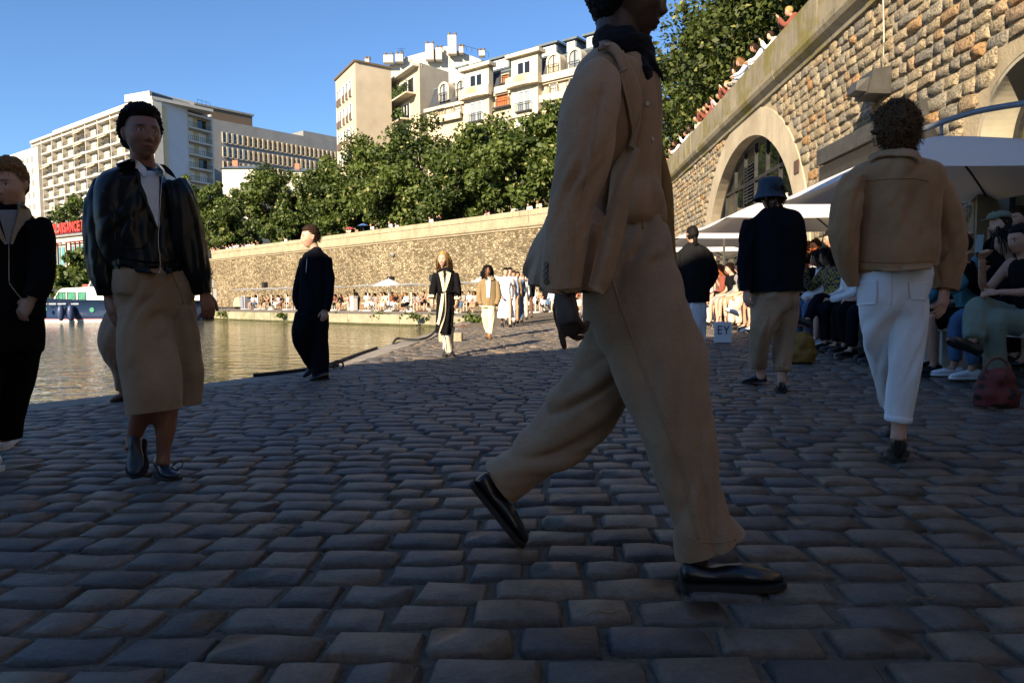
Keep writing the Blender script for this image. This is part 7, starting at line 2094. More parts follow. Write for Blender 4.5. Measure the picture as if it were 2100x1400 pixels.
def fig_parts(J, top='tee', bottom='trousers', hair='short', vx=0.014, seed=0, female=False, col=None, detail=True, hat=None):
    """meshes of a clothed figure in its own frame (x right, y forward, z up)"""
    a = lambda k: np.array(J[k], float)
    L2 = lambda k: np.array(mir(J[k]))
    out = {}
    sh = {1: np.array([J['sh'], J['shy'], J['shz']]), -1: np.array([-J['sh'], J['shy'], J['shz']])}
    el = {s_: np.array(J['el%d' % s_]) for s_ in (1, -1)}; wr = {s_: np.array(J['wr%d' % s_]) for s_ in (1, -1)}
    hip = {1: a('hip'), -1: L2('hip')}; kn = {1: a('kn2'), -1: L2('kn')}; an = {1: a('an2'), -1: L2('an')}
    pel, che, nec, hd = a('pel'), a('chest'), a('neck'), a('head')
    w_ = 0.92 if female else 1.0
    def torso(e):
        P = spline(np.array([pel - (che - pel) * 0.12, pel + (che - pel) * .1, (pel + che) / 2, che, (che + nec * 2) / 3 + np.array([0, -.01, .0]), nec + np.array([0, -.005, .01])]), 14)
        ra = np.interp(np.linspace(0, 1, 14), [0, .2, .4, .6, .82, 1], np.array([.145, .15, .128, .16, .17, .055]) * w_ + e)
        rb = np.interp(np.linspace(0, 1, 14), [0, .2, .4, .6, .82, 1], np.array([.105, .11, .095, .112, .085, .052]) + e)
        return etube(P, XA, ra, rb, 20)
    def arm(s_, r, fr=1.0):
        if fr <= .5: P = np.array([sh[s_] * np.array([.8, 1, 1]), sh[s_], sh[s_] + (el[s_] - sh[s_]) * fr * 2]); rr_ = [r[0], r[0], r[0] * .95]
        else: P = np.array([sh[s_] * np.array([.8, 1, 1]), sh[s_], el[s_], el[s_] + (wr[s_] - el[s_]) * (fr - .5) * 2]); rr_ = [r[0], r[0], r[1], r[2]]
        return rtube(P, rr_, 12, 3)
    def leg(s_, r, fr=1.0):
        if fr <= .55: P = np.array([hip[s_], hip[s_] + (kn[s_] - hip[s_]) * fr / .5]); rr_ = [r[0], r[1] * 1.15]
        else: P = np.array([hip[s_], hip[s_] * .35 + kn[s_] * .65, kn[s_], kn[s_] + (an[s_] - kn[s_]) * (fr - .5) * 2]); rr_ = [r[0], r[1] * 1.1, r[1], r[2]]
        return rtube(P, rr_, 14, 3)
    # body
    bp = [torso(-.012)]
    for s_ in (1, -1):
        bp += [arm(s_, (.048, .038, .027)), leg(s_, (.082, .052, .036))]
        f = unit(np.array([0, 1.0, 0])) if J.get('toe') is None else unit(np.array(J['toe']))
        dn = unit(an[s_] - kn[s_]); ff = unit(np.array([0, 1, 0]) - dn * np.dot([0, 1, 0], dn))
        bp.append(rtube(np.array([an[s_] + dn * .03, an[s_] + dn * .05 + ff * .09]), [.034, .03], 10))
        fd = unit(wr[s_] - el[s_])
        if detail:
            nr = unit(np.array([s_ * .8, -.2, .5])); 
        else: bp.append(rtube(np.array([wr[s_], wr[s_] + fd * .06, wr[s_] + fd * .15]), [.028, .036, .016], 8))
    R = rot_x(-0.15 - 0.6 * max(0, (hd[1] - nec[1]) - .06))
    if detail:
        HP, HQ, HC = make_head(np.zeros(3), np.eye(3), 1.0, np.array([0, -.03, -.2]), max(vx * .62, .009), (1, 1, 1), not female)
        HP = HP @ R.T + hd
    else:
        bp.append(rtube(np.array([nec, hd + np.array([0, -.02, -.05])]), .052, 10)); d = head_np(18, 14); bp.append((head_shape(d, not female) @ R.T + hd, grid_faces(18, 14)))
    P, Q = remesh(bp, vx, 1)
    if detail:
        prs = [(P, Q), (HP, HQ)]
        Cs = [np.repeat(np.array([col if col is not None else SK_M]), len(P), 0), head_cols((HP - hd) @ R, col if col is not None else SK_M)]
        for s_ in (1, -1):
            fd = unit(wr[s_] - el[s_]); hh = remesh(hand_parts(wr[s_], fd + np.array([-.3 * s_, 0, 0]), np.array([s_ * .8, -.2, .4]), -s_, 0.95, curl=(.7, .75, .8, .85)), .0095 if vx < .018 else .013, 1)
            prs.append(hh); Cs.append(np.repeat(np.array([col if col is not None else SK_M]), len(hh[0]), 0))
        P, Q = join_np(prs); out['body'] = (P, Q, np.concatenate(Cs))
    else: out['body'] = (P, Q, None)
    # top
    slv = dict(tee=.3, shirt=.97, jacket=.99, tank=0, dress=.3)[top]
    e = dict(tee=.012, shirt=.018, jacket=.028, tank=.006, dress=.014)[top]
    tp = [torso(e)]
    if slv:
        for s_ in (1, -1): tp.append(arm(s_, (.062 + e, .048 + e, .034 + e), slv))
    if top in ('jacket', 'shirt') and pel[2] > .8: tp.append(etube(np.array([pel + [0, 0, .1], pel + [0, 0, -.12]]), XA, [.16 + e, .17 + e], [.115 + e, .125 + e], 18))
    P, Q = remesh(tp, vx, 2)
    P = folds(P, Q, [np.array([pel, che, nec]), np.array([sh[1], el[1], wr[1]]), np.array([sh[-1], el[-1], wr[-1]])], [(.008, 3, 1.5, 2, None, 0), (.005, 9, 1.3, 2.5, None, 0)] if vx < .03 and detail else [], seed)
    out['top'] = (P, Q, None)
    # bottom
    fr = dict(trousers=.97, shorts=.5, skirt=.8, jeans=.95, wide=.97)[bottom]
    k = dict(trousers=1.0, shorts=1.08, skirt=1.0, jeans=.92, wide=1.22)[bottom]
    if bottom == 'skirt':
        if pel[2] > .8: bt = [etube(np.array([pel + [0, 0, .08], pel + [0, 0, -.2], [0, 0, .35], [0, 0, .28]]), XA, [.15, .19, .26, .27], [.11, .15, .22, .23], 22)]
        else: bt = [leg(s_, (.12, .10, .11), .75) for s_ in (1, -1)] + [rtube(np.array([pel, (kn[1] + kn[-1]) / 2]), [.16, .13], 14, 3)]
    else: bt = [leg(s_, (.102 * k, .075 * k, .062 * k), fr) for s_ in (1, -1)]
    bt.append(etube(np.array([pel + [0, 0, .06], pel, pel + [0, .02, -.07]]), XA, [.148, .16, .13], [.11, .125, .11], 18))
    P, Q = remesh(bt, vx, 2)
    P = folds(P, Q, [np.array([hip[s_], kn[s_], an[s_]]) for s_ in (1, -1)], [(.009, 3, 1.4, 2, None, 0), (.006, 9, 1.2, 2.5, None, 0)] if vx < .03 and detail else [], seed + 3)
    out['bottom'] = (P, Q, None)
    # shoes
    so = []
    for s_ in (1, -1):
        dn = unit(an[s_] - kn[s_]); ff = unit(np.array([0, 1, 0]) - dn * np.dot([0, 1, 0], dn)); up_ = -dn
        if an[s_][2] < .2 and pel[2] < .8: ff = np.array([s_ * .1, 1, 0]); up_ = np.array([0, 0, 1.0])
        c = an[s_] - up_ * (.095 if an[s_][2] < .2 and pel[2] < .8 else .085)
        (V, Fc), (S, SF) = shoe_np(c - unit(ff) * .07, c + unit(ff) * .19, up_)
        so += [(V, Fc), (S, SF)]
    for k_ in (0, 1):
        (v0_, f0_), (v1_, f1_) = so[2 * k_], so[2 * k_ + 1]
        out['shoe%d' % k_] = (np.concatenate([v0_, v1_]), [tuple(q) for q in f0_] + [tuple(i + len(v0_) for i in q) for q in f1_], None)
    # hair
    nl, nz = (70, 50) if detail else (20, 16)
    hs = [hair_shell(np.zeros(3), np.eye(3), 1.0, dict(short=.012, long=.016, afro=.03, bun=.010, curly=.026)[hair], seed, .55, -.5, rough=.006 if hair != 'afro' else .009, freq=30.0, nl=nl, nz=nz, low_amp=0.004)]
    if hair == 'long':
        hs.append(strands(np.zeros(3), np.eye(3), 1.0, 420 if detail else 90, 9, .032, seed, .5, -.4, grav=.5, comb=(0, -.2, 0), rootk=.3, width=.007 if detail else .016, part=.15, wave=.1))
    if hair == 'bun': hs.append(remesh([rtube(np.array([(0, -.09, .05), (0, -.12, .07), (0, -.14, .08)]), [.02, .042, .02], 10, 3)], .012, 1))
    if hair == 'curly': hs.append(strands(np.zeros(3), np.eye(3), 1.0, 600, 7, .010, seed, .5, -.5, grav=.15, rootk=.9, width=.004, curl=.9, cfreq=1.1))
    V, Fq = join_np([(v, np.asarray(f)) for v, f in hs])
    out['hair'] = (V @ R.T + hd, Fq, None)
    return out
def place_fig(parts, name, label, loc, rz, mats, sc=1.0, group=None):
    """a figure with separate parts"""
    root = empty(name, loc, rz, label, 'person', group)
    root.scale = (sc, sc, sc)
    nm = dict(body='body', top=mats.get('top_name', 'top'), bottom=mats.get('bottom_name', 'trousers'), shoe0='shoe', shoe1='shoe', hair='hair')
    for k, (P, Q, C) in parts.items():
        me = mesh_np(nm[k], P, Q, True)
        if C is not None:
            at_ = me.color_attributes.new('Col', 'FLOAT_COLOR', 'POINT'); at_.data.foreach_set('color', np.concatenate([C, np.ones((len(C), 1))], 1).astype(np.float32).ravel())
        obj(nm[k], me, mats['shoes' if k[:4] == 'shoe' else k], root)
    return root
def far_mesh(parts, key):
    V, Fc, mi, b = [], [], [], 0
    for i, k in enumerate(('body', 'top', 'bottom', 'hair', 'shoe0', 'shoe1')):
        i = min(i, 4)
        P, Q, C = parts[k]
        V.append(np.asarray(P)); Fc += [[int(x) + b for x in q] for q in Q]; mi += [i] * len(Q); b += len(P)
    me = bpy.data.meshes.new(key)
    me.from_pydata([tuple(p) for p in np.concatenate(V)], [], Fc)
    me.polygons.foreach_set('material_index', np.array(mi, np.int32)); me.polygons.foreach_set('use_smooth', np.ones(len(mi), bool))
    for i in range(5): me.materials.append(M_SKINS[0])
    return me
def place_far(me, label, loc, rz, mats, group, sc=1.0):
    o = obj('person', me, None, None, loc)
    o.rotation_euler = (0, 0, rz); o.scale = (sc,) * 3
    for i, m_ in enumerate(mats):
        o.material_slots[i].link = 'OBJECT'; o.material_slots[i].material = m_
    return tag(o, label, 'person', group)
def facing(d): return math.atan2(-d[0], d[1])
rc = random.Random(77)

# ---- the rest of the walking line, further off
WL = [((1038, 671), 'walk', 'dress', 'skirt', 'bun', True, SK_L, C_WHITE, C_WHITE, M_HBLACK, 'woman in long white dress and black sandals walking in line', 'white', 1.0),
      ((1046, 666), 'walk', 'shirt', 'trousers', 'short', False, SK_L, C_PALEB, C_WHITE, M_HBLACK, 'man in pale blue shirt just behind the white dress', 'blue', 1.04),
      ((1054, 663), 'walk', 'jacket', 'wide', 'short', False, SK_M, C_KHAKI, C_KHAKI, M_HBROWN, 'walker in loose khaki coat half hidden in the line', 'khaki', 1.0),
      ((1062, 661), 'walk', 'shirt', 'wide', 'short', False, SK_M, C_DENIM, C_DENIM, M_HBROWN, 'walker in blue denim shirt and wide jeans', 'denim', 1.0),
      ((1073, 655), 'walk', 'shirt', 'trousers', 'short', True, SK_L, C_WHITE, C_CREAM, M_HSAND, 'walker in white shirt and cream trousers at end of line', 'w', .97),
      ((1084, 651), 'walk', 'jacket', 'trousers', 'short', False, SK_M, C_NAVY, C_BROWN, M_HBLACK, 'walker in navy jacket at far end of line', 'n', 1.0),
      ((1203, 655), 'walk', 'jacket', 'trousers', 'short', False, SK_M, C_GREY, C_GREY, M_HBROWN, 'walker in grey brown suit seen behind the striding man', 'g', 1.04)]
for i, (pxy, po, tp, bt, hr, fe, skc, ct, cb_, hm_, lab, key, sc_) in enumerate(WL):
    p = onground(*pxy)
    J = pose_joints(po, ('swing', 'back'))
    prt = fig_parts(J, tp, bt, hr, .024, 600 + i, fe, skc)
    place_fig(prt, 'person', lab, p, math.pi + 0.1, dict(body=M_SKIN, top=ct, bottom=cb_, shoes=M_SHOE, hair=hm_, top_name='dress' if tp == 'dress' else tp, bottom_name='skirt' if bt == 'skirt' else 'trousers'), sc_)

# ---- benches
M_BENCH = plain('white_bench', (0.72, 0.71, 0.68), 0.6, 0.08)
def bench(p, rz, L, label, group):
    b = empty('bench', p, rz, label, 'bench', group)
    MB().box((0, 0, .43), (L, .36, .04)).build('seat', M_BENCH, b, bevel=.006)
    for q in (-L / 2 + .12, L / 2 - .12): MB().box((q, 0, .205), (.05, .3, .41)).build('leg', M_BENCH, b, bevel=.004)
    return b
SEAT_U = 4.02
RZ_R = facing(-UV)
for i in range(8):
    v = 6.0 + i * 2.45
    p = uv(SEAT_U - .02, v); p[2] = float(gz(p[0], p[1]))
    bench(p, -CA + math.pi / 2, 2.4, 'white bench under the right row of spectators, %s from the viewer' % WORD[i], 'benches along the right wall')
# ---- front row on the right: (v, top, bottom, hair, arms, cross, lean, female, skin, cloth top, cloth bottom, hair material, label)
RR = [(6.05, 'tank', 'wide', 'short', ('phone', 'rest'), 1, .04, False, SK_M, C_BLACK, C_GREEN, M_HBLACK, 'man in black tank top and grey green trousers filming with phone at right edge'),
      (6.85, 'shirt', 'shorts', 'short', ('knee', 'phone'), 0, .12, False, SK_M, C_TEAL, C_BLACK, M_HBLACK, 'bare kneed spectator in teal shirt and black shorts'),
      (7.6, 'tank', 'trousers', 'afro', 'phone', 0, .0, True, SK_D, C_BLACK, C_BLACK, M_HBLACK, 'spectator with dark afro and black top behind tan sleeve'),
      (8.3, 'shirt', 'trousers', 'short', 'lap', 0, .05, False, SK_L, C_PALEB, C_NAVY, M_HBROWN, 'spectator in pale blue shirt behind the white jeans'),
      (9.35, 'shirt', 'trousers', 'long', 'lap', 1, .05, True, SK_M, C_WHITE, C_NAVY, M_HBROWN, 'spectator in white shirt with dark trousers and crossed legs'),
      (10.05, 'shirt', 'jeans', 'long', ('phone', 'lap'), 0, .04, True, SK_M, C_PLAID, C_DENIM, M_HBLACK, 'spectator in blue and yellow plaid shirt holding up a phone'),
      (10.85, 'tee', 'shorts', 'curly', ('lap', 'phone'), 0, .08, False, SK_M, C_NAVY, C_DENIM, M_HBLACK, 'spectator in navy tee and frayed denim shorts'),
      (11.7, 'tee', 'trousers', 'short', 'lap', 0, .05, False, SK_M, C_GREY, C_BLACK, M_HBROWN, 'spectator in grey tee behind the bucket hat man'),
      (12.7, 'tee', 'shorts', 'short', ('phone', 'lap'), 1, .05, False, SK_L, C_BLACK, C_BLACK, M_HBROWN, 'spectator in black shorts with crossed leg and black white sneakers'),
      (13.6, 'tee', 'trousers', 'short', 'knee', 0, .03, False, SK_L, C_GREY, C_CREAM, M_HBROWN, 'sunlit man with sunglasses, grey tee and cream trousers'),
      (14.5, 'tee', 'shorts', 'short', 'lap', 0, .0, False, SK_L, C_NAVY, C_KHAKI, M_HBROWN, 'sunlit bearded man with sunglasses, navy polo and khaki shorts'),
      (15.35, 'tee', 'shorts', 'short', 'lap', 0, .02, False, SK_L, C_BLACK, C_GREY, M_HSAND, 'sunlit spectator in black tee next to the ponytail woman'),
      (16.2, 'shirt', 'shorts', 'long', 'lap', 0, .04, True, SK_L, C_RED, C_BROWN, M_HRED, 'sunlit spectator in rust shirt furthest along the row')]
PHONE = plain('phone_glass', (0.01, 0.012, 0.02), 0.15, 0.1, spec=0.8)
def phone(p, nrm, label):
    n = unit(nrm); a = unit(np.cross(n, [0, 0, 1])); up_ = np.cross(a, n)
    M_ = np.stack([a, n, up_], 1)
    o = MB().box((0, 0, 0), (.074, .009, .15), M=M_).build('phone', PHONE, None, loc=p, bevel=.004)
    return tag(o, label, 'phone')
def loc2w(root_loc, rz, q):
    c, s_ = math.cos(rz), math.sin(rz)
    return np.array(root_loc) + np.array([q[0] * c - q[1] * s_, q[0] * s_ + q[1] * c, q[2]])
for i, (v, tp, bt, hr, ar, cr, ln, fe, skc, ct, cb_, hm_, lab) in enumerate(RR):
    p = uv(SEAT_U, v); p[2] = float(gz(p[0], p[1]))
    J = pose_joints('sit', ar, cr, ln)
    near = v < 12
    prt = fig_parts(J, tp, bt, hr, .02 if near else .026, 650 + i, fe, skc)
    rz = RZ_R + rc.uniform(-.12, .22)
    r_ = place_fig(prt, 'person', lab, p, rz, dict(body=M_SKIN, top=ct, bottom=cb_, shoes=M_WSHOE if i in (5, 8, 12) else M_SHOE, hair=hm_, top_name={'tank': 'tank_top', 'tee': 'tee'}.get(tp, tp), bottom_name='shorts' if bt == 'shorts' else 'trousers'))
    arp = ar if isinstance(ar, tuple) else (ar, ar)
    for sd, k in ((1, 0), (-1, 1)):
        if arp[k] == 'phone':
            q = np.array(J['wr%d' % sd]) + np.array([-.03 * sd, .05, .12])
            phone(loc2w(p, rz, q), np.array([math.sin(-rz), math.cos(rz), 0.1]), 'dark phone held up in front row, by the %s spectator along the bench' % WORD[i]); break
    if i in (9, 10):   # sunglasses
        hd = np.array(J['head'])
        m_ = MB()
        for sg in (-1, 1): m_.box(hd + np.array([.032 * sg, .092, .0]), (.05, .012, .034))
        m_.box(hd + np.array([0, .096, .006]), (.03, .006, .006))
        m_.build('sunglasses', PHONE, r_)
# second row: copies of the front row in other colours
R2 = [o_ for o_ in COL.objects if o_.get('label') in [q[12] for q in RR]]
T2 = [('black', C_BLACK), ('white', C_WHITE), ('grey', C_GREY), ('navy', C_NAVY), ('khaki', C_KHAKI), ('brown', C_BROWN), ('denim', C_DENIM)]
def fill_row(u0, vs_, where, grp, dz=0.0):
    for i, v in enumerate(vs_):
        src = R2[(i * 5 + 3 + int(u0 * 10)) % len(R2)]
        p = uv(u0 + rc.uniform(-.06, .08), v); p[2] = float(gz(p[0], p[1])) + dz
        nm_, mt_ = T2[(i * 3 + int(u0 * 7)) % 7]
        r_ = src.copy(); COL.objects.link(r_); r_.location = p; r_.rotation_euler = (0, 0, RZ_R + rc.uniform(-.3, .4))
        tag(r_, 'spectator in %s top seated %s, %s from the viewer' % (nm_, where, WORD[i]), 'person', grp)
        for ch in list(src.children):
            if ch.name.startswith('sunglasses'): continue
            c_ = ch.copy(); COL.objects.link(c_); c_.parent = r_
            if ch.name.split('.')[0] in ('tee', 'tank_top', 'shirt', 'top'):
                c_.material_slots[0].link = 'OBJECT'; c_.material_slots[0].material = mt_
fill_row(4.1, [6.42, 7.2, 7.95, 8.85, 9.7, 10.45, 11.3, 12.2, 13.15, 14.05, 14.95, 15.8], 'in a gap of the front row', 'front row fillers on the right')
fill_row(4.72, [6.3, 6.95, 8.3, 8.95, 9.6, 10.2, 10.9, 11.5, 12.3, 13.0, 13.8, 14.6, 15.4, 16.2, 17.0], 'in the second row', 'second row under the parasols', .06)
fill_row(5.25, [7.0, 8.0, 9.2, 10.4, 11.2, 12.0, 13.6, 14.4], 'in the back row by the wall', 'back row by the wall', .3)
# second row and standing people
p = uv(4.78, 7.55); p[2] = float(gz(p[0], p[1])) + .22
prt = fig_parts(pose_joints('sit', ('phone', 'lap'), 0, .03), 'tee', 'trousers', 'short', .017, 700, False, SK_L)
rt_ = place_fig(prt, 'person', 'man in green flat cap and glasses behind the front row', p, RZ_R, dict(body=M_SKIN, top=C_BLACK, bottom=C_BLACK, shoes=M_SHOE, hair=M_HBROWN, top_name='tee'))
cap = []
for r_, z_ in ((0, .135), (.05, .134), (.085, .12), (.1, .09), (.1, .065), (.085, .06)):
    for j in range(24): cap.append((math.cos(j * math.pi / 12) * r_, math.sin(j * math.pi / 12) * r_ * 1.12 + .015, z_ + (.0 if math.sin(j * math.pi / 12) < .5 else -.012)))
hd = np.array(pose_joints('sit', 'lap', 0, .03)['head'])
obj('flat_cap', mesh_np('flat_cap', np.array(cap) + hd, np.array([(i * 24 + j, i * 24 + (j + 1) % 24, (i + 1) * 24 + (j + 1) % 24, (i + 1) * 24 + j) for i in range(5) for j in range(24)]), True), C_GREEN, rt_)
for r_, z_ in ((0, 0),): MB().add([(hd[0] - .08, hd[1] + .07, hd[2] + .062), (hd[0] + .08, hd[1] + .07, hd[2] + .062), (hd[0] + .06, hd[1] + .16, hd[2] + .05), (hd[0] - .06, hd[1] + .16, hd[2] + .05), (hd[0] - .08, hd[1] + .07, hd[2] + .055), (hd[0] + .08, hd[1] + .07, hd[2] + .055), (hd[0] + .06, hd[1] + .16, hd[2] + .043), (hd[0] - .06, hd[1] + .16, hd[2] + .043)], [(0, 1, 2, 3), (7, 6, 5, 4), (0, 4, 5, 1), (1, 5, 6, 2), (2, 6, 7, 3), (3, 7, 4, 0)]).build('cap_peak', C_GREEN, rt_)
p = uv(5.0, 12.7); p[2] = float(gz(p[0], p[1]))
prt = fig_parts(pose_joints('stand', 'rest'), 'tank', 'skirt', 'bun', .02, 701, True, SK_M)
place_fig(prt, 'person', 'standing woman with dark bun and brown top under the parasols', p, RZ_R, dict(body=M_SKIN, top=C_BROWN, bottom=C_BLACK, shoes=M_SHOE, hair=M_HBLACK, top_name='tank_top', bottom_name='skirt'), .97)

# ---- small spectators: shared meshes, own colours
FARV = []
for i, (po, ar, cr, ln, tp, bt, hr, fe) in enumerate((('sit', 'lap', 0, .05, 'tee', 'shorts', 'short', False), ('sit', ('phone', 'lap'), 1, .08, 'tee', 'trousers', 'long', True), ('sit', 'knee', 0, .14, 'shirt', 'skirt', 'long', True), ('sit', 'phone', 0, .02, 'tank', 'shorts', 'short', False), ('sit', 'lap', 1, .0, 'shirt', 'trousers', 'short', False), ('sit', 'rest', 0, .1, 'tee', 'skirt', 'bun', True))):
    FARV.append(far_mesh(fig_parts(pose_joints(po, ar, cr, ln), tp, bt, hr, .026, 720 + i, fe, None, detail=False), 'seated_figure'))
STNV = []
for i, (ar, ln, tp, bt, hr, fe) in enumerate((('down', .2, 'tee', 'trousers', 'short', False), ('rest', .28, 'shirt', 'trousers', 'long', True), ('phone', .15, 'shirt', 'shorts', 'short', False), ('down', .24, 'tee', 'skirt', 'bun', True))):
    STNV.append(far_mesh(fig_parts(pose_joints('stand', ar, 0, ln), tp, bt, hr, .024, 740 + i, fe, None, detail=False), 'leaning_figure'))
TOPS = [('white', C_WHITE), ('black', C_BLACK), ('cream', C_CREAM), ('navy', C_NAVY), ('black', C_BLACK), ('rust', C_RED), ('pale blue', C_PALEB), ('white', C_WHITE), ('grey', C_GREY), ('pink', C_PINK), ('khaki', C_KHAKI), ('brown', C_BROWN)]
BOTS = [('black', C_BLACK), ('cream', C_CREAM), ('denim', C_DENIM), ('white', C_WHITE), ('black', C_BLACK), ('khaki', C_KHAKI), ('navy', C_NAVY), ('brown', C_BROWN)]
HAIRS = [M_HBLACK, M_HBROWN, M_HBLACK, M_HBLOND, M_HBROWN, M_HSAND]
NUM = WORD + ['twenty-' + w_ for w_ in WORD[:9]] + ['thirtieth'] + ['thirty-' + w_ for w_ in WORD[:9]] + ['fortieth'] + ['forty-' + w_ for w_ in WORD[:9]] + ['fiftieth'] + ['fifty-' + w_ for w_ in WORD[:9]] + ['sixtieth'] + ['sixty-' + w_ for w_ in WORD[:9]]
def rand_mats():
    t, b = rc.choice(TOPS), rc.choice(BOTS)
    return t[0], b[0], [rc.choice(M_SKINS[:3] if rc.random() < .85 else M_SKINS), t[1], b[1], rc.choice(HAIRS), rc.choice([M_SHOE, M_WSHOE, M_BROWNSH])]
# right row continues into the distance
for i in range(12):
    v = 17.1 + i * .85
    p = uv(SEAT_U + rc.uniform(-.1, .1), v); p[2] = float(gz(p[0], p[1]))
    tn, bn, ms = rand_mats()
    place_far(rc.choice(FARV), 'seated spectator, %s top, %s bottoms, %s in the distant right row' % (tn, bn, NUM[i]), p, RZ_R + rc.uniform(-.2, .2), ms, 'distant spectators of the right row')
# far row below the wall
SXS = list(np.arange(520, 620, 10.5)) + [690, 703, 716] + list(np.arange(752, 885, 11.0)) + list(np.arange(930, 985, 12.0)) + list(np.arange(1010, 1205, 12.5))
far_dir = -wnor
def far_ground(x):
    y = np.interp(x, [500, 700, 860, 1000, 1200], [633.5, 636.5, 638.5, 640.5, 643.0])
    return onplane(x, y, FQ_Z if x < 900 else FQ_Z + 0.03)
for i, x in enumerate(SXS):
    p = far_ground(x + rc.uniform(-2, 2))
    if x < 960: p[2] = FQ_Z
    else: p[2] = float(gz(p[0], p[1]))
    tn, bn, ms = rand_mats()
    d_ = unit(np.array([wnor[0], wnor[1]]) + np.array([rc.uniform(-.25, .25), rc.uniform(-.25, .25)]))
    place_far(FARV[rc.randrange(6)], 'seated spectator, %s top, %s bottoms, %s from left below the far wall' % (tn, bn, NUM[i]), p, facing(d_), ms, 'spectators seated below the far wall', rc.uniform(.96, 1.06))
for i, x in enumerate((545, 590, 703, 780, 820, 862, 945, 1035, 1085, 1135, 1185)):
    p = far_ground(x); p[2] = FQ_Z if x < 960 else float(gz(p[0], p[1]))
    bench(p, math.atan2(wdir[1], wdir[0]), 2.2, 'white bench below the far wall, %s from the left' % WORD[i], 'benches below the far wall')
# leaning over the right parapet
RP = [(1600, 60), (1578, 88), (1548, 120), (1530, 135), (1503, 163), (1488, 190), (1470, 207), (1457, 222), (1443, 240), (1427, 262), (1418, 270), (1402, 291), (1391, 306), (1380, 322), (1373, 331), (1640, 12)]
for i, (x, y) in enumerate(RP):
    d = ray(x, y); u0 = WALL_U + .52
    t = u0 / (d[0] * UV[0] + d[1] * UV[1]); q = CAMP + d * t
    tn, bn, ms = rand_mats()
    place_far(STNV[rc.randrange(4)], 'onlooker in %s top leaning over the mossy parapet, %s from the %s' % (tn, WORD[i] if i < 15 else 'first', 'top' if i < 15 else 'picture edge'), (q[0], q[1], UP_Z + (q[2] - 7.9) * .5), RZ_R + rc.uniform(-.4, .4), ms, 'onlookers on the right parapet', rc.uniform(1.0, 1.08))
# behind the far parapet
FP = [440, 452, 463, 468, 475, 482, 490, 500, 508, 516, 523, 531, 590, 656, 672, 681, 720, 735, 768, 805, 818, 889, 907, 1005, 1090, 1110]
for i, x in enumerate(FP):
    Y = wall_depth(x) + .9
    p = at(x, 500, Y); tn, bn, ms = rand_mats()
    if i in (21, 24, 20): ms[1] = C_WHITE; tn = 'white'
    place_far(STNV[rc.randrange(4)], 'onlooker in %s top behind the far coping, %s from the left' % (tn, NUM[i]), (p[0], p[1], UP_Z + rc.uniform(-.05, .1)), facing(wnor), ms, 'onlookers above the far wall', rc.uniform(.98, 1.1))
# standing figure behind the white post
p = far_ground(727); p = p + np.array([0, 1.2, 0]); p[2] = FQ_Z
place_far(STNV[0], 'standing person with dark hair behind the white post', p, facing(wnor), [M_SKINS[3], C_BLACK, C_BLACK, M_HBLACK, M_SHOE], 'people standing below the far wall')

# ================================================================== parasols
def canopy_mat(name, c):
    s = NT(name)
    s.set(color=c, rough=0.8, spec=0.15)
    tr = s.n('ShaderNodeBsdfTranslucent'); tr.inputs['Color'].default_value = c4((c[0] * .9, c[1] * .82, c[2] * .7))
    mx = s.n('ShaderNodeMixShader'); mx.inputs[0].default_value = 0.22
    s.l(s.p.outputs[0], mx.inputs[1]); s.l(tr.outputs[0], mx.inputs[2]); s.l(mx.outputs[0], s.out.inputs['Surface'])
    return s.m
M_CANO = canopy_mat('white_canopy', (0.78, 0.77, 0.75)); M_CANO_SHADE = canopy_mat('shaded_white_canopy', (0.42, 0.42, 0.4))  # second one is white cloth with its shade put into the colour
M_RIB = plain('dark_rib', (0.06, 0.065, 0.07), 0.5, 0.1); M_ARM = plain('grey_blue_arm', (0.2, 0.21, 0.23), 0.4, 0.1, metal=0.4); M_POLEW = plain('white_pole', (0.72, 0.71, 0.69), 0.5, 0.05)
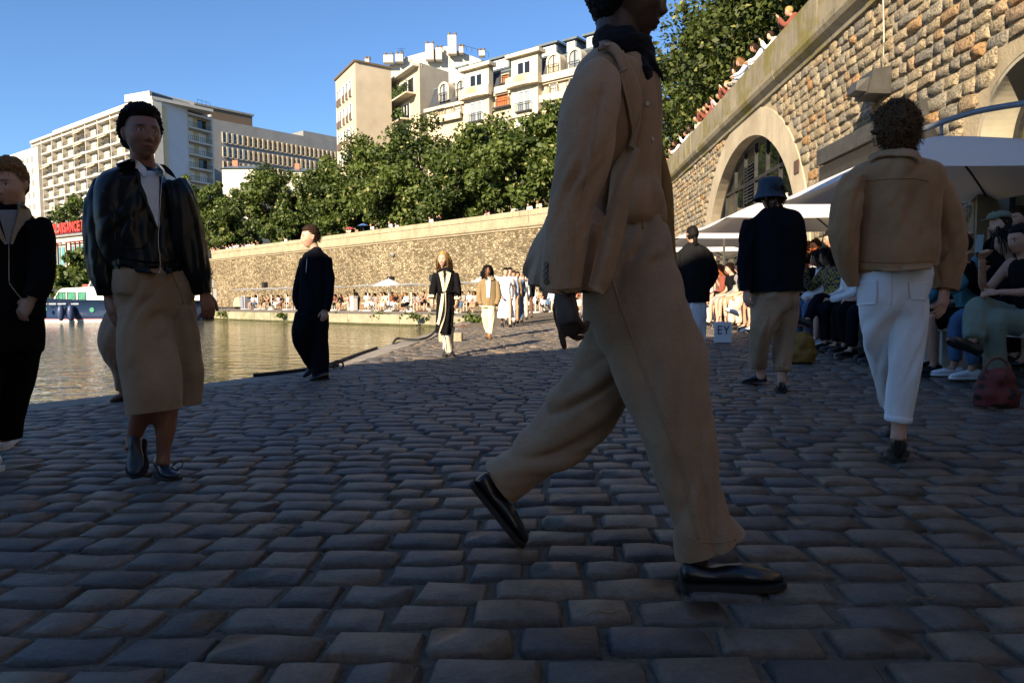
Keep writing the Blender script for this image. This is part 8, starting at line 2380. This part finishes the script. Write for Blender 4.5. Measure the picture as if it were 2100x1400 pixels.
def parasol(p, rz, half, hedge, rise, label, group, sides=4, mat=None, pole=True, base=True, ribs=True, polemat=None, valance=.0, sub=6):
    b = empty('parasol', p, rz, label, 'parasol', group)
    corners = [np.array([half * math.sqrt(2) * math.cos(math.pi / 4 + k * math.pi / 2), half * math.sqrt(2) * math.sin(math.pi / 4 + k * math.pi / 2), hedge]) for k in range(4)] if sides == 4 else [np.array([half * math.cos(2 * math.pi * k / sides), half * math.sin(2 * math.pi * k / sides), hedge]) for k in range(sides)]
    apex = np.array([0, 0, hedge + rise])
    V, Fc = [], []
    n = len(corners)
    for k in range(n):
        A_, B_ = corners[k], corners[(k + 1) % n]
        o_ = len(V)
        for i in range(sub + 1):
            t = i / sub
            for j in range(sub + 1):
                q = j / sub
                e = A_ * (1 - q) + B_ * q
                e = e + (np.array([0, 0, 1]) * .03 - unit(np.array([e[0], e[1], 0])) * .05) * math.sin(math.pi * q)      # edge pulled in between the ribs
                P_ = apex * (1 - t) + e * t
                P_ = P_ + np.array([0, 0, 1]) * (.10 * rise * math.sin(math.pi * t)) - np.array([0, 0, 1]) * .05 * math.sin(math.pi * q) * t
                V.append(P_)
        for i in range(sub):
            for j in range(sub):
                a_ = o_ + i * (sub + 1) + j
                Fc.append((a_, a_ + 1, a_ + sub + 2, a_ + sub + 1))
    me = mesh_np('canopy', np.array(V), np.array(Fc), True)
    bm_ = bmesh.new(); bm_.from_mesh(me); bmesh.ops.remove_doubles(bm_, verts=bm_.verts, dist=.002); bm_.to_mesh(me); bm_.free()
    obj('canopy', me, mat or M_CANO, b)
    if ribs:
        for c in corners:
            pts = [apex + np.array([0, 0, -.05]), apex * .5 + c * .5 + np.array([0, 0, .10 * rise - .035]), c + np.array([0, 0, -.02])]
            MB().tube(spline(np.array(pts), 8), .016, 6).build('rib', M_RIB, b, True)
    if pole: MB().tube([(0, 0, .02), (0, 0, hedge + rise + .06)], .03, 10).build('pole', polemat or M_POLEW, b, True)
    if base: MB().tube([(0, 0, 0), (0, 0, .06), (0, 0, .07)], [.36, .36, .1], 16).build('base', M_POLEW, b)
    return b
for i, (u_, v_, half, he, ri, lab) in enumerate(((4.75, 8.85, 1.5, 1.98, .6, 'large white cantilever parasol with curved grey arm at right'), (4.6, 13.9, 1.5, 1.95, .55, 'sunlit white parasol beyond the bucket hat man'), (4.5, 18.2, 1.5, 1.95, .5, 'white parasol third along the right wall'), (4.5, 22.4, 1.4, 1.9, .45, 'white parasol fourth along the right wall'), (4.3, 27.5, 1.4, 1.9, .45, 'white parasol furthest along the right wall'))):
    p = uv(u_, v_); p[2] = float(gz(p[0], p[1]))
    b = parasol(p, -CA, half, he, ri, lab, None, 4, pole=i > 0, base=i > 0)
    if i == 0:
        ap = np.array([0, 0, he + ri])
        arc = spline(np.array([ap + [-.12, .2, .12], ap + [.25, -.35, .2], ap + [.75, -1.1, .1], ap + [1.0, -1.6, -.25], ap + [1.05, -1.75, -.9], ap + [1.05, -1.75, -he - ri]]), 40)
        MB().tube(arc, .035, 10).build('arm', M_ARM, b, True)
        MB().tube([ap + [0, 0, -.05], ap + [0, .02, .16]], .02, 8).build('hanger', M_ARM, b, True)
        MB().box((1.05, -1.75, .03), (.8, .8, .06)).build('base', M_ARM, b)
FPX = [(513, 0), (541, 0), (569, 0), (600, 0), (694, 0), (768, 0), (811, 1), (857, 0), (950, 0), (1112, 1), (1062, 0), (1020, 1)]
for i, (x, wt) in enumerate(FPX):
    p = far_ground(x); p = p + np.append(wnor, 0) * .55; p[2] = FQ_Z if x < 960 else float(gz(p[0], p[1]))
    parasol(p, math.atan2(wdir[1], wdir[0]) + (0 if not wt else .3), 1.05 if not wt else 1.15, 1.82, .16 if not wt else .5, '%s parasol on white pole below the far wall, %s from the left' % ('flat shade-toned white' if not wt else 'domed white', WORD[sorted(q[0] for q in FPX).index(x)]), 'parasols below the far wall', 4 if not wt else 8, M_CANO_SHADE if not wt else M_CANO, ribs=False, sub=4)
# loudspeakers on poles
for i, x in enumerate((520, 775, 862, 966, 1083)):
    p = far_ground(x) + np.append(-wnor, 0) * 1.2; p[2] = FQ_Z if x < 900 else float(gz(p[0], p[1]))
    b = empty('loudspeaker', p, math.atan2(wdir[1], wdir[0]), 'black loudspeaker on a pole below the far wall, %s from the left' % WORD[i], 'speaker', 'loudspeakers below the far wall')
    MB().tube([(0, 0, 0), (0, 0, 2.05)], .025, 8).build('pole', M_IRON, b)
    MB().box((0, 0, 2.32), (.5, .4, .52)).build('cabinet', M_SOLE, b, bevel=.02)
    MB().box((0, -.206, 2.32), (.42, .012, .44)).build('grille', M_IRON, b)
    MB().box((0, 0, .02), (.5, .5, .04)).build('base', M_IRON, b)
# small umbrellas behind the far coping
for i, (x, y, c, nm) in enumerate(((717, 469, (0.45, 0.09, 0.12), 'red'), (745, 462, (0.08, 0.16, 0.4), 'blue'), (566, 487, (0.03, 0.035, 0.06), 'dark blue'))):
    Y = wall_depth(x) + 1.0; q = at(x, y, Y)
    parasol((q[0], q[1], UP_Z), 0, .62, q[2] - UP_Z - .05, .25, 'small %s umbrella held above the far coping' % nm, None, 8, canopy_mat(nm + '_umbrella_cloth', c), base=False, sub=3, polemat=M_IRON)

# ================================================================== boat
BY = 55.0
def bx(px): return at(px, 640, BY)[0]
bt = empty('motor_yacht', (bx(150), BY, WATER_Z), 0, 'navy and white motor yacht moored across the water', 'boat')
pxm = F_PX / BY
M_HULL = plain('navy_hull', (0.022, 0.045, 0.11), 0.25, 0.12, 1.0, spec=0.6); M_GEL = plain('white_gelcoat', (0.78, 0.77, 0.74), 0.3, 0.04, spec=0.6); M_BOOT = plain('red_boot_stripe', (0.4, 0.03, 0.05), 0.4)
M_GREENG = plain('green_curtained_glass', (0.05, 0.22, 0.13), 0.15, 0.25, 3.0, spec=0.8)
LB = 13.5; x0b = bx(38) - bx(150)
def hull_sec(t):
    """half beam and deck height along the hull, bow at the left"""
    b = 2.0 * min(1, (t * 2.6) ** .6 if t > 0 else 0); dk = 1.52 + .4 * (1 - t) ** 2
    return b, dk
V, Fc = [], []
ts = np.linspace(0, 1, 26)
lv = [(-.3, .76, 0), (.17, .86, 0), (.24, .88, 0), (.6, .97, 0), (1.0, 1.0, 1)]
rows = []
for t in ts:
    b, dk = hull_sec(t)
    for z, k, dd in lv:
        zz = z if not dd else dk
        for sg in (-1, 1): rows.append((x0b + LB * t + (.9 * (1 - t) ** 3 * (1 - zz / 2.2)), sg * b * k, zz))
n_ = len(lv) * 2
R_ = np.array(rows).reshape(len(ts), len(lv), 2, 3)
def band(name, l0, l1, mat):
    V, Fc = [], []
    for sg in (0, 1):
        o_ = len(V)
        for i in range(len(ts)): V += [R_[i, l0, sg], R_[i, l1, sg]]
        Fc += [(o_ + 2 * i, o_ + 2 * i + 2, o_ + 2 * i + 3, o_ + 2 * i + 1) for i in range(len(ts) - 1)]
    return obj(name, mesh_np(name, np.array(V), Fc, True), mat, bt)
V = []; Fc = []
for i in range(len(ts)):
    for l in (2, 3, 4): V += [R_[i, l, 0], R_[i, l, 1]]
for i in range(len(ts) - 1):
    for l in range(2):
        for sg in (0, 1):
            a_ = i * 6 + l * 2 + sg; Fc.append((a_, a_ + 6, a_ + 8, a_ + 2))
    Fc.append((i * 6 + 4, i * 6 + 5, i * 6 + 11, i * 6 + 10))
e_ = (len(ts) - 1) * 6; Fc.append((e_, e_ + 1, e_ + 3, e_ + 2)); Fc.append((e_ + 2, e_ + 3, e_ + 5, e_ + 4))
obj('hull', mesh_np('hull', np.array(V), Fc, True), M_HULL, bt)
V = []; Fc = []
for i in range(len(ts)): V += [R_[i, 0, 0], R_[i, 0, 1], R_[i, 1, 0], R_[i, 1, 1]]
for i in range(len(ts) - 1):
    for sg in (0, 1): a_ = i * 4 + sg; Fc.append((a_, a_ + 4, a_ + 6, a_ + 2))
obj('waterline_band', mesh_np('waterline_band', np.array(V), Fc, True), M_GEL, bt)
V = []; Fc = []
for i in range(len(ts)): V += [R_[i, 1, 0] * [1, 1.004, 1], R_[i, 1, 1] * [1, 1.004, 1], R_[i, 1, 0] * .35 + R_[i, 2, 0] * .65, R_[i, 1, 1] * .35 + R_[i, 2, 1] * .65]
for i in range(len(ts) - 1):
    for sg in (0, 1): a_ = i * 4 + sg; Fc.append((a_, a_ + 4, a_ + 6, a_ + 2))
obj('boot_stripe', mesh_np('boot_stripe', np.array(V), Fc, True), M_BOOT, bt)
V = []; Fc = []
for i in range(len(ts)): V += [R_[i, 1, 0] * .34 + R_[i, 2, 0] * .66, R_[i, 1, 1] * .34 + R_[i, 2, 1] * .66, R_[i, 2, 0], R_[i, 2, 1]]
for i in range(len(ts) - 1):
    for sg in (0, 1): a_ = i * 4 + sg; Fc.append((a_, a_ + 4, a_ + 6, a_ + 2))
obj('lower_hull', mesh_np('lower_hull', np.array(V), Fc, True), M_HULL, bt)
# superstructure
def bpx(x, y): q = at(x, y, BY - 1.6); return q[0] - bt.location[0], q[2] - bt.location[2]
cab = [bpx(104, 617), bpx(116, 596), bpx(124, 591), bpx(200, 587), bpx(206, 592), bpx(212, 617)]
MB().prism([(a_, c_) for a_, c_ in cab], -1.45, 1.45, 1).build('cabin', M_GEL, bt, bevel=.06)
for k, (xa, xb, ya, yb) in enumerate(((110, 131, 599, 616), (136, 152, 599, 616), (158, 173, 599, 616))):
    (a0, c0), (a1, c1) = bpx(xa, yb), bpx(xb, ya)
    sl_ = .32 if k == 0 else 0.0
    w_ = MB().add([(a0, -1.462, c0), (a1, -1.462, c0), (a1, -1.462, c1), (a0 + sl_, -1.462, c1)], [(0, 1, 2, 3)]).build('window', M_GREENG, bt)
    MB().tube([(a0, -1.47, c0), (a1, -1.47, c0), (a1, -1.47, c1), (a0 + sl_, -1.47, c1), (a0, -1.47, c0)], .025, 6).build('window_frame', M_IRON, w_)
q0, q1 = bpx(176, 586), bpx(186, 566)
MB().prism([(q0[0], q0[1]), (q1[0] + .1, q1[1]), (bpx(200, 566)[0], q1[1]), (bpx(204, 586)[0], q0[1])], -1.2, 1.2, 1).build('flybridge_screen', M_WGL, bt)
MB().tube([(q0[0], -1.22, q0[1]), (q1[0], -1.22, q1[1])], .05, 8).build('screen_post', M_GEL, bt)
a0, c0 = bpx(158, 588); a1, c1 = bpx(176, 585)
MB().box(((a0 + a1) / 2, 0, (c0 + c1) / 2 + .05), (a1 - a0, 2.0, .16)).build('cover', M_RED, bt, bevel=.05)
m_ = MB()
for k in range(9):
    t = k / 8 * .34; b, dk = hull_sec(max(t, .02)); xx = x0b + LB * t
    m_.tube([(xx, -b * .95, dk), (xx, -b * .95, dk + .62)], .02, 6)
pts = [(x0b + LB * t, -hull_sec(max(t, .02))[0] * .95, hull_sec(max(t, .02))[1] + .62) for t in np.linspace(0, .34, 9)]
m_.tube(pts, .022, 6); m_.build('bow_rail', M_ZIP, bt)
for (x, y) in ((136, 641), (156, 641)):
    a0, c0 = bpx(x, y)
    f_ = MB(); d = head_np(14, 10); Pn = d * np.array([.26, .26, .62])
    f_.add(Pn + np.array([a0, -2.25, c0]), grid_faces(14, 10)); f_.build('fender', plain('fender_blue', (0.03, 0.05, 0.12), 0.4), bt, True)
    MB().tube([(a0, -2.2, c0 + .5), (a0, -2.0, 1.55)], .015, 5).build('fender_line', M_IRON, bt)
for (x, y, r) in ((195, 635, .18), (100, 634, .14)):
    a0, c0 = bpx(x, y)
    MB().tube([(a0, -2.02, c0), (a0, -1.98, c0)], r, 16).build('porthole', M_GREENG, bt)
for (xa, xb) in ((94, 104), (108, 122), (126, 142), (153, 168)):
    a0, c0 = bpx(xa, 623); a1, _ = bpx(xb, 623)
    MB().box(((a0 + a1) / 2, -2.03, c0), (a1 - a0, .02, .07)).build('hull_stripe', M_GEL, bt)

# ================================================================== small things on the quays
M_ROPE = plain('black_hose', (0.018, 0.018, 0.018), 0.7, 0.2)
pts = []
for (x, y) in ((520, 774), (560, 770), (610, 764), (645, 758), (690, 746), (735, 729), (773, 716)):
    q = onground(x, y); q[2] += .03; pts.append(q)
o = MB().tube(spline(np.array(pts), 60), .024, 10).build('mooring_hose', M_ROPE, None, True); tag(o, 'black mooring hose lying along the quay edge beside suited man', 'hose')
pts = []
for (x, y, z) in ((806, 706, .02), (815, 701, .08), (838, 700, .05), (862, 700, .05), (880, 695, .06), (893, 685, .1), (898, 676, .2), (903, 668, .3)):
    q = onground(x, y); q[2] += z; pts.append(q)
o = MB().tube(spline(np.array(pts), 60), .026, 10).build('mooring_hose', M_ROPE, None, True); tag(o, 'curved black hose at the feet of the robed woman', 'hose')
M_RUST = plain('rusty_iron', (0.13, 0.07, 0.045), 0.85, 0.4, 20.0, bump=.5, bscale=60.0)
for i, (x, y, k) in enumerate(((684, 758, .62), (948, 671, .8))):
    q = onground(x, y)
    b = empty('mooring_ring', q, 0, 'rusty iron mooring ring on kerb %s' % ('next to suited man' if i == 0 else 'behind the robed woman'), 'mooring ring')
    th = np.linspace(0, 2 * math.pi, 20)
    MB().tube([(.10 * k + math.cos(t) * .11 * k, .02 * math.cos(t), .10 * k + math.sin(t) * .10 * k) for t in th], .022 * k, 8, False).build('ring', M_RUST, b, True)
    MB().tube([(-.3 * k, 0, .03), (0, 0, .05), (.12 * k, 0, .06)], [.03 * k, .04 * k, .035 * k], 8).build('stud', M_RUST, b, True)
q = onground(925, 700)
o = MB().box((0, 0, .09), (.5, .4, .2)).build('stone_block', M_FQW, None, bevel=.03, loc=q); tag(o, 'low stone block beside the robed woman', 'stone')
# white post, tarpaulin cart, sign, bollards, wall lamp, cabin
q = far_ground(726); q[2] = FQ_Z
b = empty('white_post', q, math.atan2(wdir[1], wdir[0]), 'white square post standing between the parasols', 'post')
MB().box((0, 0, .52), (.42, .42, 1.04)).build('shaft', M_BENCH, b, bevel=.02)
MB().box((0, 0, 1.07), (.5, .5, .06)).build('cap', M_BENCH, b, bevel=.01)
q = far_ground(497); q[2] = FQ_Z
b = empty('covered_cart', q, math.atan2(wdir[1], wdir[0]), 'low trailer under a beige tarpaulin at left end of the spectators', 'trailer')
pr = [(-.9, .2), (-.75, .75), (-.3, 1.15), (.6, 1.2), (.75, .2)]
MB().prism(pr, -.6, .6, 1).build('tarpaulin', cloth('beige_tarpaulin', (0.42, 0.35, 0.26)), b, bevel=.1)
MB().box((1.05, 0, .65), (.5, 1.1, 1.1)).build('side_panel', plain('blue_grey_panel', (0.2, 0.22, 0.28)), b, bevel=.02)
for q_ in (-.6, .4):
    MB().tube([(q_, -.5, .17), (q_, .5, .17)], .17, 14).build('wheel', M_SOLE, b)
q = far_ground(437); q[2] = FQ_Z
b = empty('sign_post', q, 0, 'brown post with small grey sign beside the white cabin', 'sign')
MB().tube([(0, 0, 0), (0, 0, 2.9)], .06, 8).build('post', M_BRONZE, b)
MB().box((0, -.08, 2.55), (.45, .04, .75)).build('plate', M_CONC, b)
for i, x in enumerate((455, 470)):
    q = far_ground(x); q[2] = FQ_Z
    b = empty('bollard', q, 0, 'thin dark bollard on far quay, %s from the left' % WORD[i], 'bollard', 'bollards on the far quay')
    MB().tube([(0, 0, 0), (0, 0, .95), (0, 0, 1.0)], [.05, .05, .02], 8).build('shaft', M_BRONZE, b); MB().tube([(0, 0, 0), (0, 0, .04)], .09, 10).build('foot', M_BRONZE, b)
q = far_ground(415); q[2] = FQ_Z
b = empty('white_cabin', q, math.atan2(wdir[1], wdir[0]), 'white site cabin on the far quay beside the signpost', 'cabin')
MB().box((0, .3, 1.15), (2.2, 1.6, 1.7)).build('box', M_GEL, b, bevel=.05); MB().box((0, .3, .16), (2.0, 1.4, .3)).build('chassis', M_SOLE, b)
Yl = wall_depth(806); q = at(806, 522, Yl - .4)
b = empty('wall_lamp', q, 0, 'small round lamp fixed on the far rubble wall', 'lamp')
d = head_np(16, 12); obj('globe', mesh_np('globe', d * .2, grid_faces(16, 12), True), M_CONC, b); MB().tube([(0, 0, .1), (0, .4, .18)], .03, 6).build('bracket', M_IRON, b)
q0, q1 = fw(-3.0, 0, UP_Z), fw(-.2, 0, UP_Z)
b = empty('iron_fence', fw(-1.6, 0, CORN_Z + .4), math.atan2(wdir[1], wdir[0]), 'dark iron fence at left end of the far wall', 'fence')
for k in range(14): MB().tube([(-1.5 + k * .23, 0, 0), (-1.5 + k * .23, 0, 1.1)], .02, 5).build('bar', M_IRON, b)
for z in (.1, 1.08): MB().tube([(-1.55, 0, z), (1.55, 0, z)], .025, 6).build('rail', M_IRON, b)
# bags on the paving
def paper_bag(p, rz, label):
    b = empty('paper_bag', p, rz, label, 'bag')
    MB().box((0, 0, .16), (.26, .1, .32)).build('bag_body', plain('white_paper', (0.75, 0.75, 0.76), 0.6, 0.04), b, bevel=.004)
    for q in (-.05, .05): MB().tube([(-.06, q, .31), (-.05, q, .4), (.05, q, .4), (.06, q, .31)], .006, 6).build('handle', M_SOLE, b)
    m_ = [[(-.07, .26), (-.07, .13)], [(-.07, .255), (-.015, .255)], [(-.07, .2), (-.02, .2)], [(-.07, .14), (-.015, .14)], [(.02, .26), (.05, .19)], [(.09, .26), (.05, .19)], [(.05, .19), (.05, .13)]]
    for a_, c_ in m_: MB().tube([(a_[0], -.0525, a_[1]), (c_[0], -.0525, c_[1])], .008, 4).build('printed_stroke', M_SOLE, b)
    return b
q = onground(1482, 702); paper_bag(q, -.25, 'white paper bag with black lettering on the paving by the sunlit men')
def soft_bag(p, col_mat, label, w_=.36, h_=.34, rz=0):
    b = empty('handbag', p, rz, label, 'bag')
    parts = [etube(np.array([(0, 0, 0), (0, 0, h_ * .3), (0, 0, h_ * .8), (0, .01, h_)]), XA, [w_ * .46, w_ * .52, w_ * .42, w_ * .3], [w_ * .24, w_ * .28, w_ * .2, w_ * .08], 20)]
    P, Q = remesh(parts, .012, 2); P = P + vnormals(P, Q) * (.018 * fbm(P * 9, 5, 2))[:, None]; P[:, 2] -= P[:, 2].min()
    obj('bag_body', mesh_np('bag_body', P, Q, True), col_mat, b)
    th = np.linspace(0, math.pi, 12)
    MB().tube([(math.cos(t) * w_ * .3, 0, h_ * .9 + math.sin(t) * .12) for t in th], .012, 6).build('strap', M_RUST, b, True)
    return b
q = onground(1640, 745); soft_bag(q, plain('mustard_leather', (0.22, 0.125, 0.02), .6, .2), 'mustard yellow bag at the feet of the denim shorts spectator')
s = NT('red_black_print'); vo = s.n('ShaderNodeTexVoronoi'); vo.inputs['Scale'].default_value = 16.0; s.l(s.co.outputs['Object'], vo.inputs['Vector'])
s.set(color=s.ramp(vo.outputs['Distance'], [(.3, (.01, .007, .007)), (.5, (.12, .018, .016))]), rough=.7)
q = onground(2042, 836); soft_bag(q, s.m, 'red and black patterned bag on the paving at right edge', .32, .26)
# dry leaves and twigs on the near paving
for i, (x, y) in enumerate(((1860, 1238), (1200, 1268), (170, 1300), (1640, 1010), (560, 1090))):
    q = onground(x, y); q[2] += .008
    o = MB().tube(spline(np.array([q, q + [.03, .015, .006], q + [.07, .012, .002], q + [.10, .03, .004]]), 10), .0022, 5).build('twig', plain('dry_twig', (0.2, 0.14, 0.08)), None)
    tag(o, 'thin dry twig on the near setts, %s from the right' % WORD[[0, 2, 4, 1, 3][i]], 'twig', 'twigs on the paving')
bpy.data.scenes.remove(TS)
